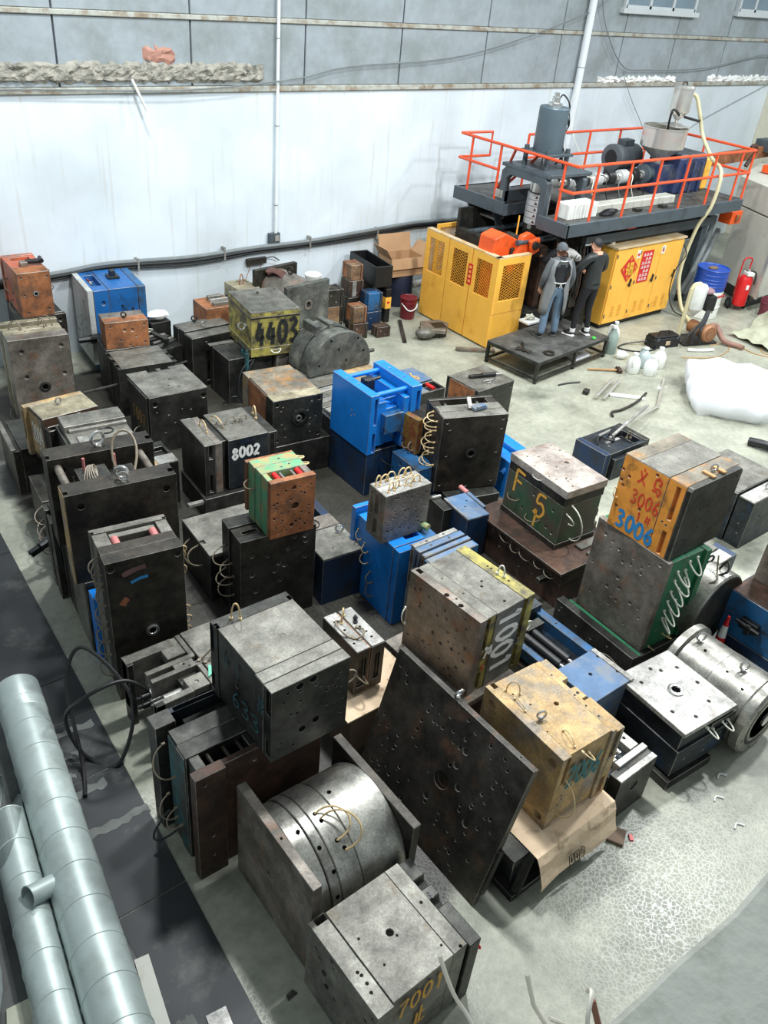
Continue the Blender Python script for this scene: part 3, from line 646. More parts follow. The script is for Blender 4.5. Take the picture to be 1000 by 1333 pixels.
# --- 2006 tan mould on card and stand
m = Mould('d3', 'tan rust-stained mould marked in teal, standing on a sheet of cardboard')
m.plate('clamp_plate', TAN, 0, .13, 0, 1, 0, 1, hs('A', [(.12, .86), (.9, .86), (.9, .12), (.12, .12)], .04, .03) + [rc('B', .55, .62, 1, .98, .04), rc('T', .5, .93, 1, 1, .2)])
m.plate('core_block', TAN, .135, .78, .02, .99, .03, .995, hs('T', [(.62, .5)], .022, .04) + hs('T', [(.1, .8), (.2, .62), (.02, .3)], .01, .02) + hs('B', [(.55, .5), (.2, .66), (.12, .3), (.1, .36), (.08, .22)], .011, .02))
m.plate('support_plate', TAN, .785, .86, .0, .99, .0, .99, hs('T', [(.5, .2), (.5, .5), (.5, .8), (.4, .35)], .008, .02))
m.plate('clamp_plate', TAN, .87, 1, .0, .42, .0, .955, [rc('B', 0, .6, .6, .98, .05), rc('B', 0, .05, .6, .3, .05)])
m.plate('clamp_plate', TAN, .87, 1, .7, 1, .0, .955)
m.plate('lock_block', TAN, .87, .99, .45, .6, .4, .945, hs('T', [(.5, .5)], .012, .03))
m.eye('T', .2, .44, .036, .01, .4)
m.hose('T', (.16, .86), (.26, .76), .13)
m.hose('T', (.13, .58), (.16, .74), .05)
m.hose('T', (.3, .24), (.24, .06), .06)
m.hose('B', (.42, .9), (.3, .97), .1)
m.hose('B', (.14, .66), (.05, .28), .17, sag=.03)
m.write('B', '2006', .16, .5, .72, .8, P_TEA, .034)

m = Mould('d3', 'low black steel stand under the cardboard sheet and tan mould', 'steel_stand', 'stand', dim=(3.46, 2.0, .0, 1.05, 1.02, 0, .44))
m.plate('base_plate', DARK, 0, 1, 0, 1, 0, .16)
m.plate('body_block', DARK3, .08, .97, .1, .98, .16, .8, [rc('B', .12, .15, .85, .8, .06)])
m.plate('top_plate', DARK, 0, .98, .06, 1, .8, 1)
b = m.mb(); b.beam((.05, .02, .03), (.2, .06, .42), .07, .05); b.build('brace', DARK, m.t, bevel=.004)
b = m.mb(); b.beam((m.W - .06, .02, .03), (m.W - .14, .06, .42), .07, .05); b.build('brace', DARK, m.t, bevel=.004)
# cardboard draped over the front edge
t = thing('cardboard_sheet', 'pale cardboard sheet with printed handling signs, folded down under the tan mould', 'cardboard', (3.5, 1.98, .445))
b = MB(); vs = []; nx, ny = 9, 8
pr_ = [(.62, .003), (.3, .003), (.06, .003), (-.0, .0), (-.03, -.06), (-.045, -.16), (-.07, -.26), (-.085, -.31)]
for j, (yy, zz) in enumerate(pr_):
    for i in range(nx):
        x = .12 + .92 * i / (nx - 1); wv = .012 * math.sin(i * 1.1 + j) if j > 3 else 0
        vs.append((x + (.02 if j > 4 else 0), yy + wv - .02 * (j > 5) * math.cos(i), zz + (.03 * (i / nx) if j > 5 else 0)))
fs = [(j * nx + i, j * nx + i + 1, (j + 1) * nx + i + 1, (j + 1) * nx + i) for j in range(len(pr_) - 1) for i in range(nx - 1)]
b.add(vs, fs); o = b.build('sheet', CARDP, t); sm = o.modifiers.new('thickness', 'SOLIDIFY'); sm.thickness = .006
b = MB()
def cp(x, k): return Vector((.12 + .92 * x, -.052 - .06 * k, -.1 - .17 * k))
for i, x in enumerate((.36, .43, .5)):
    if i < 2:
        for (p, q) in (((0, 0), (1, 0)), ((1, 0), (1, 1)), ((1, 1), (0, 1)), ((0, 1), (0, 0))):
            b.beam(cp(x + .055 * p[0], .35 + .5 * p[1]) , cp(x + .055 * q[0], .35 + .5 * q[1]), .006, .004, (0, -1, 0))
        b.beam(cp(x + .028, .45), cp(x + .028, .75), .012, .004, (0, -1, 0)); b.beam(cp(x + .012, .62), cp(x + .043, .62), .01, .004, (0, -1, 0))
    else:
        pts = [cp(x + .03 + .028 * math.cos(a * PI / 8), .6 + .26 * math.sin(a * PI / 8)) for a in range(16)]; b.tube(pts, .003, 4, True)
        pts = [cp(x + .03 + .012 * math.cos(a * PI / 8), .6 + .12 * math.sin(a * PI / 8)) for a in range(16)]; b.tube(pts, .003, 4, True)
b.build('handling_sign', P_BLK, t, label='printed handling signs')
tag(MB().box((-.08, -.07, 0), (.08, .07, .035)).build('wood_block', CARDD, None, bevel=.005, loc=(4.62, 1.9, 0), rot=(0, 0, .5)), 'small broken wooden packing block on the floor beside cardboard', 'block')

# --- 1001 mould and base
m = Mould('d1', 'large grey mould marked 1001 in white with yellow edges')
S1 = scat('A', 34, 41, .008, .02, .012)
m.plate('clamp_plate', MOTTL, 0, .12, .0, 1, 0, 1, S1 + [rc('T', .45, .9, 1, .98, .2)] + [(('T'), 'c', .3, .5, .04, .1), ('T', 'c', .3, .3, .04, .1), ('T', 'c', .7, .4, .012, .03)])
m.plate('cavity_block', YEL, .125, .3, .01, .99, .0, .985, [rc('B', .1, .56, .45, .98, .06), rc('B', .1, .02, .45, .25, .06), rc('B', .62, .3, .9, .5, .01)])
m.plate('cavity_block_top', GREY, .12, .3, .005, .995, .985, 1, hs('T', [(.6, .42), (.5, .72)], .012, .012))
m.plate('core_block', GREY, .305, .8, .0, .985, .0, .995, hs('T', [(.45, .4), (.6, .46), (.5, .1)], .014, .03))
m.plate('support_plate', YEL, .82, 1, .0, 1, .0, .985, [rc('B', 0, .45, .3, .98, .06), rc('B', 0, .05, .3, .35, .06)] + hs('T', [(.5, .6), (.5, .55), (.5, .3)], .012, .02))
m.hose('T', (.88, .44), (.9, .36), .12, HOSEW, .008)
m.hose('C', (.04, .55), (.1, .3), .16, HOSEW, .007)
m.hose('A', (.0, .5), (.02, .3), .06, HOSEW, .007)
m.write('B', '1001', .36, .12, .74, .96, P_WHT, .05, up=1)
m.write('B', ['cha'], .18, .42, .3, .64, P_WHT, .03, up=1)
m.write('B', ['-', '-'], .16, .28, .24, .36, P_RED, .03, up=1)
m = Mould('d1', 'low dark base block under the grey mould marked 1001', dim=(4.12, 3.4, .03, 1.05, .95, 0, .5))
m.plate('body_block', RUSTD, .06, .96, .06, .95, 0, .86, scat('B', 6, 4)); m.plate('top_plate', MOTTL, 0, 1, 0, 1, .86, 1)

# --- blue mould with cylinders
m = Mould('d3', 'blue topped mould with two black cylinders in its recess, behind the tan mould', dim=(4.98, 2.66, 0, 1.95, .58, 0, .7))
m.plate('front_block', BLGR, .05, 1, 0, .24, 0, 1, hs('T', [(.45, .55), (.9, .3), (.9, .8)], .017, .04) + hs('B', [(.5, .5)], .02, .03))
m.plate('edge_strip', PALE, .9, 1, -.005, .24, .98, 1.01)
m.plate('bed_plate', DARK3, .05, 1, .24, 1, 0, .82, hs('T', [(.5, .4)], .03, .03))
m.plate('side_rail', BLUE2, .84, 1, .24, 1, .82, 1, hs('T', [(.5, .3), (.5, .6), (.5, .9)], .012, .03))
m.plate('side_rail', BLUE2, 0, .12, .24, 1, .82, .98)
m.plate('cross_bar', DARK3, .05, .95, .58, .66, .82, 1.12)
m.plate('end_bar', DARK, .0, 1, .94, 1, .82, 1.04)
for u in (.3, .5):
    b = m.mb(); b.cyl(m.P(u, .27, .93), m.P(u, .5, .93), .045, n=16); b.build('cylinder', BLACK, m.t, smooth=True)
    b = m.mb(); b.cyl(m.P(u, .23, .93), m.P(u, .27, .93), .022, n=10); b.build('piston_rod', CHROM, m.t, smooth=True)
m.plate('valve_block', DARK, .35, .75, .5, .545, .82, 1.02); m.plate('valve_block', DARK, .3, .65, .7, .78, .82, 1.0)
b = m.mb(); b.tube(spline([m.P(.2, .62, 1.05), m.P(.3, .75, 1.2), m.P(.6, .85, 1.15), m.P(.75, .95, 1.05)]), .008, 6); b.build('hose', HOSED, m.t, smooth=True)
b = m.mb(); b.cyl(m.P(1.0, .25, .85), m.P(1.12, .25, .85), .03, n=10); b.cyl(m.P(1.06, .25, .85), m.P(1.16, .25, .85), .018, n=8); b.build('coupling', CHROM, m.t, smooth=True)
b = m.mb(); b.tube(spline([m.P(1.14, .25, .85), m.P(1.3, .2, .8), m.P(1.42, .1, .6)]), .006, 6); b.build('hose', HOSED, m.t, smooth=True)

# --- small slider mould
m = Mould('d6', 'small dark mould with bright slotted sliders on top, beside the tan mould')
m.plate('front_plate', DARK, 0, 1, 0, .2, 0, 1, hs('B', [(.5, .62)], .05, .02) + hs('B', CORN, .012, .02) + hs('B', [(.35, .7), (.65, .5)], .01, .02))
m.plate('body_block', DARK3, .05, .95, .2, 1, 0, .86)
m.plate('top_strip', PALE, 0, 1, 0, .1, .96, 1.01)
m.plate('slide_rail', PALE, .2, .98, .17, .27, .86, 1.06); m.plate('slide_rail', PALE, .25, .35, .3, .9, .86, 1.0)
m.plate('slide_rail', PALE, .72, .95, .3, .95, .86, 1.0, hs('T', [(.5, .3), (.5, .6)], .014, .03)); m.plate('slide_rail', PALE, .35, .72, .72, .9, .86, 1.0, hs('T', [(.5, .5)], .014, .02))
b = m.mb(); b.cyl(m.P(.4, .36, .95), m.P(.4, .66, .95), .02, n=10); b.cyl(m.P(.55, .36, .95), m.P(.55, .66, .95), .02, n=10); b.build('guide_pin', CHROM, m.t, smooth=True)

# --- grey mould with locating ring
m = Mould('d5', 'dark mould with pale streaked top plate, locating ring and two looped hoses')
m.plate('clamp_plate', PALE, 0, 1, 0, 1, .93, 1, hs('T', [(.2, .78), (.5, .88), (.16, .3), (.36, .12), (.72, .2), (.86, .46), (.84, .74), (.6, .8)], .017, .04))
m.plate('upper_block', DARK3, .02, .98, .03, .98, .66, .93)
m.plate('lip', DARK, .55, 1.02, -.01, .3, .83, .9)
m.plate('lower_block', DARK3, .0, 1.0, .0, .98, .2, .66, hs('B', [(.6, .35), (.85, .75), (.2, .5)], .014, .02))
m.plate('base_plate', DARK, -.05, .8, -.04, 1, 0, .16)
m.ring('T', .49, .5, .075, .014)
m.hoses('B', [((.45, .88), (.6, .78)), ((.75, .84), (.9, .78))], .1, HOSEW, .007, .05)

# --- turned round mould lying by the right edge
t = thing('round_mould', 'turned bright round mould lying on its side with two eye bolts', 'mould', (6.5, 1.78, 0))
R = .40
b = MB(); b.lathe([(.30, 0), (R - .02, 0), (R, .02), (R, .1), (R - .02, .12)], (0, 0, R), (0, 1, 0), 48); b.build('end_flange', BRGT, t, smooth=30)
b = MB(); b.lathe([(R - .03, .125), (R - .03, .52)], (0, 0, R), (0, 1, 0), 48); b.build('barrel', BRGT, t, smooth=30)
b = MB(); b.lathe([(R - .035, .525), (R - .035, .86)], (0, 0, R), (0, 1, 0), 48); b.build('barrel', BRGT, t, smooth=30)
b = MB(); b.lathe([(R - .02, .865), (R + .01, .88), (R + .01, .95), (R - .03, .97)], (0, 0, R), (0, 1, 0), 48); b.build('end_flange', BRGT, t, smooth=30)
b = MB(); b.lathe([(.22, .005), (.29, -.004), (.3, .0)], (0, 0, R), (0, 1, 0), 40, closed=False); b.build('face_ring', DARK, t, smooth=True)
b = MB(); b.lathe([(.001, .0), (.22, .0)], (0, 0, R), (0, 1, 0), 40, closed=False); b.build('end_face', GREY, t)
b = MB(); b.lathe([(.07, 0.0), (.07, -.02), (.05, -.025), (.03, -.012), (.001, -.012)], (0, 0, R), (0, 1, 0), 24, closed=False); b.build('locating_ring', CHROM, t, smooth=True)
for a in range(6):
    b = MB(); q = a * PI / 3 + .3; c_ = Vector((.34 * math.cos(q), -.002, R + .34 * math.sin(q))); b.cyl(c_ + Vector((0, .01, 0)), c_, .016, n=10); b.build('bolt', BLACK, t)
for y in (.33, .8):
    b = MB(); z = R * 2 - .03; b.cyl((-.05, y, z - .02), (-.05, y, z + .02), .022, n=10); b.torus((-.05, y, z + .06), (.6, 1, 0), .045, .011, 18, 8); b.build('eye_bolt', CHROM, t, smooth=True)
for (x, y) in ((-.15, .42), (-.2, .22), (-.1, .7), (-.22, .95)):
    z = R + math.sqrt(max(0, (R - .03) ** 2 - x * x)); MB().cyl((x, y, z - .02), (x, y, z + .002), .014, n=10).build('bore', BORE, t)

# --- F15 green mould on wide base
m = Mould('F15', 'green and grey mould painted F15 in ochre, lying flat on a wider base')
m.plate('top_plate', PINKT, -.02, 1, -.02, 1, .88, 1, hs('T', [(.72, .52)], .028, .03) + scat('T', 16, 71, .008, .014, .02))
m.plate('upper_block', DARK2, -.012, .98, -.012, .99, .74, .88)
m.plate('cavity_block', GRNO, -.01, .95, -.01, .99, .1, .74, hs('A', [(.14, .78), (.5, .8), (.85, .75), (.12, .3), (.35, .28), (.8, .25), (.9, .2)], .018, .02))
m.plate('lower_plate', DARK2, -.03, 1, -.02, 1.0, 0, .1)
m.plate('side_bar', GREY, 1.0, 1.1, .05, .95, .3, .42); m.plate('side_bar', GREY, 1.0, 1.25, .1, .2, .0, .12)
b = m.mb(); b.cyl(m.P(1.0, .3, .66), m.P(1.28, .3, .66), .03, n=14); b.build('guide_pin', CHROM, m.t, smooth=True)
m.write('A', 'F', .1, .42, .38, .8, P_YEL, .034, lift=.009); m.write('A', '5', .52, .32, .78, .7, P_YEL, .036, lift=.009); m.write('A', '1', .46, .12, .72, .4, P_YEL, .03, lift=.009)
m.hoses('A', [((.08, .34), (.28, .36)), ((.45, .22), (.68, .28))], .08, HOSED, .005, .03)
m.hose('B', (.2, .72), (.35, .1), .2, HOSEW, .008); m.hose('B', (.1, .6), (.22, .4), .12, HOSEW, .007)
b = m.mb(); b.tube([m.face('A', .42, .9, .01), m.face('A', .47, .9, .04), m.face('A', .55, .9, .04), m.face('A', .58, .9, .01)], .008, 6); b.build('handle', PALE, m.t, smooth=True)

m = Mould('F15', 'wide brown base mould under the green F15 mould, hoses along its side', dim=(6.42, 4.24, -.03, 1.38, .95, 0, .52))
m.plate('top_flange', RUSTD, -.06, 1.06, -.02, 1.04, .93, 1)
m.plate('body_block', RUSTD, 0, .96, 0, 1, .0, .62, hs('A', [(.3, .8), (.55, .6), (.7, .7)], .016, .02)); m.plate('body_block', RUSTD, -.01, .97, -.005, 1, .63, .93, hs('A', [(.2, .5), (.5, .4), (.7, .6), (.9, .4)], .012, .02))
m.hoses('A', [((.28, .86), (.4, .74)), ((.43, .82), (.52, .68)), ((.53, .8), (.65, .68)), ((.7, .82), (.8, .72)), ((.82, .78), (.93, .7))], .07, HOSED, .005, .02)
m.plate('rail', GREY, .5, 1.2, .04, .07, 1.0, 1.06); m.plate('rail', GREY, .5, 1.2, .12, .2, 1.0, 1.05)
m.plate('bracket', DARK, -.16, 0, .12, .16, .55, .68)

# --- 3006 and the green one beneath
m = Mould('3006', 'orange mould painted with blue and red figures, high on a green mould')
m.plate('core_block', ORNG, .0, 1, .33, 1, 0, .995, hs('A', [(.6, .42), (.2, .75), (.1, .3), (.06, .66), (.75, .95), (.04, .8), (.12, .6)], .017, .03))
m.plate('top_skin', GREY, .0, 1, .33, .78, .995, 1.004, hs('T', [(.45, .5)], .016, .004)); m.plate('top_skin', TANG, .0, 1, .785, 1, .995, 1.003, hs('T', [(.4, .6)], .016, .003))
m.plate('cavity_block', ORNG, .0, 1, .075, .325, 0, .995, [rc('A', .5, .5, .72, .95, .05), rc('A', .5, .02, .72, .34, .05)] + hs('A', [(.3, .44), (.55, .42), (.62, .4)], .01, .02))
m.plate('top_skin', TANG, .0, 1, .08, .32, .995, 1.002)
b = m.mb(); x1, z1, c_ = m.W, m.H, .07
b.prism([(0.0, 0.0), (x1 - c_, 0), (x1, c_), (x1, z1 - c_ * .5), (x1 - c_ * .5, z1), (c_ * .4, z1), (0, z1 - c_ * .4)], 'v', 0, .07 * m.D); b.build('clamp_plate', DARK, m.t, bevel=.005, edge=EDGE)
for q in [(.18, .84), (.32, .64), (.46, .64), (.72, .8), (.4, .36), (.54, .36), (.2, .24), (.85, .22), (.1, .08), (.16, .08), (.78, .12), (.92, .9)]: m.bolt('B', *q, .014, BLACK, .003)
for u_ in (.42, .62):
    b = m.mb(); b.box(m.P(u_, .02, 1.004), m.P(u_ + .05, .2, 1.03)); b.build('strap_bar', WOOD, m.t, bevel=.004)
m.eye('T', .55, .13, .036, .01, .3)
def onA(chars, x0, y0, x1, y1, mat, wd, **k): m.write('A', chars, x0, y0, x1, y1, mat, wd, **k)
onA(['yi'], .24, .74, .4, .95, P_RED, .02); onA(['wu'], .47, .68, .64, .92, P_RED, .02)
onA('3006', .22, .46, .68, .64, P_RED, .018); onA('1', .38, .26, .46, .38, P_RED, .016); onA('#', .5, .27, .62, .4, P_RED, .012)
onA('3006', .1, .05, .72, .27, P_BLU, .036)
m.hoses('A', [((.0, .52), (.04, .4))], .06, HOSE)

m = Mould('d10', 'tall green sided rust faced mould with pale hoses, under the orange mould')
m.plate('face_plate', MOTTL, 0, .1, 0, 1, 0, 1, scat('A', 26, 81, .01, .022, .012))
m.plate('cavity_block', GRN, .105, .44, .0, .99, 0, .995, hs('B', [(.5, .2), (.5, .4), (.5, .6), (.5, .8), (.2, .5)], .013, .02)); m.plate('core_block', GRN, .45, .86, .0, .99, 0, .99, hs('B', [(.3, .3), (.3, .45), (.3, .6), (.3, .75), (.8, .5), (.8, .2)], .013, .02))
m.plate('clamp_plate', GRN, .88, 1.0, -.04, 1, 0, .99)
m.hoses('B', [((.3, .86), (.5, .84)), ((.3, .76), (.56, .74)), ((.3, .64), (.5, .63)), ((.3, .53), (.52, .5)), ((.3, .42), (.46, .4)), ((.32, .33), (.42, .3)), ((.55, .92), (.74, .93))], .13, HOSEW, .009, .16)
m.hoses('B', [((.2, .02), (.35, -.05)), ((.5, .1), (.7, .03))], .08, HOSE, .006)
m = Mould('d10', 'low dark base plate mould at the foot of the green sided mould', dim=(6.24, 3.08, -.057, 1.02, .86, 0, .2))
m.plate('front_plate', DARK, -.02, .1, -.03, 1.04, 0, 1.35, hs('A', [(.08, .8), (.06, .6), (.3, .5), (.5, .45), (.7, .7)], .013, .02)); m.plate('body_block', DARK, .12, 1, 0, 1, 0, .98)
m.plate('edge_strip', GRN, .11, .2, 0, 1, .98, 1.1)

# --- right hand edge
m = Mould('d11', 'small blue and black mould on the open floor behind the orange mould', dim=(9.1, 5.8, 0, .56, 1.0, 0, .42))
m.plate('clamp_plate', BLUED, 0, .1, 0, 1, 0, 1); m.plate('body_block', DARK3, .11, .9, 0, 1, 0, .98, [rc('T', .62, .1, .95, .7, .1)] + hs('T', [(.2, .3), (.4, .7)], .015, .03)); m.plate('edge_strip', PALE, .3, .6, .4, .5, .98, 1.0)
m.plate('clamp_plate', DARK, .91, 1, 0, 1, 0, 1); m.plate('front_plate', DARK3, .15, .88, -.12, -.01, 0, .8, hs('B', [(.3, .5), (.7, .6)], .03, .03))
m.hose('T', (.7, .35), (.75, .3), .12, HOSED, .01)
b = m.mb(); b.tube(spline([m.P(.15, .5, 1), m.P(.2, .6, 1.15), m.P(.35, .75, 1.05), m.P(.3, .5, 1.12), m.P(.45, .4, 1.02), m.P(.5, .6, 1.1), m.P(.55, .7, 1.0)]), .014, 6); b.build('hose', CABLE, m.t, smooth=True)
for x in (0, .06, .12):
    pass
m = Mould('d11', 'dark mould with smooth grey top and bright front strip, right of the orange mould', dim=(9.36, 3.74, 0, 1.0, .95, 0, .72))
m.plate('body_block', DARK3, 0, 1, .24, 1, 0, 1.0); m.plate('front_plate', DARK3, .02, 1, 0, .22, 0, .96, hs('B', [(.3, .6), (.6, .6)], .02, .03) + hs('A', [(.5, .5), (.6, .3)], .01, .02)); m.plate('top_strip', PALE, 0, 1, .0, .21, .96, .99)
m.plate('top_skin', GREY, .02, 1, .25, 1, 1.0, 1.01); m.eye('T', .5, .1, .05, .012, .4, lift=-.02)
m = Mould('d11', 'pale topped low mould with dark eye bolt between green and blue moulds', dim=(7.45, 3.24, .02, .34, .66, 0, .7))
m.plate('front_plate', DARK3, 0, 1, 0, .5, 0, .97, [rc('T', .68, .8, .74, 1, .02)]); m.plate('top_strip', PALE, 0, 1, 0, .5, .97, 1); m.plate('back_plate', GREY, 0, 1, .55, 1, 0, 1); m.eye('T', .45, .22, .045, .012, .5, DARK)
m.plate('blue_block', BLUED, 1.02, 1.3, .1, .9, 0, .9)
t = thing('round_mould', 'round mould with black end face, half hidden behind the bright turned mould', 'mould', (7.42, 2.92, 0))
R = .45
b = MB(); b.lathe([(R - .015, 0), (R, .02), (R, .28), (R - .015, .3)], (0, 0, R), (0, 1, 0), 44); b.build('barrel', BRGT, t, smooth=30)
b = MB(); b.lathe([(.001, -.008), (R - .03, -.008), (R - .02, 0)], (0, 0, R), (0, 1, 0), 44, closed=False); b.build('end_face', DARK, t)
b = MB(); b.tube(spline([(-.05, .1, .89), (.02, .05, .95), (.1, .12, 1.0), (.06, .16, .9)]), .012, 6); b.build('shackle', DARK, t, smooth=True)
b = MB(); b.tube(spline([(-.2, .1, .85), (-.14, .06, .9), (-.06, .12, .92), (.02, .2, 1.05), (.06, .2, .96)]), .009, 6); b.build('hose', HOSED, t, smooth=True)
m = Mould('d13', 'worn blue mould with black latch on its side at the right edge', dim=(7.59, 2.12, 0, .82, .75, 0, .68))
m.plate('upper_block', BLUE2, 0, 1, 0, 1, .62, 1); m.plate('lower_block', BLUE2, .01, .99, .01, .99, .22, .615); m.plate('base_plate', BLUED, .0, .8, .05, .95, 0, .215); m.plate('top_skin', RUSTD, .01, 1, .01, .99, 1, 1.01)
b = m.mb(); p = m.face('A', .42, .62)
b.box(p + Vector((-.07, -.1, -.06)), p + Vector((0, .1, .06))); b.box(p + Vector((-.1, -.04, -.09)), p + Vector((-.02, .02, .04))); b.cyl(p + Vector((-.08, -.14, 0)), p + Vector((-.08, .14, .01)), .025, n=10)
b.build('latch', BLACK, m.t, bevel=.006, label='black latch')
m = Mould('d13', 'tall grey brown mould cut off by the right edge, standing on blue mould', dim=(7.95, 2.2, 0, .7, .4, .69, .9))
m.plate('front_plate', MOTTL, 0, 1, 0, .22, 0, 1); m.plate('back_plate', MOTTL, .02, 1, .24, 1, 0, 1)

# --- 633 mould, blue rusty one under it, flat slider mould
m = Mould('e1', 'big dark mould with teal chalk figures and broad grey top, stacked on another')
m.plate('clamp_plate', DARK, 0, 1, .88, 1, 0, 1, [rc('A', 0, .6, .5, .97, .04), rc('A', 0, .05, .5, .3, .04), rc('T', 0, .0, .05, .6, .06), rc('T', .95, 0, 1, .5, .05)])
m.plate('core_block', DARK, .015, .99, .26, .875, 0, .995, hs('T', [(.56, .45), (.28, .9)], .02, .04) + hs('A', [(.5, .5)], .018, .03))
m.plate('top_skin', GREY, .015, .99, .26, .875, .995, 1.002, hs('T', [(.56, .42)], .021, .003))
m.plate('cavity_block', DARK, .0, 1, .125, .255, 0, .995, hs('T', [(.42, .5), (.56, .5), (.5, .6), (.48, .15)], .012, .02)); m.plate('top_skin', GREY, .005, .995, .127, .254, .995, 1.001)
m.plate('clamp_plate', DARK, .0, 1, .0, .12, 0, .998, scat('B', 30, 91, .007, .014, .02) + hs('B', [(.35, .92), (.52, .93), (.4, .28), (.58, .32)], .03, .04) + [rc('A', .3, .66, 1, .98, .03), rc('A', .3, .05, 1, .28, .03)])
m.plate('top_skin', GREY, .003, .997, .003, .117, .998, 1.001)
m.hose('T', (.22, .93), (.3, .88), .16, HOSE, .007)
m.hose('C', (.08, .7), (.05, .55), .12, HOSED, .007)
m.write('A', '633', .36, .2, .84, .42, P_TEAD, .018, up=0); m.write('A', '4', .2, .6, .34, .86, P_TEAD, .012); m.write('A', '1', .42, .62, .52, .82, P_TEAD, .01); m.write('A', ['#'], .76, .52, .93, .8, P_TEAD, .016)
m = Mould('e2', 'long blue sided rust faced mould with open slot on top, under the chalk marked one', dim=(1.62, 3.51, -.02, .72, 1.08, 0, 1.155))
m.plate('corner_block', RUSTD, 0, .22, 0, .12, 0, 1, hs('B', [(.3, .92), (.5, .4), (.5, .2)], .012, .02)); m.plate('face_plate', RUSTD, .22, 1, .06, .13, 0, .985, hs('B', [(.3, .9), (.5, .4)], .014, .02))
m.plate('bridge', DARK, .05, .12, .13, .3, 0, .99); m.plate('bridge', DARK, .44, 1, .13, .3, .0, .985); m.plate('pocket_floor', DARK, .12, .44, .13, .3, 0, .72)
m.plate('cavity_block', DARK, .03, 1, .3, .5, 0, 1); m.plate('core_block', DARK, .04, 1, .51, .72, 0, .995); m.plate('side_skin', TEAL, .02, .03, .31, .49, .02, .99); m.plate('side_skin', TEAL, .03, .04, .52, .71, .02, .97); m.plate('clamp_plate', DARK, -.03, .12, .8, 1, 0, 1); m.plate('back_plate', DARK3, .0, 1, .93, 1, 0, .99, [rc('T', .15, .0, .9, .9, .1)]); m.plate('back_block', DARK, .2, 1, .73, .92, 0, .9)
for u in (.18, .3, .4):
    b = m.mb(); b.cyl(m.P(u, .13, .95), m.P(u, .3, .95), .018, n=10); b.build('guide_pin', DARK2, m.t, smooth=True)
m.hoses('A', [((.28, .9), (.5, .72)), ((.3, .42), (.48, .3)), ((.48, .4), (.6, .3))], .12, HOSED, .006, .04)
b = m.mb(); b.tube(bez(m.P(0, .7, .25), m.P(-.2, .7, .1), m.P(-.2, .6, .02), m.P(-.02, .5, .18)), .009, 6); b.build('hose', CABLE, m.t, smooth=True)

m = Mould('e3', 'flat grey topped mould with three slide arms and bright cylinders, on the left floor')
m.plate('face_plate', DARK, 0, .09, .0, .07, 0, 1); m.plate('arm', GREY, 0, .5, .84, .98, .25, 1); m.plate('end_plate', DARK, 0, .06, .8, 1, 0, .995)
m.plate('main_plate', GREY, .62, 1, 0, 1, .9, 1, hs('T', [(.3, .3)], .012, .02)); m.plate('lower_body', DARK, .35, 1, .02, .98, 0, .9)
m.plate('strip', GREY, .56, .61, .0, .44, .88, .99); m.plate('strip', GREY, .56, .61, .56, 1, .88, .99)
m.plate('slide_bed', GREY, .36, .55, .66, .98, .86, .99); m.plate('slide_bed', GREY, .36, .55, .02, .26, .86, .99, [('T', 'c', .5, .5, .02, .01)])
m.plate('arm', GREY, .1, .6, .53, .6, .8, 1.0); m.plate('arm', GREY, .1, .62, .38, .45, .8, 1.0, hs('T', [(.9, .5), (.75, .5)], .012, .02)); m.plate('arm', GREY, .0, .38, .0, .09, .4, 1.0)
m.plate('slide_block', GREY, .36, .56, .42, .56, .84, .99, hs('T', [(.5, .5)], .014, .03))
for v, z, u0, u1, q in ((.25, .78, .08, .4, .045), (.5, .72, .02, .34, .045), (.2, .42, .05, .3, .045), (.2, .2, .02, .3, .045), (.62, .45, .06, .3, .04)):
    b = m.mb(); b.cyl(m.P(u0 + .08, v, z), m.P(u1, v, z), q * 1.15, n=18); b.build('cylinder', PALE, m.t, smooth=30)
    b = m.mb(); b.cyl(m.P(u0, v, z), m.P(u0 + .08, v, z), q * .75, n=14); b.cyl(m.P(u0 - .05, v, z), m.P(u0, v, z), q * .45, n=10); b.build('end_cap', BLACK, m.t, smooth=30)
m.hose('T', (.6, .42), (.64, .35), .2, HOSED, .009, skew=(.25, 0, -.06))
tag(MB().prism([(0, 0), (.14, 0), (.11, .09)], 'z', 0, .012).build('plastic_scrap', paint('mint_plastic', (116, 208, 170), .5), loc=(2.36, 4.72, .732), rot=(0, 0, .4)), 'mint green plastic scrap on the flat grey topped mould', 'scrap')

# --- small box with hoses on carton, and the carton
m = Mould('e4', 'small dark mould with tangled hoses on its bright split top')
m.plate('left_half', DARK2, 0, .46, 0, 1, 0, 1, [rc('B', .2, .15, .8, .8, .03)]); m.plate('right_half', DARK2, .52, 1, 0, 1, 0, .985, [rc('B', .3, .2, .7, .8, .03)])
m.plate('top_skin', PALE, .01, .45, .01, .99, 1, 1.006, hs('T', [(.3, .2), (.35, .8), (.5, .55)], .012, .005)); m.plate('top_skin', PALE, .53, .99, .01, .99, .985, 1, hs('T', [(.5, .2), (.5, .35), (.4, .5), (.6, .7)], .012, .01)); m.plate('seam', COPP, .46, .52, .02, .98, 0, .975)
m.hose('T', (.3, .7), (.55, .85), .14, HOSE, .008); m.hose('T', (.2, .35), (.35, .75), .07, HOSED, .009, skew=(-.1, .05, 0)); m.hose('T', (.25, .3), (.6, .5), .06, HOSED, .009, skew=(.05, -.1, 0)); m.hose('T', (.7, .62), (.8, .7), .06, CABLE, .012)
m.hose('B', (.0, .5), (.3, .35), .12, HOSED, .007)
t = thing('cardboard_carton', 'flattened cardboard carton with torn flaps under the small hose-topped mould', 'carton', (3.2, 3.75, 0))
MB().box((.05, .1, 0), (.75, .9, .5)).build('carton_body', CARDD, t)
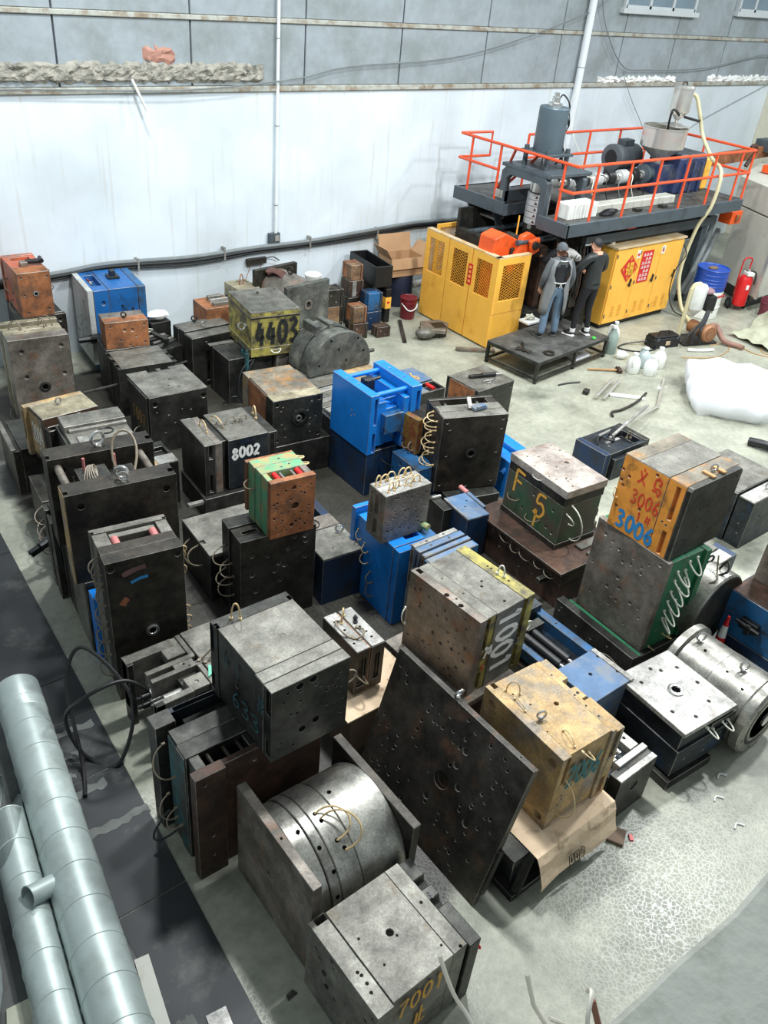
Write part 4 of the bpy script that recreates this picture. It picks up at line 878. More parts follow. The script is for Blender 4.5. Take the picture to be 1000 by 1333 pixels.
MB().box((-.02, .05, .5), (.82, .98, .515)).build('flap', CARDP, t); MB().box((.55, -.0, .5), (.86, .35, .512)).build('flap', CARDP, t, rot=(0.05, 0, -.1))
MB().box((.3, -.1, .45), (.62, .06, .46)).build('flap', CARDP, t, rot=(.2, 0, 0))

# --- left row
m = Mould('e5', 'tall narrow dark mould with two faded red sleeves and hoses down both sides')
m.plate('front_plate', DARK2, 0, 1, 0, .27, 0, 1, hs('B', [(.07, .955), (.93, .955)], .032, .015) + hs('B', [(.52, .47)], .05, .05) + hs('T', [(.3, .5)], .006, .01))
m.plate('cavity_block', DARK2, .01, .99, .275, .5, 0, .998); m.plate('spacer_block', GREY, .01, .2, .5, .85, 0, .998); m.plate('spacer_block', GREY, .84, .99, .5, .85, 0, .998); m.plate('pocket_floor', DARK, .2, .84, .5, .85, 0, .82); m.plate('ejector_plate', GREY, .22, .82, .72, .84, .82, .985)
m.plate('back_plate', GREY, 0, 1, .86, 1, 0, 1, [rc('T', .0, .0, .05, .5, .05), rc('T', .95, 0, 1, .5, .05)])
sleeve(m, .27, .5, .72, .975); sleeve(m, .77, .5, .72, .975)
m.ring('B', .52, .47, .06, .014, CHROM)
for mt_, x0, y0, x1, y1, wd_ in ((P_PNK, .2, .9, .5, .93, .05), (P_BLU, .3, .84, .52, .86, .03), (P_RST, .16, .7, .24, .74, .06)):
    q = m.mb(); ribbon(q, [(x0 * m.W, y0 * m.H), ((x0 + x1) / 2 * m.W, (y0 + y1) / 2 * m.H + .01), (x1 * m.W, y1 * m.H)], wd_, lambda X, Y: Vector((X, -.002, Y))); q.build('paint_smear', mt_, m.t)
m.hoses('A', [((.5, .93), (.62, .84)), ((.5, .9), (.7, .8)), ((.55, .86), (.7, .76)), ((.5, .72), (.75, .66)), ((.5, .6), (.7, .53)), ((.52, .55), (.72, .48)), ((.5, .44), (.7, .38)), ((.5, .34), (.7, .28)), ((.4, .18), (.66, .1))], .09, HOSED, .0065)
m.hoses('C', [((.3, .93), (.35, .86)), ((.3, .9), (.4, .8)), ((.3, .8), (.36, .7)), ((.3, .5), (.4, .4)), ((.3, .42), (.36, .34)), ((.3, .34), (.4, .25))], .1, HOSE, .0065)

m = Mould('e6', 'big open mould of two dark plates on tie bars with shiny eye bolts', dim=(1.86, 6.31, -.125, .89, 1.0, .87, .97))
for (v0, v1) in ((0, .235), (.74, 1)):
    m.plate('thick_plate', DARK2, 0, 1, v0, v1, 0, 1, hs('B', [(.13, .86), (.9, .86)], .034, .05) + [rc('T', .0, .15, .04, .4, .05), rc('T', .95, .3, 1, .6, .05)])
b = m.mb(); b.box(m.P(-.006, .01, 0), m.P(0.0, .23, .99)); b.build('edge_strip', TAN, m.t)
for u in (.09, .86): pins(m, [u], .235, .74, .9, .036, MOTTL)
m.plate('core_block', DARK, .2, .76, .3, .7, 0, .8); m.plate('core_top', DARK, .22, .5, .4, .66, .8, .9, hs('T', [(.2, .4)], .012, .02)); m.plate('core_top', DARK, .56, .74, .36, .6, .8, .88)
m.eye('T', .53, .1, .06, .015, .2); m.eye('T', .5, .86, .066, .016, 1.1); m.eye('T', .53, .05, .045, .009, .5)
for u, v in ((.3, .6), (.58, .58)):
    b = m.mb(); b.cyl(m.P(u, v, .88), m.P(u, v, 1.03), .013, n=8); b.build('pin', REDP, m.t, label='short faded red pin')
b = m.mb(); b.tube(bez(m.P(.56, .45, .9), m.P(.5, .8, 1.35), m.P(.95, .7, 1.3), m.P(.7, .32, .95)), .012, 8); b.build('hose', HOSED, m.t, smooth=True)
b = m.mb()
for k in range(5): b.tube(bez(m.P(.24 + .03 * k, .34, .9), m.P(.3, .5, 1.05), m.P(.35 + .02 * k, .6, 1.0), m.P(.38, .42, .9), 8), .006, 5)
b.build('hose_tangle', HOSED, m.t, smooth=True)
b = m.mb(); b.torus(m.P(.64, 1.12, 1.02), (0, .1, 1), .07, .009, 24, 6); b.build('o_ring', RUBB, m.t, smooth=True)

m = Mould('e11', 'grey and blue sided mould under the big open mould, by the left aisle')
m.plate('body_block', DARK2, 0, 1, 0, 1, 0, 1); m.plate('side_skin', GREY, -.012, 0, .02, .6, .02, .97); m.plate('front_plate', BLUE, .02, 1.0, -.2, -.02, 0, .92)
m = Mould('e7', 'narrow stack of upright black plates with hose loops, by the left aisle', dim=(1.96, 7.22, -.12, .36, .5, 0, .98))
m.plate('side_plate', DARK, 0, .12, 0, .4, 0, 1); m.plate('side_plate', DARK2, .02, .12, .42, .66, 0, .96); m.plate('side_plate', DARK, 0, .14, .7, 1, 0, 1); m.plate('body_block', DARK, .14, 1, 0, 1, 0, .9)
m.plate('tray_wall', BLACK, .1, 1, 0, .1, .9, 1.02); m.plate('tray_wall', BLACK, .1, 1, .9, 1, .9, 1.02); m.plate('tray_wall', BLACK, .1, .2, .1, .9, .9, 1.02)
m = Mould('e9', 'low dark mould with hose loops below the rusty block marked in white', dim=(2.12, 7.62, -.1, 1.22, .95, 0, .59))
m.plate('side_plate', DARK2, 0, .1, 0, .47, 0, 1, hs('A', [(.3, .6), (.5, .4)], .02, .02)); m.plate('side_plate', DARK2, 0, .1, .5, 1, 0, 1.0, hs('A', [(.3, .6), (.6, .5)], .02, .02)); m.plate('body_block', DARK, .11, 1, 0, 1, 0, .99)
m.hoses('A', [((.5, .9), (.65, .7)), ((.55, .7), (.75, .5)), ((.6, .55), (.8, .3)), ((.72, .8), (.86, .5)), ((.75, .6), (.9, .35)), ((.3, .35), (.1, .1))], .14, HOSED, .007, .03)
b = m.mb(); b.beam(m.P(-.3, .1, .5), m.P(0, .2, .6), .06, .05); b.beam(m.P(-.28, .1, .44), m.P(0, .2, .52), .03, .03); b.cyl(m.P(-.18, .13, .56), m.P(-.05, .17, .6), .045, n=10); b.build('cylinder', BLACK, m.t, bevel=.003)
m = Mould('e9', 'low dark mould at the far left end, stripe sided mould behind it', dim=(2.26, 9.42, -.1, .8, .7, 0, .62))
m.plate('side_plate', DARK2, 0, .12, 0, 1, 0, .97); m.plate('body_block', DARK, .13, 1, 0, 1, 0, 1); m.plate('edge_bar', GREY, -.03, .05, .0, 1, .9, 1.02)
m = Mould('e8', 'rusty mould marked in white with single eye bolt on top, left row')
m.plate('core_block', RUSTD, .07, 1, .0, .82, 0, 1, hs('T', [(.2, .4), (.3, .5), (.35, .42), (.18, .3)], .014, .02)); m.plate('top_skin', T3, .08, .99, .01, .81, 1, 1.005); m.plate('clamp_plate', TAN, .0, 1, .84, 1, 0, .995, [rc('A', 0, .3, .6, .9, .03)]); m.plate('side_skin', TAN, .06, .07, .04, .8, .1, .96)
m.eye('T', .5, .55, .035, .01, .9, PALE); m.write('A', '2004', .3, .4, .92, .78, P_WHT, .016, lift=-.058 * m.W); m.write('A', ['yi'], .55, .1, .8, .34, P_WHT, .014, lift=-.058 * m.W)
m.plate('rear_plate', DARK2, .08, .95, -.3, -.03, .0, .86, [rc('T', .05, .1, .9, .8, .05)]); m.eye('T', .62, -.2, .045, .01, .2, PALE, lift=-.09)
m = Mould('e10', 'grey stepped mould with a pale band, between rusty block and open mould')
m.plate('lower_block', GREY, 0, 1, 0, .62, 0, .9); m.plate('upper_block', GREY, 0, 1, .62, 1, 0, 1); m.plate('pale_band', PALE, .06, 1, .56, .62, .9, .95); m.plate('side_block', DARK, -.05, 0, .1, 1, .2, .85); m.plate('pale_plate', PALE, .12, .3, .08, .4, .9, .92)

# --- back left
m = Mould('a2', 'tall grey-brown mould with one big bore and tan striped side', dim=(2.86, 11.17, -.115, .71, .79, 0, 1.25))
m.plate('front_plate', MOTTL, 0, 1, 0, .3, 0, 1, hs('B', [(.2, .86), (.86, .88), (.22, .56), (.86, .55)], .03, .03) + hs('B', [(.5, .42)], .06, .06))
m.ring('B', .5, .42, .075, .012, DARK)
m.plate('cavity_block', T3, .0, .98, .31, .48, 0, .995, hs('T', [(.3, .5), (.36, .5)], .014, .02)); m.plate('core_block', T3, .01, .98, .49, .66, 0, .995, hs('T', [(.45, .5)], .016, .02)); m.plate('back_plate', T3, .0, .97, .67, .78, 0, .97); m.plate('clamp_plate', T3, .0, 1, .86, 1, 0, 1.0); m.plate('web', DARK, .05, .9, .78, .86, 0, .93)
m.hoses('T', [((.14, .6), (.3, .48)), ((.2, .72), (.32, .5)), ((.62, .6), (.75, .55)), ((.7, .7), (.85, .55)), ((.64, .66), (.7, .5))], .12, HOSED, .007)
m.hoses('A', [((.4, .05), (.8, .0))], .1, HOSED, .007)
m = Mould('a1', 'orange rusty mould at far left top, grey block behind stripe sided mould below')
m.plate('front_plate', RUST, 0, 1, 0, .3, 0, 1, hs('B', [(.12, .9), (.9, .88), (.2, .1), (.85, .15), (.15, .5)], .014, .02) + hs('B', [(.5, .52)], .04, .02)); m.plate('core_block', SALM, .01, .99, .305, .62, 0, .995); m.plate('cavity_block', SALM, .01, .99, .625, .9, 0, .99, [rc('T', .2, .2, .8, .8, .08)]); m.plate('clamp_plate', SALM, -.03, 1.0, .91, 1, .0, 1.0)
m.ring('B', .5, .52, .04, .012); m.plate('valve', MOTTL, .3, .52, .3, .42, 1, 1.1)
b = m.mb(); b.cyl(m.P(.5, .38, 1.08), m.P(1.0, .36, 1.08), .035, n=12); b.cyl(m.P(.95, .3, 1.1), m.P(.98, .48, 1.1), .03, n=10); b.build('cylinder', BLACK, m.t, smooth=30)
m.hoses('A', [((.3, .6), (.6, .4)), ((.5, .2), (.8, .0))], .1, HOSED, .006); m.hoses('C', [((.2, .6), (.3, .4)), ((.3, .9), (.4, .8))], .09, HOSED, .006)
m = Mould('a1', 'dark block under the orange rusty mould against the wall', dim=(3.38, 12.16, -.05, .85, .62, 0, 1.13))
m.plate('body_block', DARK, 0, .96, .1, 1, 0, 1); m.plate('front_plate', DARK2, .0, 1, 0, .09, 0, 1.0, hs('B', [(.85, .92)], .03, .03))
m = Mould('a3', 'bright blue mould with white face plate against the wall, far left')
m.plate('face_plate', paint('pale_grey_plate', (196, 200, 196), .5, .2, var=.08, dirt=(150, 152, 146), dirt_amt=.25), 0, .1, 0, 1, .12, 1, scat('A', 22, 55, .012, .022, .03)); m.plate('core_block', BLUE3, .105, .36, .0, 1, 0, .995, [rc('T', .15, .25, .85, .8, .1)] + [('B', 'c', .6, .85, .035, .03)]); m.plate('cavity_block', BLUE3, .365, .86, .0, 1, 0, 1, hs('T', [(.2, .6), (.3, .8), (.7, .6)], .014, .02) + hs('B', [(.5, .62), (.3, .7), (.8, .75)], .016, .03)); m.plate('back_plate', BLUE2, .87, 1, -.0, 1, 0, 1, hs('T', [(.5, .4)], .014, .02))
sleeve(m, .18, .5, .62, .99, .02, MAROON, label='dark red sleeve'); sleeve(m, .18, .34, .46, .99, .02, CHROM, 'guide_pin', None)
b = m.mb(); b.box(m.P(.55, .5, 1), m.P(.64, .62, 1.09)); b.box(m.P(.5, .46, 1), m.P(.7, .66, 1.03)); b.build('valve_block', DARK3, m.t, bevel=.004)
b = m.mb(); b.box(m.P(.45, -.06, .64), m.P(.6, 0, .73)); b.cyl(m.P(.5, -.1, .7), m.P(.72, -.1, .66), .03, n=10); b.build('coupling', BLACK, m.t, bevel=.004)
m.hoses('B', [((.58, .8), (.7, .7)), ((.75, .74), (.85, .66)), ((.3, .62), (.45, .66))], .08, CABLE, .008)
m.plate('lower_cylinder', BLACK, -.05, .45, -.12, .0, .42, .5); b = m.mb(); b.cyl(m.P(-.25, -.08, .47), m.P(.1, -.08, .47), .045, n=12); b.build('cylinder', BLACK, m.t, smooth=30)
m = Mould('a4', 'small rusty orange block with one eye bolt, in front of bright blue mould')
m.plate('front_plate', RUST, .0, 1, 0, .5, 0, 1, hs('B', [(.12, .85), (.9, .82), (.35, .3), (.55, .1), (.7, .4), (.9, .15)], .014, .02) + hs('B', [(.44, .68), (.62, .66)], .026, .02)); m.plate('back_plate', MOTTL, .02, 1, .52, 1, 0, .99); m.eye('T', .5, .35, .036, .011, .5, DARK)
m.hoses('C', [((.3, .5), (.5, .3)), ((.4, .35), (.6, .2))], .1, HOSEW, .006)
m = Mould('a4', 'dark block under the small rusty orange block', dim=(4.28, 11.42, -.13, .52, .66, 0, .745)); m.plate('body_block', DARK, 0, 1, .1, 1, 0, 1); m.plate('front_plate', DARK2, 0, 1, 0, .09, 0, 1)
m = Mould('a5', 'dark mould with three jointed top plates in front of rusty orange block')
for k, (v0, v1) in enumerate(((0, .34), (.345, .66), (.665, 1))):
    m.plate('plate', DARK, (.0, .01, 0)[k], (1, .99, 1)[k], v0, v1, 0, (1, .99, .995)[k], hs('T', [(.4, .55), (.47, .55), (.56, .4)], .013, .02) + [rc('T', 0, .3, .05, .8, .05), rc('T', .94, .3, 1, .7, .05)] + hs('A', [(.5, .8), (.5, .4)], .012, .02))
    m.plate('top_skin', GREY, .06, .93, v0 + .01, v1 - .01, (1, .99, .995)[k], (1, .99, .995)[k] + .004)
b = m.mb(); b.cyl(m.P(-.6, .05, .62), m.P(0, .1, .66), .02, n=8); b.cyl(m.P(.95, -.03, .92), m.P(1.2, .1, .92), .015, n=8); b.build('rod', DARK, m.t)
m = Mould('a6', 'black mould with smooth dusty top, corner bores and three notches at the back')
b = m.mb(); W, D = m.W, m.D
m.plate('core_block', DARK, 0.0, 1, .0, .95, 0, .995, hs('B', [(.1, .87), (.93, .87)], .036, .05) + hs('B', [(.32, .66), (.42, .5), (.55, .72), (.7, .68), (.25, .35), (.85, .3), (.12, .74)], .012, .02) + hs('B', [(.6, .5)], .05, .06))
b.prism([(0, 0), (W, 0), (W, D), (W * .72, D), (W * .72, D * .9), (W * .58, D * .9), (W * .58, D), (W * .5, D), (W * .5, D * .88), (W * .34, D * .88), (W * .34, D), (0, D)], 'z', m.H * .995, m.H * 1.008); b.build('top_skin', GREY, m.t, bevel=.003)
m.plate('clamp_plate', DARK, -.02, .02, .06, .9, 0, .98); m.write('A', '1007', .25, .4, .85, .62, P_YEL, .012, lift=.0185)
m.hoses('A', [((.7, .25), (.9, .15)), ((.6, .35), (.72, .2))], .14, HOSED, .006); m.ring('B', .6, .5, .055, .01, DARK)
for q in ((.56, .52), (.45, .3), (.6, .2)): m.mb().cyl(m.P(q[0], q[1], 1.004), m.P(q[0], q[1], 1.0095), .014, n=10).build('bore', BORE, m.t)
m = Mould('a7', 'long black mould with two eye bolts on top, left of the yellow mould')
m.plate('front_plate', DARK, 0, 1, 0, .4, 0, .97, hs('B', [(.3, .9), (.4, .75)], .014, .02) + [rc('B', .3, .1, .9, .5, .02)]); m.plate('core_block', DARK, .01, 1, .405, .7, 0, 1, hs('T', [(.6, .5), (.64, .5)], .01, .02)); m.plate('back_plate', DARK, .0, 1, .71, 1, 0, .99)
for v0, v1, z in ((.01, .39, .97), (.41, .69, 1), (.72, .99, .99)): m.plate('top_skin', GREY, .02, .99, v0, v1, z, z + .005)
m.eye('T', .42, .9, .04, .011, .3, DARK); m.eye('T', .45, .5, .034, .009, .8)
m = Mould('a8', 'dark sloping-lit mould below the yellow mould, black hoses at its front', dim=(5.71, 10.33, -.05, .66, .74, 0, .74))
m.plate('core_block', DARK, 0, 1, 0, .8, 0, 1); m.plate('back_plate', DARK, .0, 1, .82, 1, 0, 1.0); m.plate('ridge', GREY, -.05, .5, .84, .98, 1, 1.03)
b = m.mb(); b.tube(bez(m.P(.5, -.05, .95), m.P(.1, -.2, .9), m.P(.0, -.25, .4), m.P(.2, -.3, .05), 16), .012, 7); b.build('hose', CABLE, m.t, smooth=True)
b = m.mb(); b.tube(bez(m.P(.55, -.05, .95), m.P(.3, -.2, .8), m.P(.25, -.25, .4), m.P(.45, -.3, .05), 16), .012, 7); b.build('hose', CABLE, m.t, smooth=True)
b = m.mb(); b.tube(spline([m.P(-.2, -.1, .1), m.P(0, -.25, .3), m.P(.2, -.2, .12), m.P(0, -.1, .06), m.P(-.2, -.1, .14)]), .01, 6); b.build('hose', CABLE, m.t, smooth=True)
DISCG = steel('oily_grey_top_steel', (84, 84, 78), (118, 116, 106), (70, 66, 58), .3, rough=.5, metal=.25)
m = Mould('4403', 'worn yellow mould with black stencilled figures, eye bolt and two blue cylinders')
m.plate('lower_plate', YEL, 0, 1, 0, 1, 0, .2, [('B', 'r', .4, .6, .6, .95, .02)]); m.plate('middle_block', YEL, .01, .99, .01, 1, .205, .86); m.plate('rib', DARK2, .0, 1, .0, 1, .86, .9); m.plate('upper_plate', YEL, .005, 1, .0, 1, .9, 1, hs('T', CORN, .028, .03) + scat('T', 14, 61, .008, .016, .02) + hs('T', [(.5, .5)], .035, .01))
b = m.mb(); b.featbox(tuple(m.P(.0, .0, 1.0)), tuple(m.P(1, 1, 1.012)), hs('T', CORN, .026, .008) + scat('T', 14, 61, .008, .016, .006)); b.build('top_skin', DISCG, m.t)
m.eye('A', .78, .62, .05, .012, 1.3); m.bolt('T', .52, .8, .02, DARK, .03)
m.write('B', '4403', .08, .28, .98, .8, P_BLK, .06)
for a in (.86, 1.0):
    b = m.mb(); p = m.face('A', a, .12, .07); b.cyl(p, p + Vector((0, 0, -.34)), .034, n=12); b.cyl(p, p + Vector((0, 0, .04)), .02, n=8); b.build('cylinder', TEAL, m.t, smooth=30, label='blue cylinder')
b = m.mb(); b.beam(m.face('A', .6, .16, .05), m.face('A', 1.0, .16, .05), .05, .04); b.build('bracket', DARK, m.t)
m.hose('B', (.42, .1), (.6, .12), .06, HOSEW, .007, .03)
m = Mould('4403', 'rusty block beneath the right half of the yellow mould', dim=(6.47, 10.22, -.1, .7, .42, 0, .74)); m.plate('body_block', MOTTL, 0, 1, .0, .6, 0, 1, [rc('B', .1, .3, .4, .9, .02)]); m.plate('back_block', RUSTD, .02, 1, .62, 1, 0, 1)

# --- middle block
m = Mould('8002', 'dark mould painted 8002 in white, row of hose loops along its top')
m.plate('clamp_plate', DARK, 0, .14, 0, 1, 0, 1, [rc('B', .4, .72, .75, .97, .04), rc('B', .4, .05, .75, .4, .04)]); m.plate('support_plate', MOTTL, .145, .24, .01, 1, 0, .99, hs('T', [(.3, .5), (.6, .55), (.5, .62), (.5, .35)], .01, .02)); m.plate('web', DARK, .24, .32, .1, .9, 0, .96); m.plate('core_block', DARK3, .32, .87, .0, 1, .02, 1); m.plate('top_skin', GREY, .325, .865, .01, .99, 1, 1.005, hs('T', [(.15, .35), (.4, .55), (.6, .6), (.3, .5)], .01, .004)); m.plate('end_plate', DARK, .88, 1, .0, 1, .0, .99, [rc('B', .2, .5, .7, .95, .03)]); m.plate('top_skin', GREY, .005, .135, .01, .99, 1, 1.004)
m.hose('T', (.36, .8), (.4, .45), .1, HOSE, .008); m.hose('T', (.36, .6), (.4, .4), .07, HOSED, .007); m.hose('T', (.46, .52), (.62, .56), .1, HOSED, .007); m.hose('T', (.56, .5), (.7, .5), .08, HOSED, .007); m.hose('T', (.66, .52), (.78, .56), .09, HOSED, .007); m.hose('T', (.9, .52), (.92, .7), .15, HOSE, .009); m.hose('T', (.17, .7), (.17, .4), .12, HOSE, .007)
m.write('B', '8002', .36, .62, .76, .82, P_WHT, .034)
m = Mould('8002', 'low dark slab under the dark mould painted 8002', dim=(3.94, 7.76, -.08, .8, 1.0, 0, .295)); m.plate('body_block', DARK, 0, 1, 0, .96, 0, 1); m.plate('bar', PALE, -.2, .0, .05, .12, .7, .85)
m = Mould('8002', 'small pale slotted mould left of the dark mould painted 8002', dim=(3.5, 8.3, -.05, .55, .36, 0, .62)); m.plate('body_block', DARK, 0, 1, 0, 1, 0, .98, [rc('T', .3, .4, .9, .75, .06)]); m.plate('edge_strip', TAN, .0, .3, 0, 1, .98, 1); m.plate('edge_strip', PALE, .3, 1, .0, .35, .98, 1)
m = Mould('b2', 'rust topped mould with round hub on its black front, right of 8002')
m.plate('front_plate', DARK, 0, 1, 0, .22, 0, .995, hs('B', CORN, .026, .04) + scat('B', 18, 77, .008, .012, .02, (.1, .1, .9, .9))); m.plate('core_block', TANG, .02, 1, .225, .8, 0, 1); m.plate('back_plate', TANG, .0, .98, .81, 1, 0, .985); m.plate('side_skin', RUST, .005, .02, .24, .98, .0, .97); m.plate('top_skin', T3, .005, .995, .005, .21, .995, 1.0)
m.ring('B', .55, .55, .12, .012, DARK); m.ring('B', .5, .55, .045, .03, GREY)
m = Mould('b2', 'tall black base block under the rust topped mould', dim=(5.12, 8.14, -.1, .96, .9, 0, .495)); m.plate('body_block', DARK, 0, .96, 0, 1, 0, 1); m.plate('clamp_plate', DARK3, .97, 1.02, -.05, .9, 0, 1.45, hs('B', [(.5, .2)], .01, .02))
m = Mould('b3', 'small orange and pale green mould with red sleeves in its top slot')
m.plate('front_plate', RUST, 0.06, 1, 0, .14, 0, 1.0, scat('B', 42, 101, .007, .014, .03) + hs('B', [(.55, .52)], .04, .05) + hs('B', [(.42, .5), (.52, .85), (.48, .18)], .024, .04)); m.plate('spacer_block', GRN2, .05, .16, .14, .42, 0, .995); m.plate('spacer_block', MOTTL, .84, .98, .14, .42, 0, .995); m.plate('pocket_floor', DARK, .16, .84, .14, .42, 0, .8); m.plate('cavity_block', GRN2, .04, .98, .42, .68, 0, .998, hs('T', [(.5, .4), (.7, .6)], .012, .02)); m.plate('core_block', GRN2, .02, .98, .685, .97, 0, 1.0, hs('T', [(.6, .5)], .012, .02)); m.plate('clamp_plate', RUST, -.02, 1.0, .97, 1.07, .1, .98)
for u in (.3, .78): sleeve(m, u, .15, .4, .95, .028, RED, label='red sleeve')
pins(m, [.42, .66], .15, .4, .95, .014)
m.hose('A', (.1, .7), (.3, .62), .08, HOSED, .006); m.hose('C', (.5, .95), (.7, .9), .08, HOSE, .008); m.hose('C', (.7, .98), (.85, .95), .07, HOSE, .008)
m = Mould('b4', 'tall black drilled mould carrying the orange and pale green one')
m.plate('front_plate', DARK, .0, 1, 0, .2, 0, 1, hs('B', [(.15, .82), (.35, .78), (.62, .8), (.85, .9), (.86, .84), (.5, .66), (.45, .58), (.58, .62), (.15, .6), (.85, .66), (.52, .46), (.2, .4), (.7, .92)], .024, .03)); m.plate('core_block', DARK2, .02, 1, .21, .6, 0, .97, [rc('T', .1, .2, .3, .6, .04)]); m.plate('back_plate', DARK, 0, 1, .62, 1, 0, .985)
m.hoses('A', [((.2, .75), (.5, .62)), ((.3, .6), (.6, .5)), ((.2, .48), (.5, .38)), ((.3, .4), (.6, .28))], .15, HOSED, .007, .03)
m = Mould('b4', 'low grey topped dark slab behind the black drilled mould', dim=(3.25, 6.36, -.08, .75, 1.0, 0, .62)); m.plate('body_block', DARK, 0, 1, 0, 1, 0, .95); m.plate('top_skin', GREY, 0, .98, 0, .99, .95, 1.0, [rc('T', .0, .3, .06, .4, .03)])
m.hoses('A', [((.6, .9), (.75, .6)), ((.3, .8), (.5, .4))], .14, HOSED, .008)
m = Mould('c55', 'dark blue mould marked 55 in faint ochre with open pocket and eye bolt', dim=(4.22, 5.68, -.09, 1.2, .5, 0, .62))
m.plate('front_block', BLUED, 0, 1, 0, .42, 0, .97, hs('A', [(.2, .7)], .01, .02)); m.plate('top_skin', GREY, .0, 1.0, 0, .42, .97, 1.0, hs('T', [(.4, .3)], .01, .02)); m.plate('core_block', BLUED, .0, 1, .43, .62, 0, 1); m.plate('top_skin', MOTTL, .01, .99, .43, .62, 1, 1.004); m.plate('spacer_block', BLUED, .8, 1, .62, .92, 0, .99); m.plate('pocket_floor', DARK, 0, .8, .62, .92, 0, .6); m.plate('back_plate', TEAL, 0, 1, .92, 1, 0, 1)
pins(m, [.3, .55], .62, .92, .9, .022, GREY); m.eye('T', .8, .3, .042, .013, .4); b = m.mb(); b.torus(m.P(.4, .52, 1.02), (0, 0, 1), .085, .006, 24, 6); b.build('hose_loop', CABLE, m.t, smooth=True)
m.write('A', '55', .48, .38, .86, .72, P_YEL, .02)

# --- blue open mould and friends
m = Mould('blueF', 'bright blue open mould with tie bars and black valve, stacked in the middle')
m.plate('clamp_plate', BLUE, 0, .16, 0, 1, 0, 1, hs('T', [(.6, .45), (.4, .7)], .013, .02) + [rc('B', .55, .5, .85, .93, .05), rc('B', .55, .03, .85, .35, .05)] + hs('A', [(.55, .6), (.55, .5), (.62, .55)], .012, .02)); m.plate('core_block', BLUE, .16, .4, .1, .95, .05, .8, hs('T', [(.5, .3)], .014, .02)); m.plate('core_block', BLUE, .4, .62, .12, .9, .05, .66); m.plate('support_plate', BLUE, .66, .76, .0, 1, .0, .85); m.plate('clamp_plate', BLUE, .8, 1, 0, 1, 0, 1, hs('T', [(.5, .7), (.5, .35)], .016, .03) + [rc('B', .55, .4, .85, .9, .05)])
for v in (.14, .86):
    b = m.mb(); b.cyl(m.P(.16, v, .92), m.P(.8, v, .92), .032, n=16); b.build('tie_bar', BLUE, m.t, smooth=30)
b = m.mb(); b.cyl(m.P(.3, .2, .78), m.P(.62, .2, .78), .022, n=12); b.cyl(m.P(.3, .3, .84), m.P(.66, .3, .84), .022, n=12); b.build('cylinder', BLUE, m.t, smooth=30)
b = m.mb(); b.box(m.P(.3, .5, .8), m.P(.46, .62, .98)); b.box(m.P(.34, .64, .8), m.P(.5, .72, .94)); b.cyl(m.P(.28, .56, .96), m.P(.6, .56, .96), .025, n=10); b.build('valve_block', BLACK, m.t, bevel=.004)
m.plate('bracket', BLUE2, .3, .66, -.02, .1, .3, .62); m.hoses('B', [((.3, .4), (.5, .2)), ((.6, .3), (.7, .1))], .1, CABLE, .007)
m = Mould('blueL', 'dark blue block under the bright blue open mould'); m.plate('clamp_plate', BLUED, 0, .16, 0, 1, 0, 1); m.plate('core_block', BLUED, .18, .78, .06, .95, 0, .99); m.plate('clamp_plate', BLUED, .8, 1, 0, 1, 0, 1)
m.hoses('B', [((.3, .8), (.6, .5)), ((.3, .4), (.5, .15))], .12, CABLE, .008); b = m.mb(); b.cyl(m.P(.1, -.05, .2), m.P(.7, -.05, .25), .03, n=10); b.build('cylinder', BLUED, m.t, smooth=30)
m = Mould('c6', 'worn blue block under the paint-smeared rusty block', dim=(6.3, 6.6, -.05, .56, .5, 0, .6)); m.plate('core_block', BLUE2, 0, .4, 0, 1, 0, 1, hs('A', [(.35, .85)], .03, .02)); m.plate('back_block', BLUE2, .42, 1, 0, 1, 0, .985, [rc('T', .1, .55, .6, .9, .05)])
m = Mould('c5', 'rusty block smeared with yellow and red paint, left of the tall hosed mould', dim=(6.52, 6.93, .1, .31, .42, .6, .5)); PS = paint('paint_smeared_rust', (150, 124, 44), .55, var=.4, scale=9, dirt=(116, 62, 36), dirt_amt=.5, dirt_scale=9)
m.plate('side_plate', PS, 0, .2, 0, 1, 0, 1, hs('A', [(.3, .2), (.7, .3)], .02, .02)); m.plate('body_block', DARK2, .21, 1, 0, 1, 0, .99); m.hoses('A', [((.3, .2), (.55, .1)), ((.7, .3), (.85, .1))], .08, HOSED, .008)
m = Mould('tall', 'tall dark upright mould with brass coloured hoses along its left edge')
m.plate('front_plate', DARK2, 0, 1, 0, .3, 0, 1, hs('B', [(.07, .94), (.93, .94), (.12, .85), (.12, .5), (.08, .1), (.5, .05), (.9, .1), (.9, .5), (.92, .82)], .016, .02)); m.plate('cavity_block', DARK2, .01, 1, .305, .6, 0, .995, hs('T', [(.3, .5), (.4, .6)], .012, .02)); m.plate('spacer_block', DARK2, 0, .14, .6, .9, 0, .99); m.plate('spacer_block', DARK2, .86, 1, .6, .9, 0, .99); m.plate('pocket_floor', DARK, .14, .86, .6, .9, 0, .85); m.plate('back_plate', DARK2, 0, 1, .9, 1, 0, 1)
for v0, v1, u0, u1 in ((.01, .295, .01, .99), (.31, .59, .02, .99)): m.plate('top_skin', GREY, u0, u1, v0, v1, 1, 1.004)
m.ring('B', .5, .5, .075, .012, DARK); pins(m, [.25, .75], .6, .9, .93, .02)
m.hoses('A', [((.4, .93), (.7, .88)), ((.4, .88), (.68, .8)), ((.45, .82), (.7, .76)), ((.4, .66), (.7, .6)), ((.42, .62), (.68, .52)), ((.4, .52), (.7, .46)), ((.4, .4), (.8, .32)), ((.42, .36), (.7, .28)), ((.4, .24), (.7, .18)), ((.4, .14), (.72, .08))], .13, HOSE, .0075); m.hoses('C', [((.3, .86), (.4, .74)), ((.3, .8), (.5, .72))], .12, HOSE, .0075)
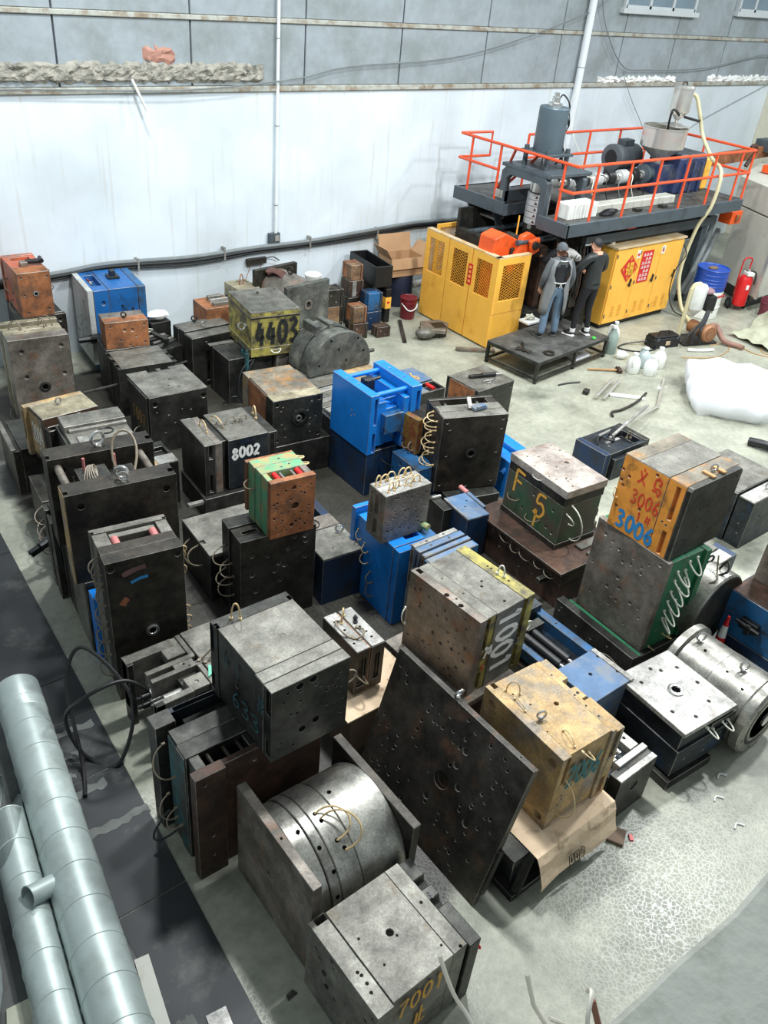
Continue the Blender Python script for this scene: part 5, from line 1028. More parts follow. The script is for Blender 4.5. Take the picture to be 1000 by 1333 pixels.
b = m.mb(); b.beam(m.P(.48, .3, 1.02), m.P(.5, .55, 1.1), .05, .03); b.build('wedge', PALE, m.t); b = m.mb(); b.beam(m.P(.5, .25, 1.03), m.P(.72, .35, 1.03), .09, .04); b.beam(m.P(.55, .2, 1.04), m.P(.7, .28, 1.05), .03, .05); b.build('clip', BLGR, m.t, bevel=.004)
m = Mould('tall', 'low black block the tall hosed mould stands on', dim=(6.55, 6.2, -.25, .4, .72, 0, .29)); m.plate('body_block', DARK, 0, 1, 0, 1, 0, 1); m.plate('edge_bar', DARK3, 0, .5, -.06, -.01, .7, 1.0)
m = Mould('c5', 'bright blue slotted mould just right of the tall hosed mould', dim=(7.55, 6.2, -.1, .75, .42, 0, .62)); m.plate('core_block', BLUE, 0, .45, 0, 1, 0, .9, hs('A', [(.5, .5)], .02, .03)); m.plate('rail', BLUE, .5, .72, 0, 1, 0, 1); m.plate('rail', BLUE, .78, 1, .0, 1, 0, .96)
for v in (.1, .4, .7):
    b = m.mb(); b.cyl(m.P(-.1, v, .6), m.P(.1, v, .7), .035, n=12); b.build('cylinder', BLUE, m.t, smooth=30)
m = Mould('x5', 'dark mould with grey top holding a roller and clip, nearest the open floor'); m.plate('body_block', DARK, .02, 1, 0, .95, 0, .985, hs('B', [(.92, .85), (.06, .86)], .022, .03)); m.plate('top_skin', GREY, 0.02, 1, 0, .98, .985, 1); m.plate('side_skin', RUST, .005, .02, .1, .95, .05, .96); m.plate('clamp_plate', DARK, 0, .02, .9, 1, 0, 1)
t = thing('roller', 'black rubber roller with steel spindle on the dark grey topped mould', 'roller', (8.98, 8.35, .575), -.3)
MB().cyl((.08, 0, .035), (.32, 0, .035), .036, n=16).build('roller_sleeve', RUBB, t, smooth=30); MB().cyl((.32, 0, .035), (.44, 0, .035), .014, n=10).build('spindle', CHROM, t, smooth=30); MB().box((-.14, -.03, 0), (.08, .03, .05)).build('block', DARK, t, bevel=.004)
t = thing('pliers', 'small pliers lying beside the rubber roller', 'pliers', (9.05, 8.15, .575), .2)
for s_ in (1, -1): MB().tube(spline([(-.1, .03 * s_, .012), (-.03, .04 * s_, .012), (.03, .006 * s_, .012), (.09, .01 * s_, .012)]), .01, 6).build('jaw', PALE, t, smooth=True)
m = Mould('dsmallblue', 'blue mould with ochre lettering and red sleeve behind the bright blue one'); m.plate('core_block', DARK, .0, 1, .0, 1, 0, .97, [rc('T', .35, .05, .95, .35, .08)]); m.plate('top_skin', BLGR, 0, 1, .4, 1, .97, 1); m.plate('edge_strip', BLGR, .0, .34, .0, .4, .97, 1); sleeve(m, .65, .08, .3, .96, .03, RED, label='red sleeve'); m.write('T', '216', .1, .5, .7, .8, P_YEL, .02)
m = Mould('c1', 'small brown steel mould with eight hose loops across its top')
m.plate('face_plate', MOTTL, 0, 1, 0, .34, 0, 1, scat('B', 44, 111, .007, .016, .012)); m.plate('cavity_block', MOTTL, .0, 1, .345, .64, 0, .995, [rc('A', .2, .5, .8, .9, .02), rc('A', .2, .1, .8, .4, .02)]); m.plate('back_plate', MOTTL, 0, 1, .65, 1, 0, 1, [rc('A', .3, .45, .8, .9, .02)]); m.plate('top_skin', PALE, .01, .99, .01, .33, 1, 1.005); m.plate('top_skin', PALE, .01, .99, .35, .63, .995, 1.002); m.plate('top_skin', PALE, .01, .99, .66, .99, 1, 1.005)
for k, (a, c_) in enumerate((((.05, .8), (.2, .9)), ((.12, .75), (.35, .85)), ((.3, .88), (.5, .85)), ((.55, .85), (.75, .9)), ((.65, .8), (.85, .85)), ((.12, .2), (.28, .35)), ((.25, .2), (.42, .4)), ((.52, .3), (.75, .4)), ((.6, .2), (.85, .3)))): m.hose('T', a, c_, .11, HOSE, .008)
m = Mould('c2', 'tall blue mould with hoses down its side, carrying the small brown mould', dim=(4.66, 5.01, -.08, .79, .56, 0, .975))
m.plate('core_block', BLUE, .0, .7, .12, .98, 0, 1, [rc('T', .5, .1, .95, .35, .1)]); m.plate('front_plate', BLUE, .01, 1, .0, .115, 0, .99, [rc('T', .3, .2, .6, .8, .02)] + hs('B', [(.5, .7), (.7, .5), (.4, .3)], .02, .02)); m.plate('back_block', BLUE2, .71, 1, .12, .98, 0, .98); m.plate('clamp_plate', BLUE, -.06, .5, 1.0, 1.08, 0, 1.08)
m.hoses('A', [((.06, .82), (.14, .72)), ((.06, .64), (.16, .54)), ((.24, .72), (.32, .64)), ((.22, .58), (.34, .5)), ((.06, .44), (.18, .3)), ((.42, .42), (.5, .32)), ((.4, .24), (.5, .12))], .07, HOSED, .007, .03)
b = m.mb(); b.cyl(m.P(.85, .2, 1.06), m.P(.72, .45, 1.06), .04, n=12); b.build('cylinder', GRN2, m.t, smooth=30, label='mint green cylinder'); m.eye('T', .22, .3, .036, .011, .5, PALE); m.plate('bracket', DARK3, .6, .95, .5, .6, 1.0, 1.12)
b = m.mb(); b.box(m.P(.35, -.1, .55), m.P(.6, 0, .62)); b.cyl(m.P(.3, -.06, .35), m.P(.3, -.06, .5), .03, n=10); b.build('coupling', BLACK, m.t)
m = Mould('c3', 'blue and steel layered mould between the tall blue one and 1001', dim=(4.78, 4.66, 0, .33, .66, 0, 1.04))
for k, (v0, v1, z, mm) in enumerate(((0, .3, .96, BLUE2), (.32, .5, .98, MOTTL), (.54, .78, 1, BLGR), (.8, 1, 1.0, PALE))): m.plate('plate', mm, .02 * (k % 2), 1 - .03 * k, v0, v1, 0, z, hs('T', [(.3, .5), (.7, .5)], .012, .02) + [rc('A', .3, .55, .7, .95, .03)])
for v0, v1, z in ((.01, .29, .96), (.33, .49, .98)): m.plate('top_skin', BLGR, .03, .97, v0, v1, z, z + .004)
m.plate('bracket', DARK, -.12, .02, .1, .6, .72, .82); m.plate('bracket', DARK2, -.1, 0, .2, .5, .5, .6)
m = Mould('c4', 'small dark blue mould with scuffed top, behind the F15 mould', dim=(6.1, 5.46, -.13, .5, .32, 0, .6)); m.plate('core_block', BLUED, 0, 1, 0, 1, 0, .98); m.plate('top_skin', BLGR, .06, 1, 0, 1, .98, 1, hs('T', [(.4, .5), (.7, .7)], .014, .015)); m.plate('edge_strip', PALE, 0, .05, -.02, 1, .97, 1.01); m.plate('spacer', DARK, -.4, -.02, .6, 1.3, 0, .96); m.plate('frame_bar', BLGR, 1.05, 1.2, .3, 1.3, .0, 1.0); sleeve(m, 1.1, 1.0, 1.3, .98, .03, REDP); m.plate('frame_bar', PALE, -.4, .0, 1.1, 1.16, .97, 1.02)

# --- back row by the wall
t = thing('round_mould', 'grey half-round mould standing with its flat disc face forward', 'mould', (7.17, 9.5, .6))
arc = [(.57 * math.cos(a), .06 + .57 * math.sin(a)) for a in [math.radians(-6 + 192 * i / 36) for i in range(37)]]
prof = arc + [(-.46, -.0), (.46, -.0)]
DISC = steel('chalky_grey_steel', (62, 64, 60), (98, 100, 94), (128, 128, 118), .3, rough=.6, metal=.2)
b = MB(); b.prism(prof, 'v', 0, .09); b.build('disc_face', DISC, t, bevel=.008)
b = MB(); b.prism([(x * .94, z * .94) for x, z in prof], 'v', .1, .3); b.build('barrel', DISC, t, bevel=.006)
b = MB(); b.prism([(x * .98, z * .98) for x, z in prof], 'v', .31, .6); b.build('barrel', DISC, t, bevel=.006)
for x in (-.3, -.05): MB().box((x, .28, .5), (x + .1, .62, .66)).build('lug', DISC, t, bevel=.005)
for q in [(-.4, .1), (.3, .42), (-.2, .46), (.1, .1), (.42, .2), (-.05, .3)]:
    c_ = Vector((q[0], -.002, q[1] + .06)); MB().cyl(c_ + Vector((0, .01, 0)), c_, .018, n=10).build('bore', BORE, t)
MB().cyl((.56, .05, .2), (.66, .05, .2), .03, n=10).build('knob', DARK, t, smooth=30)
m = Mould('half', 'low mould with pale grooved strips on top under the half-round mould', dim=(6.25, 8.45, .02, 1.65, 1.5, 0, .59)); m.plate('body_block', DARK, 0, 1, .0, 1, 0, .96)
for k in range(5): m.plate('strip', (PALE, GREY)[k % 2], .0, .6, .02 + k * .085, .09 + k * .085, .96, 1.0)
m.plate('top_skin', TAN, .62, 1, .3, .98, .96, 1.0); m.plate('top_skin', GREY, .0, .6, .46, .98, .96, .99)
t = thing('round_mould', 'round mould between square drilled plates by the wall, work gloves on it', 'mould', (7.86, 11.42, .5), .125)
b = MB(); b.featbox((-.48, 0, 0), (.46, .09, .76), hs('B', [(.5, .52)], .05, .05) + hs('B', CORN + [(.5, .9), (.1, .5), (.9, .5), (.3, .3)], .012, .02)); b.build('square_plate', DISC, t, bevel=.006, weld=True)
b = MB(); b.lathe([(.052, 0), (.09, -.006), (.09, .004)], (0, 0, .395), (0, 1, 0), 24, closed=False); b.build('locating_ring', MOTTL, t, smooth=True)
b = MB(); b.lathe([(.37, .095), (.37, .85)], (0, 0, .4), (0, 1, 0), 36); b.build('barrel', MOTTL, t, smooth=30)
b = MB(); b.featbox((-.46, .86, 0), (.46, .95, .8), []); b.build('square_plate', DARK2, t, bevel=.006)
b = MB(); b.torus((.0, .5, .84), (1, .4, 0), .055, .014, 18, 8); b.cyl((0, .5, .74), (0, .5, .8), .03, n=10); b.build('eye_bolt', DARK, t, smooth=True)
t2 = thing('work_glove', 'pair of brown work gloves draped over the round mould by the wall', 'gloves', (7.62, 12.12, 1.27), .3)
GLOV = paint('brown_glove', (92, 62, 54), .8, var=.2)
b = MB()
for k in range(4): b.tube(spline([(-.1 + .05 * k, .06, -.03), (-.08 + .05 * k, -.02, .02), (-.05 + .05 * k, -.12, .0), (-.04 + .05 * k, -.2, -.05)]), .024, 7)
b.build('glove_fingers', GLOV, t2, smooth=True); MB().sphere((0, .08, -.0), .1, 14, (1.3, .9, .45)).build('glove_palm', GLOV, t2, smooth=True)
m = Mould('base', 'dark block under the round mould by the wall', dim=(7.4, 11.35, .125, 1.0, .95, 0, .495)); m.plate('body_block', DARK2, 0, 1, 0, .96, 0, 1); m.plate('front_plate', DARK, .02, .96, -.03, -.0, .05, .9)
t = thing('plastic_tub', 'white plastic tub with lid behind the round mould', 'tub', (8.62, 12.42, .72))
MB().lathe([(.13, 0), (.15, .26), (.155, .27), (.155, .29), (.14, .3)], n=24).build('tub_body', WHITE, t, smooth=30)
tag(MB().box((8.3, 12.25, 0), (8.95, 12.75, .72)).build('steel_mould', DARK2, bevel=.006), 'dark block under the white plastic tub by the wall', 'mould')
m = Mould('x', 'small tan mould with wire loop on top, left of the round mould', dim=(6.95, 12.2, 0, .5, .42, .5, .52)); m.plate('core_block', T3, 0, 1, 0, .5, 0, 1); m.plate('back_block', T3, .02, 1, .52, 1, 0, .98, [rc('T', .1, .2, .9, .8, .03)]); m.hose('T', (.4, .5), (.6, .55), .18, RUST, .009); b = m.mb(); b.cyl(m.P(-.4, .2, .8), m.P(0, .3, .86), .025, n=10); b.build('rod', DARK, m.t, smooth=30)
m = Mould('x', 'dark block under the small tan mould at the wall', dim=(6.9, 12.1, 0, .65, .5, 0, .49)); m.plate('body_block', DARK, 0, 1, 0, 1, 0, .5); m.plate('top_block', DARK2, .02, .98, .02, 1, .5, 1)
m = Mould('x', 'rusty tan small mould with bright slots, behind the yellow mould', dim=(6.05, 11.65, -.05, .5, .55, 0, 1.05)); m.plate('core_block', RUST, 0, 1, 0, 1, 0, .97); m.plate('rail', GREY, .3, .9, .15, .28, .97, 1.02); m.plate('rail', PALE, .3, .9, .42, .5, .97, 1.03); m.plate('rail', GREY, .35, .8, .65, .8, .97, 1.04)
def lumpy_ball(r0, seed):
    q_ = random.Random(seed); m_ = MB().sphere((0, 0, 0), r0, 14, (1.5, .9, .55)); m_.v = [p * (1 + .3 * (q_.random() - .5)) for p in m_.v]; return m_
t = thing('small_valve', 'heap of small dark cylinders and clips between moulds beside the wall', 'valve', (5.25, 11.6, .6), .2)
MB().box((-.25, -.2, -.6), (.3, .3, 0)).build('block', DARK, t, bevel=.005)
for k in range(4): MB().cyl((-.2, -.12 + .09 * k, .05 + .02 * k), (.18, -.1 + .09 * k, .06), .025, n=10).build('cylinder', (DARK, GREY)[k % 2], t, smooth=30)
MB().box((-.05, -.15, .08), (.02, .25, .14)).build('bracket', DARK, t)
tag(lumpy_ball(.13, 3).build('plastic_bag', WHITE, loc=(5.5, 12.3, .79), smooth=True), 'crumpled white plastic bag by the wall near the bright blue mould', 'bag')
tag(MB().box((-.17, -.15, 0), (.17, .15, .72)).build('steel_block', DARK, bevel=.006, loc=(5.5, 12.3, 0)), 'dark block under crumpled white plastic bag', 'block')

# small blocks stacked near the wall
def block(label, x, y, z, wd, d, h, m1, m2, yaw=-.12, lab=None):
    m = Mould('x', label, 'small_mould', 'mould', None, dim=(x, y, yaw, d, wd, z, h))
    m.plate('front_plate', m1, 0, .82, 0, .45, 0, 1, hs('B', [(.3, .7), (.7, .3)], .012, .015)); m.plate('back_plate', m2, .0, .84, .47, 1, 0, .985); m.plate('side_plate', m2, .86, 1, -.03, 1, 0, 1.02); return m
WDM = steel('brown_wood_toned_steel', (124, 92, 66), (160, 126, 92), (84, 68, 54), .35, rough=.6, metal=.1)
block('small dark topped block with wire loop, top of the pile left of the brown column', 8.55, 11.85, .58, .33, .3, .31, DARK2, DARK2).hose('T', (.3, .4), (.5, .5), .05, HOSED, .005)
block('small wood-brown block with dark grain, middle of the pile behind the half-round disc', 8.55, 11.85, .28, .33, .3, .295, WDM, DARK2)
block('small green block at the bottom of the pile behind the half-round disc', 8.55, 11.85, 0, .33, .3, .275, paint('bright_green_block', (32, 148, 74), .5), DARK2)
block('small wood-brown block on top of the brown column beside the black bin', 9.33, 12.22, .85, .25, .33, .28, WDM, RUST).hose('A', (.6, .1), (.9, .0), .05, HOSED, .005)
bk = block('small dark block with pale stripe, second from top of the brown column', 9.3, 12.2, .53, .3, .33, .315, RUSTD, RUSTD); bk.plate('pale_stripe', PALE, .2, .5, -.02, .0, .05, .98)
block('small dark block hidden low behind the brown column by the bin', 9.3, 12.2, 0, .3, .33, .525, DARK2, RUSTD)
block('small salmon-brown block with drips, upper one in front of the brown column', 8.98, 11.6, .3, .27, .28, .29, WDM, RUST)
block('small brown block with wide cap, bottom front of the brown column', 8.96, 11.55, 0, .3, .32, .295, RUSTD, DARK2)
block('small blue-grey block with strip, upper one under the black bin', 9.5, 11.85, .36, .3, .3, .33, BLUE2, BLUED)
block('small blue block with white scribble under the upper blue-grey block', 9.46, 11.8, 0.0, .3, .32, .355, BLUED, BLUED)
block('small flat-topped brown block on floor in front of the blue blocks', 9.42, 11.42, 0, .28, .22, .2, RUSTD, RUSTD)
t = thing('upright_case', 'narrow black upright case with one yellow stripe beside blue blocks', 'case', (10.02, 11.98, 0), -.1)
MB().box((0, 0, 0), (.12, .4, .66)).build('case_body', BLACK, t, bevel=.008); MB().box((-.004, -.005, .28), (.124, .405, .5)).build('stripe', YELM, t, label='yellow stripe'); MB().box((.03, -.007, .38), (.09, -.004, .42)).build('mark', RED, t)
m = Mould('bin', 'long open black plastic bin on top of the small blocks', 'plastic_bin', 'bin')
for nm, q in (('end_wall', (0, 1, 0, .03, 0, 1)), ('end_wall', (0, 1, .97, 1, 0, 1)), ('side_wall', (0, .07, .03, .97, 0, 1)), ('side_wall', (.93, 1, .03, .97, 0, 1)), ('bin_floor', (.07, .93, .03, .97, 0, .05))): m.plate(nm, BLACK, *q)
tag(MB().box((9.72, 12.3, 0), (10.15, 12.9, .69)).build('steel_mould', DARK, bevel=.006), 'dark block under the back end of the long black bin', 'mould')
# ------------------------------------------------------------------ blow moulding machine
M0 = thing('moulding_machine', 'big grey machine with orange railed deck, tall cylinder and steel hopper', 'machine', (14, 10.8, 0))
MO = (14, 10.8, 0)
def mm(): return MB(MO)
def bx(name, mat, lo, hi, parent=None, bevel=.006, label=None): return mm().box(lo, hi).build(name, mat, parent or M0, bevel=bevel, label=label)
dk = bx('deck_plate', CHEQ, (13.1, 9.62, 2.26), (17.5, 12.1, 2.3), bevel=0)
bx('deck_plate', CHEQ, (11.99, 9.62, 2.26), (13.08, 10.2, 2.3), bevel=0); bx('deck_plate', CHEQ, (11.99, 11.2, 2.26), (13.08, 12.48, 2.3), bevel=0)
for lo, hi in (((11.95, 9.55, 2.08), (17.5, 9.63, 2.31)), ((11.93, 9.55, 2.08), (12.0, 10.25, 2.31)), ((11.93, 11.15, 2.08), (12.0, 12.5, 2.31)), ((17.44, 9.63, 2.08), (17.52, 12.1, 2.31)), ((12.0, 12.42, 2.08), (13.1, 12.5, 2.3)), ((13.1, 12.05, 2.08), (17.5, 12.12, 2.3)), ((12.0, 10.16, 2.05), (17.4, 10.26, 2.26)), ((12.0, 11.16, 2.05), (17.4, 11.26, 2.26))):
    bx('deck_beam', MGREY, lo, hi)
# railing
def rail(pts, name='rail', r=.026):
    return mm().tube(pts, r, 8).build(name, RAIL, M0, smooth=40)
zt, zm, zb = 3.26, 2.83, 2.3
rail([(11.97, 12.45, zt), (11.97, 9.6, zt)]); rail([(11.97, 9.6, zt), (17.5, 9.6, zt)]); rail([(17.5, 9.6, zt), (17.5, 12.05, zt)]); rail([(13.35, 12.05, zt), (17.5, 12.05, zt)])
rail([(11.97, 12.5, zt), (12.74, 12.45, zt), (12.74, 12.45, zm), (11.97, 12.5, zm)]); rail([(11.97, 12.5, zm), (11.97, 11.4, zm)])
rail([(11.97, 9.9, zm), (11.97, 9.6, zm), (17.5, 9.6, zm)]); rail([(17.5, 9.6, zm), (17.5, 12.05, zm)]); rail([(13.35, 12.05, zm), (17.5, 12.05, zm)])
for x, y in ((11.97, 12.18), (11.97, 11.42), (11.97, 9.87), (12.54, 9.6), (13.46, 9.6), (14.33, 9.6), (15.22, 9.6), (16.12, 9.6), (17.05, 9.6), (17.5, 9.62), (13.35, 12.05), (14.2, 12.05), (15.2, 12.05), (16.2, 12.05), (17.2, 12.05), (17.5, 10.8), (17.5, 12.05)):
    p = mm().tube([(x, y, zb - .06), (x, y, zt)], .024, 8).build('rail_post', RAIL, M0, smooth=40)
    mm().prism([(y - .0, zb - .16), (y - .04, zb - .04), (y + .04, zb - .04)], 'u', x - .03, x + .03).build('gusset', MGREY, p)
rail([(11.97, 11.42, zm - .45), (12.75, 11.0, zt)], 'rail_brace'); rail([(12.02, 11.1, zt), (12.75, 12.1, zb)], 'rail_brace')
# portal, hydraulic cylinder, accumulator head
hx, hy = 12.5, 10.8
P_ = [(10.2, 2.1), (10.34, 2.1), (10.34, 2.72), (10.42, 2.8), (11.12, 2.8), (11.2, 2.72), (11.2, 2.1), (11.34, 2.1), (11.34, 2.84), (11.26, 2.92), (10.28, 2.92), (10.2, 2.84)]
mm().prism(P_, 'u', 11.98, 12.1).build('portal_frame', MGREY, M0, bevel=.006); mm().prism(P_, 'u', 12.95, 13.07).build('portal_frame', MGREY, M0, bevel=.006)
bx('top_plate', MGREY, (11.98, 10.2, 2.92), (13.15, 11.36, 2.98)); bx('beam_block', MGREY, (12.0, 11.2, 2.3), (12.9, 11.34, 2.5)); bx('name_plate', PALE, (11.955, 11.22, 2.36), (11.975, 11.42, 2.5))
for dx, dy in ((-.26, -.26), (.26, -.26), (-.26, .26), (.26, .26)):
    mm().cyl((hx + dx, hy + dy, 2.96), (hx + dx, hy + dy, 3.32), .045, n=12).build('column', MGREY, M0, smooth=40)
mm().cyl((hx, hy, 2.96), (hx, hy, 3.2), .05, n=12).build('piston_rod', CHROM, M0, smooth=40)
bx('flange_plate', MGREY, (hx - .34, hy - .34, 3.2), (hx + .34, hy + .34, 3.25))
mm().lathe([(.26, 3.25), (.265, 3.27), (.265, 3.96), (.25, 3.98)], (hx, hy, 0), n=32).build('hydraulic_cylinder', paint('cylinder_grey_paint', (84, 100, 108), .4, .1, var=.06), M0, smooth=30)
mm().lathe([(.12, 3.98), (.12, 4.04), (.07, 4.05), (.07, 4.13), (.045, 4.14), (.045, 4.2)], (hx, hy, 0), n=20).build('end_cap', CHROM, M0, smooth=30)
mm().tube(spline([(hx + .08, hy, 4.1), (hx + .18, hy, 4.16), (hx + .27, hy - .1, 4.0), (hx + .3, hy - .05, 3.7), (hx + .27, hy - .1, 3.4), (hx + .34, hy - .1, 3.1), (hx + .4, hy - .2, 2.7)]), .014, 7).build('hose', CABLE, M0, smooth=True)
for k in range(5):
    a = rnd.random() * .06; mm().tube(spline([(hx + .28, hy - .08 + .03 * k, 3.95 - .05 * k), (hx + .33, hy - .12 + a, 3.7 - a), (hx + .27 + a, hy - .05, 3.45), (hx + .36, hy - .1 + a, 3.2), (hx + .3, hy + a, 3.0)]), .009, 5).build('cable', (CABLE, CABLE, CABLG)[k % 3], M0, smooth=True)
mm().lathe([(.17, 2.78), (.19, 2.72), (.19, 2.55), (.2, 2.55)], (hx, hy, 0), n=28).build('head_neck', STNL, M0, smooth=30)
z = 2.53
WTRI = paint('warning_label', (60, 44, 40), .5)
for k in range(5):
    hb = mm().lathe([(.205, z - .105), (.215, z - .1), (.215, z - .01), (.205, z - .004)], (hx, hy, 0), n=32).build('heater_band', SILV, M0, smooth=30)
    q = mm()
    for a in (3.7, 4.6):
        c_ = Vector((hx + .217 * math.cos(a), hy + .217 * math.sin(a), z - .05)); tg = Vector((-math.sin(a), math.cos(a), 0))
        q.add([c_ - tg * .03 + Vector((0, 0, -.025)), c_ + tg * .03 + Vector((0, 0, -.025)), c_ + Vector((0, 0, .03))], [(0, 1, 2)])
    q.build('warning_mark', WTRI, hb); z -= .11
mm().lathe([(.16, 1.78), (.2, 1.82), (.2, 1.95), (.17, 1.97)], (hx, hy, 0), n=28).build('die_head', DARK2, M0, smooth=30)
for a in (3.4, 5.0): bx('terminal_box', PALE, (hx + .2 * math.cos(a) - .02, hy + .2 * math.sin(a) - .04, 1.9), (hx + .2 * math.cos(a) + .04, hy + .2 * math.sin(a) + .03, 2.0))
# extruder barrel, gearbox, motor
bz = 2.66
mm().cyl((12.9, hy, bz), (15.6, hy, bz), .085, n=20).build('barrel', STNL, M0, smooth=30)
for k, x in enumerate((13.15, 13.55, 13.95, 14.35, 14.75, 15.1)):
    mm().lathe([(.1, 0), (.13, .01), (.13, .2), (.1, .21)], (x, hy, bz), (1, 0, 0), 22).build('heater_band', (SILV, BLACK)[k % 2], M0, smooth=30)
    mm().tube(spline([(x + .1, hy - .1, bz + .1), (x + .16, hy - .22, bz + .06), (x + .1, hy - .28, bz - .12), (x + .2, hy - .3, 2.34)]), .01, 6).build('cable', (CABLG, HOSEW, CABLE)[k % 3], M0, smooth=True)
mm().lathe([(.1, 0), (.19, .01), (.19, .08), (.12, .09), (.12, .3)], (15.5, hy, bz), (1, 0, 0), 24).build('flange', MGREY, M0, smooth=30)
gb = bx('gearbox', NAVY, (16.2, 10.42, 2.3), (17.15, 11.2, 3.0), bevel=.03)
for x in (16.4, 16.7, 17.0): bx('rib', NAVY, (x - .03, 10.38, 2.3), (x + .03, 10.42, 2.9), gb)
bx('feed_throat', NAVY, (15.8, 10.55, 2.3), (16.2, 11.05, 2.86)); bx('guard_cover', YELM, (17.17, 10.4, 2.32), (17.36, 11.0, 2.96), bevel=.04); bx('gearbox_lid', MGREY, (16.25, 10.45, 3.0), (17.1, 11.15, 3.06), bevel=.02)
mt = mm().lathe([(.2, 0), (.26, .02), (.26, .1), (.24, .12), (.24, .75), (.2, .8)], (15.25, 11.45, 2.86), (1, 0, 0), 28).build('electric_motor', paint('motor_grey', (92, 98, 102), .5, .2, var=.1), M0, smooth=30)
mm().lathe([(.001, -.004), (.15, -.004), (.16, .004)], (15.25, 11.45, 2.86), (1, 0, 0), 24, closed=False).build('fan_grille', BLACK, mt)
bx('motor_foot', MGREY, (15.35, 11.25, 2.3), (16.0, 11.65, 2.64)); bx('terminal_box', MGREY, (15.5, 11.35, 3.08), (15.8, 11.55, 3.2))
# hopper and vacuum tank
px, py = 15.95, 10.8
hp = mm().lathe([(.09, 2.86), (.1, 2.92), (.42, 3.16), (.44, 3.18), (.44, 3.52), (.455, 3.53), (.455, 3.55), (.43, 3.55), (.43, 3.2), (.1, 2.96)], (px, py, 0), n=36, closed=False).build('hopper', STNL, M0, smooth=30)
bx('hopper_lid', STNL, (px + .05, py - .25, 3.55), (px + .45, py + .3, 3.565)); tk = mm().lathe([(.03, 3.6), (.04, 3.66), (.19, 3.82), (.195, 3.84), (.195, 4.22), (.205, 4.23), (.205, 4.26), (.18, 4.29), (.001, 4.3)], (px + .3, py, 0), n=28).build('vacuum_tank', STNL, M0, smooth=30)
mm().tube(spline([(px + .2, py, 4.27), (px + .22, py, 4.33), (px + .32, py, 4.35), (px + .38, py, 4.27)]), .014, 7).build('lid_handle', DARK, tk, smooth=True)
mm().tube(spline([(px + .2, py - .1, 3.76), (px + .02, py - .1, 3.86), (px - .08, py - .1, 3.84), (px - .06, py - .08, 3.6), (px + .02, py - .05, 3.45)]), .022, 8).build('discharge_flap', BLACK, M0, smooth=True)
mm().tube([(px + .3, py - .16, 3.74), (px + .75, py - .22, 3.66), (px + .82, py - .22, 3.74)], .025, 8).build('bracket_arm', BLACK, M0, smooth=40); mm().box((px + .14, py - .12, 3.5), (px + .34, py + .1, 3.6)).build('tank_seat', PALE, M0)
BEIG = paint('beige_suction_hose', (206, 198, 160), .5, var=.06)
tag(MB().tube(spline([(px + .48, py, 4.14), (px + .62, py - .1, 4.1), (px + .74, py - .2, 3.8), (16.85, 10.5, 3.4), (16.5, 9.95, 3.1), (16.28, 9.52, 2.92), (16.25, 9.5, 2.3), (16.2, 9.66, 1.8), (16.12, 9.7, .9), (16.13, 9.5, .3), (16.12, 9.3, .1), (15.9, 9.0, .05), (15.6, 8.8, .08), (15.5, 8.65, .25)], 8), .038, 10).build('suction_hose', BEIG, smooth=True), 'long beige suction hose running from hopper tank down to the floor loader', 'hose')
# boxes and trays on the deck
for k in range(5): bx('control_box', WHITE, (12.22 + .16 * k, 9.8, 2.3), (12.36 + .16 * k, 10.12, 2.56), bevel=.01)
bx('cable_tray', PANW, (13.15, 9.95, 2.3), (15.6, 10.2, 2.44), bevel=.01); bx('cable_tray', PANW, (13.6, 10.3, 2.3), (15.9, 10.42, 2.36), bevel=.01)
for k in range(3): mm().tube([Vector((13.3 + .18 * math.cos(a * .7) + .05 * k, 9.8 + .08 * math.sin(a * .7), 2.33 + .02 * k)) for a in range(9)], .02, 6, True).build('cable', CABLE, M0, smooth=True)
for x in (14.1, 14.9): bx('deck_clip', DARK, (x, 9.72, 2.3), (x + .16, 9.84, 2.36))
# frame and clamp unit below the deck
for lo, hi, m_ in (((13.0, 9.9, 1.72), (17.3, 10.0, 1.9), MGREY), ((13.0, 10.25, 1.35), (17.3, 10.4, 1.55), DARK), ((13.4, 10.0, 0), (13.6, 10.2, 2.1), DARK), ((17.0, 10.0, 0), (17.2, 10.2, 2.1), MGREY), ((13.4, 11.6, 0), (13.6, 11.8, 2.1), DARK), ((17.0, 11.6, 0), (17.2, 11.8, 2.1), MGREY), ((12.6, 11.7, 0), (12.75, 11.85, 2.1), DARK)):
    bx('frame_beam', m_, lo, hi)
bx('clamp_platen', DARK, (11.45, 10.3, .55), (11.6, 11.75, 1.75)); bx('clamp_platen', RUSTD, (12.35, 10.35, .5), (12.5, 11.7, 1.66)); bx('clamp_platen', DARK2, (13.0, 10.0, .5), (13.2, 11.8, 1.85)); bx('mould_half', DARK3, (12.52, 10.4, .75), (12.72, 11.3, 1.55)); bx('clamp_base', DARK, (11.2, 10.2, .2), (13.7, 11.9, .5)); bx('back_panel', DARK, (11.6, 11.9, .2), (17.3, 11.96, 2.05)); bx('oil_tank', DARK, (14.1, 10.55, 0.05), (16.9, 11.5, 1.3))
for y, z in ((10.25, 1.86), (11.5, 1.72), (10.25, .42)): mm().cyl((11.5, y, z), (13.4, y, z), .05, n=14).build('tie_bar', MGREY, M0, smooth=30)
for x in (12.82, 13.28): mm().cyl((x, 9.97, .9), (x, 9.97, 1.55), .012, n=8).build('brass_rail', paint('brass_strip', (190, 150, 70), .35, .7), M0)
mm().cyl((11.84, 10.6, 1.86), (11.84, 10.6, 2.22), .014, n=8).build('yellow_rod', YELM, M0)
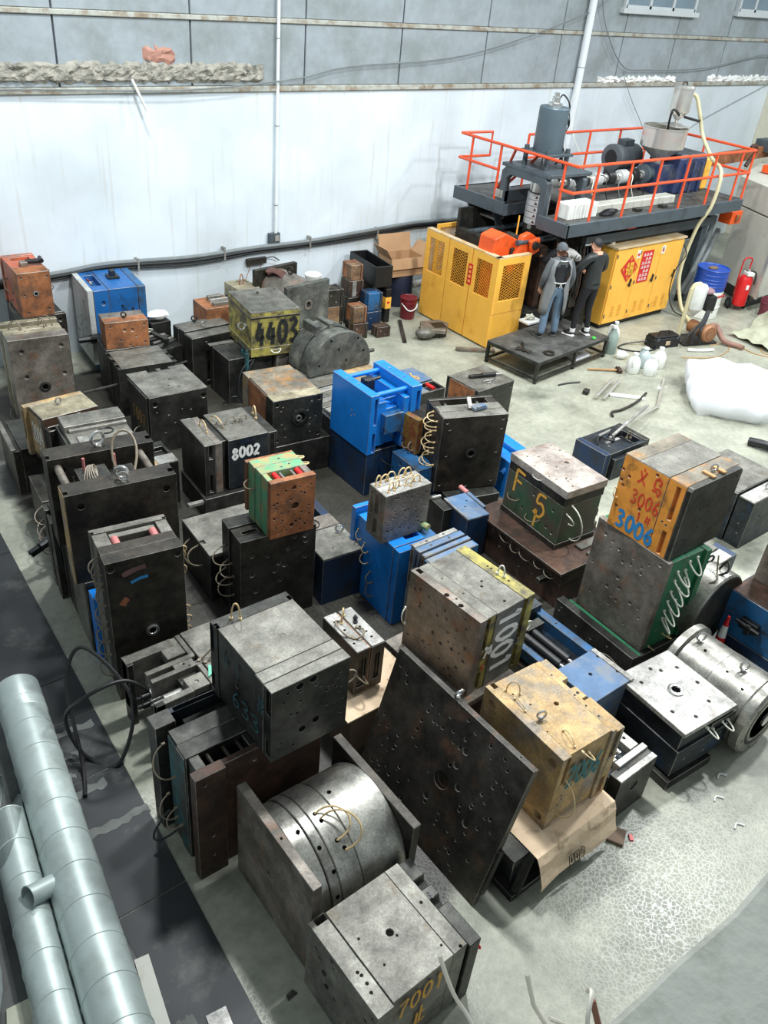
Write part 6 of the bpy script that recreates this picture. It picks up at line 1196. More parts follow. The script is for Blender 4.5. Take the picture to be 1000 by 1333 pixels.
for k in range(6): mm().tube(spline([(12.9 + .1 * k, 10.0, 1.7), (12.85 + .12 * k, 9.93, 1.3), (12.95 + .09 * k, 9.95, .9 - .05 * k), (13.0 + .1 * k, 10.1, .5)]), .018, 6).build('hose', (CABLE, RUBB, RUSTD)[k % 3], M0, smooth=True)
for x0, x1, z0 in ((17.0, 17.7, 1.3), (17.2, 18.0, 1.1)): mm().tube(spline([(x0 - .2, 10.0, .2), (x0, 9.95, .7), (x0 + .3, 10.0, z0), (x1, 10.2, z0 + .35)]), .06, 10).build('flex_pipe', CABLG, M0, smooth=True)
bx('valve_block', ORM, (17.6, 9.75, 1.72), (18.0, 10.05, 1.98)); bx('valve_block', RUST, (17.75, 9.7, 1.78), (17.85, 9.75, 1.92))
bx('red_box', RED, (14.0, 9.75, 1.98), (14.25, 9.9, 2.06))
# ladder behind the left wing
for y in (11.5, 12.2): mm().beam((12.1, y, 2.15), (13.1, y, .2), .14, .05, (0, 1, 0)).build('ladder_side', MGREY, M0)
for k in range(6): mm().box((12.15 + .155 * k, 11.5, 1.88 - .3 * k), (12.4 + .155 * k, 12.2, 1.92 - .3 * k)).build('ladder_tread', PALE, M0)

# orange toggle clamp
t = thing('clamp_arm', 'orange hydraulic clamp arm with grey pivot pin inside the yellow guard', 'clamp', (11.6, 10.6, 1.2))
def om(): return MB((11.6, 10.6, 1.2))
om().prism([(11.05, 1.95), (11.3, 2.02), (11.75, 1.82), (11.95, 1.7), (11.9, 1.5), (11.6, 1.56), (11.2, 1.5), (11.02, 1.6)], 'v', 10.35, 10.75).build('arm', ORM, t, bevel=.02)
om().prism([(11.62, 1.98), (11.8, 2.02), (12.02, 1.9), (12.04, 1.72), (11.86, 1.56), (11.6, 1.5), (11.45, 1.3), (11.4, 1.42)], 'v', 10.22, 10.34).build('link', ORM, t, bevel=.02); om().prism([(11.72, 1.9), (11.98, 1.94), (12.0, 1.7), (11.82, 1.62)], 'v', 10.12, 10.2).build('link', ORM, t, bevel=.02)
om().cyl((11.84, 10.06, 1.82), (11.84, 10.8, 1.82), .07, n=18).build('pivot_pin', DARK, t, smooth=30)
om().box((11.12, 10.4, .2), (11.4, 10.7, 1.55)).build('leg', ORM, t, bevel=.01); om().beam((11.25, 10.3, .3), (11.3, 10.5, 1.5), .16, .1).build('leg', ORM, t, bevel=.01); om().box((11.05, 10.2, .0), (11.42, 10.72, .2)).build('foot', DARK, t)

# yellow guard with expanded mesh windows
t = thing('guard_enclosure', 'yellow sheet metal guard with four mesh windows and red warning label', 'guard', (10.94, 10.11, 0), -.022)
def panel(mbx, axis, s0, s1, z0, z1, w0, w1, wz0, wz1, th=.035, at=0.0):
    for a, b_, c_, d_ in ((s0, s1, z0, wz0), (s0, s1, wz1, z1), (s0, w0, wz0, wz1), (w1, s1, wz0, wz1)):
        if axis == 'v': mbx.box((at, a, c_), (at + th, b_, d_))
        else: mbx.box((a, at, c_), (b_, at + th, d_))
MESH = paint('mesh_yellow', (224, 156, 50), .45)
def meshwin(axis, w0, w1, z0, z1, at):
    q = MB(); st = .052
    def ln(a, b_):
        if axis == 'v': q.beam((at, a[0], a[1]), (at, b_[0], b_[1]), .009, .009)
        else: q.beam((a[0], at, a[1]), (b_[0], at, b_[1]), .009, .009)
    wv = st * 1.9; n = int((w1 - w0 + (z1 - z0) * 1.9) / wv) + 1
    for k in range(-n, n + 1):
        for sg in (1, -1):
            pts = []
            # line s = s_k + sg*(z-z0)*1.9 clipped to the window
            sk = w0 + k * wv
            for zz in (z0, z1): pts.append((sk + sg * (zz - z0) * 1.9, zz))
            (a0, b0), (a1, b1) = pts
            t0, t1 = 0.0, 1.0; da = a1 - a0
            for lim, sgn in ((w0, 1), (w1, -1)):
                f0 = (a0 - lim) * sgn; f1 = (a1 - lim) * sgn
                if f0 < 0 and f1 < 0: t0 = 2
                elif f0 < 0: t0 = max(t0, f0 / (f0 - f1))
                elif f1 < 0: t1 = min(t1, f0 / (f0 - f1))
            if t1 - t0 > .02: ln((a0 + da * t0, b0 + (b1 - b0) * t0), (a0 + da * t1, b0 + (b1 - b0) * t1))
    o = q.build('mesh_window', MESH, t); o['kind'] = 'stuff'; return o
for k, (y0, y1) in enumerate(((0, .64), (.66, 1.3), (1.32, 1.98))):
    q = MB(); panel(q, 'v', y0, y1, .03, 1.68, y0 + .12, y1 - .12, .92, 1.55); q.build('side_panel', YELM, t, bevel=.006); meshwin('v', y0 + .11, y1 - .11, .91, 1.56, .018)
q = MB(); panel(q, 'u', .0, .8, .66, 1.68, .13, .66, .9, 1.55, at=-.035); q.build('front_panel', YELM, t, bevel=.006); meshwin('u', .12, .67, .89, 1.56, -.018); MB().box((0, -.03, .03), (.8, .0, .655)).build('front_panel', YELM, t, bevel=.006)
MB().box((0, -.02, 1.68), (.12, 1.98, 1.7)).build('top_strip', YTOP, t); MB().box((0, -.035, 1.68), (.8, .07, 1.7)).build('top_strip', YTOP, t)
q = MB(); panel(q, 'u', .3, .92, .2, 1.72, .38, .84, .8, 1.64, at=2.02); q.build('back_door', YELM, t, bevel=.006); meshwin('u', .37, .85, .79, 1.65, 2.035)
lb = MB().box((-.004, .6, 1.02), (0.001, .72, 1.4)).build('warning_label', RED, t, label='red warning label'); q = MB()
for k in range(4): q.box((-.006, .63, 1.06 + .085 * k), (-.004, .69, 1.11 + .085 * k)); q.box((-.0065, .645, 1.07 + .085 * k), (-.006, .675, 1.1 + .085 * k))
q.build('print', paint('orange_print', (250, 170, 90), .6), lb)

# yellow control cabinet
t = thing('control_cabinet', 'long yellow three door cabinet with red diamond and red slogan plates', 'cabinet', (13.8, 9.72, 0), 0)
W3 = 2.22
MB().box((0, .03, .1), (W3, .62, 1.62)).build('cabinet_body', YELM, t, bevel=.006); MB().box((-.02, -.02, 1.62), (W3 + .02, .64, 1.66)).build('cabinet_top', YTOP, t, bevel=.004); MB().box((.05, .08, 0), (W3 - .05, .58, .1)).build('plinth', BLACK, t)
for k in range(3):
    a = .02 + k * .73; d = MB().box((a, 0, .12), (a + .715, .03, 1.6)).build('door', YELM, t, bevel=.006)
    q = MB(); q.box((a + .6, -.02, .82), (a + .64, 0, .98)); q.beam((a + .62, -.03, .95), (a + .54, -.03, .86), .02, .02); q.build('handle', BLACK, d)
    for z in (.25, .85, 1.45): MB().box((a + .01, -.012, z), (a + .035, 0, z + .07)).build('hinge', MGREY, d)
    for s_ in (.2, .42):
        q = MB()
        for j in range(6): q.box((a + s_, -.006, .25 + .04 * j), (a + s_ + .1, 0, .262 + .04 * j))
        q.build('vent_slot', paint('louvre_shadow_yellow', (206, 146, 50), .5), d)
def disc_prism(poly, mat, name, par, y0, y1): return MB().prism(poly, 'v', y0, y1).build(name, mat, par)
cx, cz, s_ = .5, 1.2, .27
dm = disc_prism([(cx - s_, cz), (cx, cz - s_), (cx + s_, cz), (cx, cz + s_)], RED, 'diamond_sign', t, -.008, 0)
def pane_strokes(lines, x0, z0, sx, sz, wd, mat, par, y=-.011):
    q = MB()
    for ln in lines:
        pts = [(x0 + a * sx, z0 + b_ * sz) for a, b_ in ln]
        for p, r_ in zip(pts[:-1], pts[1:]): q.beam((p[0], y, p[1]), (r_[0], y, r_[1]), .003, wd, (0, 0, 1)) if abs(p[0] - r_[0]) > abs(p[1] - r_[1]) else q.beam((p[0], y, p[1]), (r_[0], y, r_[1]), wd, .003, (0, 1, 0))
    return q.build('print', mat, par)
FU = [[(.2, 1), (.28, .88)], [(.05, .8), (.4, .8), (.05, .45)], [(.22, .62), (.22, 0)], [(.28, .5), (.42, .36)], [(.5, .95), (1, .95)], [(.55, .8), (.95, .8), (.95, .58), (.55, .58), (.55, .8)], [(.5, .45), (1, .45), (1, .02), (.5, .02), (.5, .45)], [(.5, .24), (1, .24)], [(.75, .45), (.75, .02)]]
pane_strokes(FU, cx - .115, cz - .12, .23, .24, .032, P_GLD, dm)
for dx, dz in ((-.19, 0), (.19, 0), (0, .19), (0, -.19)): pane_strokes([[(.1, .9), (.9, .8)], [(.5, 1), (.4, 0)], [(.1, .3), (.9, .4)]], cx + dx - .03, cz + dz - .03, .06, .06, .012, P_GLD, dm)
sl = MB().box((.84, -.008, .86), (1.2, 0, 1.5)).build('slogan_plate', RED, t)
q = MB(); rr = random.Random(4)
for row in range(7):
    z = .9 + row * .083
    for sx0, sx1 in (((.88, .95), (.97, 1.04), (1.06, 1.15))):
        if rr.random() < .9:
            q.box((sx0, -.011, z), (sx1, -.008, z + .012)); q.box((sx0 + .01, -.011, z + .028), (sx1 - .008, -.008, z + .04)); q.box(((sx0 + sx1) / 2 - .006, -.011, z), ((sx0 + sx1) / 2 + .006, -.008, z + .058))
q.build('print', P_WHT, sl)
for x in (.72, 1.52): s2 = MB().box((x - .06, -.006, 1.38), (x + .05, 0, 1.54)).build('white_label', WHITE, t); MB().box((x - .04, -.008, 1.42), (x + .02, -.006, 1.48)).build('print', RED, s2)
tag(MB().lathe([(.05, 0), (.06, .1), (.066, .16), (.06, .165)], n=20).build('paper_cup', RED, loc=(13.93, 9.98, 1.66), smooth=30), 'small red and white cup on top of the yellow cabinet', 'cup')
MB().lathe([(.0525, .0), (.055, .045)], n=20, closed=False).build('white_band', WHITE, bpy.data.objects['paper_cup'])
q = MB(); q.tube(spline([(16.02, 9.75, 1.5), (16.0, 9.6, 1.3), (15.75, 9.6, 1.0), (15.8, 9.62, .5), (16.1, 9.6, .1), (16.2, 9.4, .02)]), .012, 6)
tag(q.build('cable', CABLE, smooth=True), 'black cable looped down the right end of the yellow cabinet', 'cable')

# pale machine at the right edge with brown beam above
t = thing('pale_machine', 'pale grey panelled machine at the right edge with brown beam on top', 'machine', (18.3, 9.4, 0))
O2 = (18.3, 9.4, 0)
MB(O2).prism([(18.03, 8.86), (21, 8.95), (21, 11), (18.66, 10.26)], 'z', .3, 1.92).build('side_panel', PANW, t, bevel=.01); MB(O2).prism([(18.03, 8.86), (21, 8.95), (21, 11.3), (18.75, 10.46)], 'z', 1.95, 2.5).build('upper_panel', PANW, t, bevel=.01); MB(O2).prism([(18.25, 9.1), (21, 9.2), (21, 11), (18.8, 10.2)], 'z', 0, .3).build('base', BLACK, t)
MB(O2).box((18.0, 8.83, .3), (18.06, 8.89, 1.92)).build('corner_trim', STNL, t); MB(O2).box((18.7, 8.84, 1.0), (19.2, 8.9, 1.1)).build('handle', BLACK, t)
MB(O2).beam((18.4, 11.2, 2.68), (23, 11.4, 2.78), .12, .26).build('beam', RUST, t, bevel=.01); MB(O2).beam((19.6, 10.4, 2.6), (23, 10.0, 2.6), .2, .16).build('beam', ORM, t, bevel=.01); MB(O2).tube(spline([(19.6, 10.9, 2.95), (19.75, 10.9, 3.0), (19.85, 10.9, 2.85), (19.7, 10.9, 2.7), (19.6, 10.9, 2.56)]), .05, 8).build('hook', RUSTD, t, smooth=True); MB(O2).box((20.8, 11.0, 2.75), (23, 11.5, 3.0)).build('rail', MGREY, t); MB(O2).box((21.0, 10.2, 2.7), (21.4, 10.6, 3.0)).build('yellow_block', YELM, t)
# ------------------------------------------------------------------ work platform and people
t = thing('work_platform', 'low dark steel work platform with open angle frame, people standing on it', 'platform', (10.65, 8.54, 0), .1)
PW, PD, PH = 2.16, 1.15, .41
MB().box((0, 0, PH - .02), (PW, PD, PH)).build('deck_plate', CHEQ, t, bevel=.003)
for lo, hi in (((0, 0, PH - .07), (PW, .05, PH - .02)), ((0, PD - .05, PH - .07), (PW, PD, PH - .02)), ((0, .05, PH - .07), (.05, PD - .05, PH - .02)), ((PW - .05, .05, PH - .07), (PW, PD - .05, PH - .02)), ((0, 0, .06), (PW, .04, .1)), ((0, PD - .04, .06), (PW, PD, .1)), ((0, .04, .06), (.04, PD - .04, .1)), ((PW - .04, .04, .06), (PW, PD - .04, .1))):
    MB().box(lo, hi).build('frame_bar', DARK, t)
for x in (0, PW * .52, PW - .05):
    for y in (0, PD - .05): MB().box((x, y, 0), (x + .05, y + .05, PH - .07)).build('leg', DARK, t)
def wrench(): pass
h = thing('steel_spanner', 'heavy steel spanner lying on the left end of the work platform', 'tool', (10.87, 9.12, .412), .8)
MB().beam((-.2, 0, .02), (.2, .02, .02), .045, .03).build('shank', DARK2, h, bevel=.004); MB().beam((-.16, -.14, .015), (-.1, .14, .015), .05, .03).build('jaw', DARK2, h, bevel=.004); MB().beam((-.22, -.1, .015), (-.0, .1, .015), .04, .02).build('jaw', DARK2, h, bevel=.004)
tag(MB().torus((0, 0, .02), (0, 0, 1), .085, .02, 22, 8).build('steel_ring', DARK2, loc=(11.1, 8.72, .412), smooth=True), 'dark steel ring lying near the front edge of the work platform', 'ring')
tag(MB().lathe([(.035, 0), (.04, .02), (.03, .035)], n=14).build('bottle_cap', paint('green_plastic', (60, 190, 70), .4), loc=(12.42, 8.82, .412), smooth=30), 'small green bottle cap beside the black shoe on the platform', 'cap')

SKIN = paint('skin', (196, 146, 118), .55, var=.05); SKIND = paint('hair_black', (22, 21, 22), .6, var=.2)
GCAP = paint('grey_knit_cap', (84, 88, 92), .8, var=.15, scale=30); GCOAT = paint('grey_coat', (86, 90, 92), .8, var=.12, scale=8)
APRN = paint('grey_apron', (122, 124, 124), .75, var=.08); BKT = paint('black_tee', (30, 31, 34), .8, var=.15); JEAN = paint('blue_jeans', (104, 126, 146), .8, var=.16, scale=7)
LEATH = paint('black_jacket', (38, 42, 42), .42, var=.2, scale=10); TROU = paint('black_trousers', (20, 21, 24), .8, var=.2); SHOE = paint('grey_shoe', (70, 70, 70), .6, var=.15); WHSOLE = paint('white_sole', (226, 226, 224), .6)
WJ = paint('white_hooded_jacket', (206, 204, 200), .8, var=.06)

def figure(label, loc, yaw, J, mats, pick, scale=1.0):
    """J: joints name -> (pos, radius); one continuous skinned body, coloured by nearest joint"""
    root = thing('person', label, 'person', loc, yaw, 'people working at the machine')
    names = list(J); E_ = [('pelvis', 'belly'), ('belly', 'chest'), ('chest', 'neckb'), ('neckb', 'neck'), ('neck', 'head'), ('head', 'crown')]
    for s in 'lr': E_ += [('neckb', 'sh' + s), ('sh' + s, 'el' + s), ('el' + s, 'wr' + s), ('wr' + s, 'ha' + s), ('pelvis', 'hip' + s), ('hip' + s, 'kn' + s), ('kn' + s, 'an' + s), ('an' + s, 'toe' + s)]
    E_ = [e for e in E_ if e[0] in J and e[1] in J]
    for e in E_:
        pass
    me = bpy.data.meshes.new('body'); me.from_pydata([Vector(J[n][0]) * scale for n in names], [(names.index(a), names.index(b)) for a, b in E_], [])
    o = bpy.data.objects.new('body', me); COL.objects.link(o)
    sk = o.modifiers.new('skin', 'SKIN'); sk.use_smooth_shade = True
    lay = me.skin_vertices[0].data
    for i, n in enumerate(names):
        r = J[n][1]; lay[i].radius = (r[0] * scale, r[1] * scale) if isinstance(r, tuple) else (r * scale, r * scale)
        lay[i].use_root = n == 'pelvis'
    sb = o.modifiers.new('smooth', 'SUBSURF'); sb.levels = 2; sb.render_levels = 2
    bpy.context.view_layer.update()
    ev = o.evaluated_get(bpy.context.evaluated_depsgraph_get()); m2 = bpy.data.meshes.new_from_object(ev)
    bpy.data.objects.remove(o); m2.name = 'body'
    for m_ in mats: m2.materials.append(m_)
    segs = [(Vector(J[a][0]) * scale, Vector(J[b][0]) * scale, a, b) for a, b in E_]
    for p in m2.polygons:
        c = p.center; best = None
        for a, b, na, nb in segs:
            d = b - a; tt = max(0, min(1, (c - a).dot(d) / max(d.length_squared, 1e-9))); dist = (a + d * tt - c).length
            if best is None or dist < best[0]: best = (dist, na, nb, tt)
        p.material_index = pick(best[1], best[2], best[3], c / scale); p.use_smooth = True
    b = bpy.data.objects.new('body', m2); COL.objects.link(b); b.parent = root
    return root
def hand(root, w, d, side, mat, sc=1.0):
    """palm, four fingers and a thumb, slightly curled"""
    w = Vector(w); d = Vector(d).normalized(); u = Vector(side).normalized(); u = (u - d * u.dot(d)).normalized(); n = d.cross(u)
    q = MB(); q.tube([w, w + d * .04, w + d * .085], [.024, .032, .03], 8)
    for k in range(4):
        b_ = w + d * .08 + u * (-.027 + .018 * k); L = (.062, .074, .07, .054)[k]
        q.tube([b_, b_ + d * L * .5 + n * .008, b_ + d * L * .85 + n * .026], [.0095, .0085, .007], 6)
    q.tube([w + d * .03 - u * .026, w + d * .065 - u * .05 + n * .008, w + d * .09 - u * .052 + n * .018], [.011, .0095, .008], 6)
    return q.build('hand', mat, root, smooth=True)
def head(root, c, f, skin, hair=None, tilt=0, cap=None):
    c = Vector(c); f = Vector(f).normalized(); s = Vector((0, 0, 1)).cross(f).normalized(); up = f.cross(s).normalized(); up = -up if up.z < 0 else up
    q = MB(); q.sphere(c + f * .098 - up * .014, .017, 8, (.9, .9, 1.3)); q.sphere(c + s * .078 - up * .01, .024, 8, (.6, .6, 1.1)); q.sphere(c - s * .078 - up * .01, .024, 8, (.6, .6, 1.1)); q.build('nose_and_ears', skin, root, smooth=True)
    q = MB(); q.sphere(c + f * .085 + s * .03 + up * .015, .011, 8); q.sphere(c + f * .085 - s * .03 + up * .015, .011, 8); q.build('eyes', SKIND, root, smooth=True)
    q = MB(); q.beam(c + f * .096 - up * .05 - s * .02, c + f * .096 - up * .05 + s * .02, .012, .008); q.build('mouth', paint('lips', (160, 90, 80), .5), root)
    h = MB(); vs = []; n = 18; k = 9
    for i in range(k + 1):
        for j in range(n):
            a = 2 * PI * j / n; th = PI * (.56 if cap else .5 - .17 * math.cos(a)) * i / k; dz = math.cos(th); r = math.sin(th)
            d = f * math.cos(a) * r + s * math.sin(a) * r + up * dz
            lift = .1 if not cap else .101
            front = max(0, math.cos(a)); drop = (.0 if front > .4 else -.018)
            vs.append(c + Vector((0, 0, 0)) + d * lift + up * (.008 + drop * (i / k)))
    h.add(vs, [(i * n + j, (i + 1) * n + j, (i + 1) * n + (j + 1) % n, i * n + (j + 1) % n) for i in range(k) for j in range(n)])
    if cap:
        h.build('knit_cap', cap, root, smooth=True); q = MB(); R_ = .097
        q.tube([c + up * -.01 + (f * math.cos(2 * PI * j / 20) + s * math.sin(2 * PI * j / 20)) * R_ for j in range(20)], .011, 6, True); q.build('cap_brim', cap, root, smooth=True)
    else: h.build('hair', hair, root, smooth=True)

# man in grey coat and apron, seen from behind; local +y is the way he faces
J = {'pelvis': ((0, 0, .93), (.145, .115)), 'belly': ((0, .01, 1.1), (.15, .125)), 'chest': ((0, .02, 1.28), (.165, .125)), 'neckb': ((0, .01, 1.42), (.1, .085)), 'neck': ((0, .02, 1.5), .055), 'head': ((-.01, .045, 1.6), (.078, .09)), 'crown': ((-.01, .045, 1.68), (.07, .08)),
     'shl': ((-.185, 0, 1.4), .075), 'ell': ((-.28, -.02, 1.13), .062), 'wrl': ((-.26, .1, .93), .045), 'hal': ((-.25, .15, .88), .03), 'shr': ((.185, 0, 1.4), .075), 'elr': ((.27, -.03, 1.14), .062), 'wrr': ((.27, .06, .92), .045), 'har': ((.27, .1, .86), .03),
     'hipl': ((-.095, 0, .86), .105), 'knl': ((-.12, .02, .48), .082), 'anl': ((-.14, -.04, .1), .066), 'toel': ((-.2, .08, .045), .05), 'hipr': ((.095, 0, .86), .105), 'knr': ((.12, .05, .48), .082), 'anr': ((.14, .03, .1), .066), 'toer': ((.19, .15, .045), .05)}
def pick1(a, b, t_, c):
    if b in ('head', 'crown'): return 0
    if a == 'neckb' and b == 'neck': return 2
    if b[:2] in ('kn', 'an', 'hi'): return 3
    if b[:2] in ('to',): return 4
    if b[:2] in ('ha',): return 0
    if b[:2] in ('sh', 'el', 'wr'): return 1
    return 3 if c.z < 0.96 else 2
r1 = figure('man in grey knit cap, grey apron and blue jeans, standing with back to camera', (11.66, 9.3, .41), -.45, J, [SKIN, GCOAT, BKT, JEAN, SHOE], pick1, .98)
head(r1, Vector((-.01, .045, 1.625)) * .98, (-.35, 1, -.25), SKIN, cap=GCAP); hand(r1, Vector((-.25, .13, .9)) * .98, (.05, .35, -1), (0, 1, .3), SKIN); hand(r1, Vector((.27, .08, .89)) * .98, (0, .35, -1), (0, 1, .3), SKIN)
# apron panels wrapping the back sides, open in the middle, with strap and ties
q = MB()
def ap(side):
    rows = []
    for z, w0, w1, off in ((1.43, .07, .19, .095), (1.32, .135, .215, .12), (1.18, .15, .22, .135), (1.06, .1, .215, .14), (.95, .075, .22, .145), (.75, .12, .235, .13), (.58, .14, .24, .12), (.46, .15, .24, .11)):
        rows.append([Vector((side * w0, -off, z)), Vector((side * (w0 + w1) / 2, -off * .78, z)), Vector((side * w1, -off * .2, z)), Vector((side * w1 * .97, off * .7, z))])
    n = len(rows[0]); vs = [p for r_ in rows for p in r_]
    q.add(vs, [(i * n + j, i * n + j + 1, (i + 1) * n + j + 1, (i + 1) * n + j) for i in range(len(rows) - 1) for j in range(n - 1)])
ap(1); ap(-1); o = q.build('apron', APRN, r1, smooth=True); o.modifiers.new('thickness', 'SOLIDIFY').thickness = .008
q = MB(); q.tube(spline([(-.12, -.13, 1.05), (0, -.155, 1.04), (.12, -.13, 1.05)]), .01, 6); q.tube(spline([(-.07, -.1, 1.42), (0, -.115, 1.415), (.07, -.1, 1.42)]), .009, 6); q.tube([(0, -.155, 1.04), (.03, -.165, .96)], .006, 5); q.tube([(0, -.155, 1.04), (-.02, -.165, .97)], .006, 5); q.build('apron_ties', WJ, r1, smooth=True)
for s in (-1, 1): MB().box((-.05, -.08, 0), (.05, .14, .03)).build('shoe_sole', SHOE, r1, loc=(s * .16, .0 if s < 0 else .08, 0), rot=(0, 0, -s * .4), bevel=.01)

# man in black jacket
J = {'pelvis': ((0, 0, .96), (.135, .11)), 'belly': ((0, 0, 1.12), (.155, .13)), 'chest': ((0, .01, 1.32), (.18, .135)), 'neckb': ((0, .01, 1.46), (.11, .09)), 'neck': ((-.01, .02, 1.54), .056), 'head': ((-.02, .05, 1.645), (.076, .09)), 'crown': ((-.02, .05, 1.72), (.07, .08)),
     'shl': ((-.2, .0, 1.44), .082), 'ell': ((-.3, .1, 1.2), .068), 'wrl': ((-.24, .34, 1.2), .05), 'hal': ((-.2, .42, 1.24), .03), 'shr': ((.2, 0, 1.44), .082), 'elr': ((.32, .06, 1.2), .07), 'wrr': ((.26, .26, 1.06), .05), 'har': ((.22, .33, 1.04), .03),
     'hipl': ((-.09, 0, .88), .1), 'knl': ((-.14, .06, .5), .072), 'anl': ((-.2, .02, .11), .048), 'toel': ((-.24, .13, .05), .045), 'hipr': ((.09, 0, .88), .1), 'knr': ((.1, .03, .5), .072), 'anr': ((.1, -.05, .11), .048), 'toer': ((.12, .06, .05), .045)}
def pick2(a, b, t_, c):
    if b in ('head', 'crown'): return 0
    if a == 'neckb' and b == 'neck': return 0 if t_ > .5 else 1
    if b[:2] in ('to',): return 3
    if b[:2] in ('ha',): return 0
    if b[:2] in ('kn', 'an'): return 2
    return 2 if c.z < 0.93 else 1
r2 = figure('man with black hair in black jacket and trousers on right of the platform', (12.33, 9.08, .41), -.1, J, [SKIN, LEATH, TROU, TROU], pick2, 1.0)
head(r2, (-.02, .05, 1.665), (-.75, .8, -.12), SKIN, hair=SKIND); hand(r2, (-.21, .4, 1.23), (.35, 1, .3), (0, 0, 1), SKIN); hand(r2, (.23, .31, 1.045), (-.4, 1, -.1), (0, 0, 1), SKIN)
q = MB(); q.lathe([(.165, -.03), (.178, .0), (.172, .05)], (0, 0, .93), (0, 0, 1), 22, closed=False); o = q.build('jacket_hem', LEATH, r2, smooth=True); o.scale = (1, .8, 1)
q = MB(); q.lathe([(.085, 0), (.092, .05), (.075, .07)], (0, .005, 1.46), (0, 0, 1), 20, closed=False); q.build('jacket_collar', LEATH, r2, smooth=True)
MB().tube([(-.1, .12, 1.63), (-.17, .17, 1.615)], .005, 6).build('cigarette', WHSOLE, r2)
for x, y, a in ((-.22, .03, .3), (.11, -.05, -.1)): MB().box((-.045, -.07, 0), (.045, .17, .03)).build('shoe_sole', WHSOLE, r2, loc=(x, y, 0), rot=(0, 0, a), bevel=.01); MB().sphere((0, .06, .05), .05, 12, (.9, 1.9, .8)).build('shoe', BLACK, r2, loc=(x, y, 0), rot=(0, 0, a), smooth=True)
for x, y in ((-.2, .02), (.1, -.05)): MB().cyl((x, y, .085), (x, y, .15), .052, n=14).build('white_sock', WHSOLE, r2, smooth=30)

# third man bending into the machine, mostly hidden
J = {'pelvis': ((0, -.1, .92), (.13, .11)), 'belly': ((0, .0, 1.08), (.15, .13)), 'chest': ((0, .1, 1.24), (.17, .13)), 'neckb': ((0, .16, 1.36), (.1, .09)), 'neck': ((0, .2, 1.42), .055), 'head': ((0, .26, 1.5), (.076, .088)), 'crown': ((0, .29, 1.565), (.07, .08)),
     'shl': ((-.19, .12, 1.34), .08), 'ell': ((-.32, .2, 1.16), .068), 'wrl': ((-.26, .4, 1.14), .05), 'hal': ((-.22, .48, 1.14), .03), 'shr': ((.19, .12, 1.34), .085), 'elr': ((.4, .16, 1.2), .075), 'wrr': ((.42, .38, 1.24), .052), 'har': ((.4, .46, 1.26), .03),
     'hipl': ((-.09, -.1, .85), .1), 'knl': ((-.11, .0, .48), .075), 'anl': ((-.12, -.08, .1), .055), 'toel': ((-.14, .04, .045), .045), 'hipr': ((.09, -.1, .85), .1), 'knr': ((.11, .0, .48), .075), 'anr': ((.12, -.08, .1), .055), 'toer': ((.14, .04, .045), .045)}
def pick3(a, b, t_, c):
    if b in ('head', 'crown'): return 0
    if b[:2] == 'ha': return 0
    if b[:2] in ('kn', 'an', 'to', 'hi'): return 2
    if b[:2] in ('sh', 'el', 'wr') and b.endswith('r'): return 1
    return 2 if c.z < .95 else 3
r3 = figure('dark-haired man in pale sleeved jacket leaning into the machine between two others', (12.32, 9.76, .41), -.35, J, [SKIN, WJ, TROU, BKT], pick3, .96)
head(r3, Vector((0, .27, 1.52)) * .96, (-.2, 1, -.5), SKIN, hair=SKIND); hand(r3, Vector((.4, .45, 1.255)) * .96, (-.2, 1, .1), (0, 0, 1), SKIN); hand(r3, Vector((-.22, .47, 1.14)) * .96, (.2, 1, 0), (0, 0, 1), SKIN)
# block letters on the sleeve
q = MB(); sh, el = Vector((.19, .12, 1.34)) * .96, Vector((.4, .16, 1.2)) * .96; d = (el - sh).normalized(); upv = Vector((0, 0, 1)); upv = (upv - d * upv.dot(d)).normalized(); nn = upv.cross(d).normalized(); nn = nn if nn.y < 0 else -nn
for i, ls in enumerate(([[(.1, 1), (.1, 0), (.9, 0)]], [[(.9, 1), (.1, 1), (.1, 0), (.9, 0)], [(.1, .5), (.8, .5)]])):
    for ln in ls:
        for a, b_ in zip(ln[:-1], ln[1:]):
            f_ = lambda p: sh + d * (.06 + .075 * i + .06 * p[0]) + upv * (-.05 + .075 * p[1]) + nn * .085
            q.beam(f_(a), f_(b_), .012, .004, nn)
q.build('sleeve_print', P_BLK, r3)
# ------------------------------------------------------------------ wall services
q = MB(); base = [(2.0, 1.30), (4.15, 1.33), (5.08, 1.38), (6.57, 1.31), (7.78, 1.33), (8.93, 1.32), (10.37, 1.37), (11.65, 1.41), (13.28, 1.35), (14.22, 1.38), (18, 1.4)]
def wallcable(name, label, dz, r, mat, y=13.1, wob=.0):
    t = MB().tube(spline([(x, y, z + dz + wob * math.sin(x * 1.7)) for x, z in base], 5), r, 8).build(name, mat, smooth=True); return tag(t, label, 'cable', 'cables along the white wall')
wallcable('wall_cable', 'grey cable bundle running along the white wall, topmost of the run', .05, .036, CABLG, 13.13)
wallcable('wall_cable', 'thick black cable along the white wall, middle of the run', .0, .03, CABLE, 13.12, .008)
wallcable('wall_cable', 'thin black cable sagging along the white wall, lowest of the run', -.06, .02, CABLE, 13.14, .02)
for x in (5.6, 7.2, 9.0, 10.6): tag(MB().box((x - .015, 13.09, 1.24), (x + .015, 13.2, 1.46)).build('cable_bracket', PALE), 'small cable bracket on the white wall, at ' + {5.6: 'its left end', 7.2: 'left of the junction box', 9.0: 'right of the junction box', 10.6: 'behind the open cardboard box'}[x], 'bracket')
t = thing('junction_box', 'small dark grey junction box at the foot of the white conduit', 'box', (8.24, 13.12, 1.5))
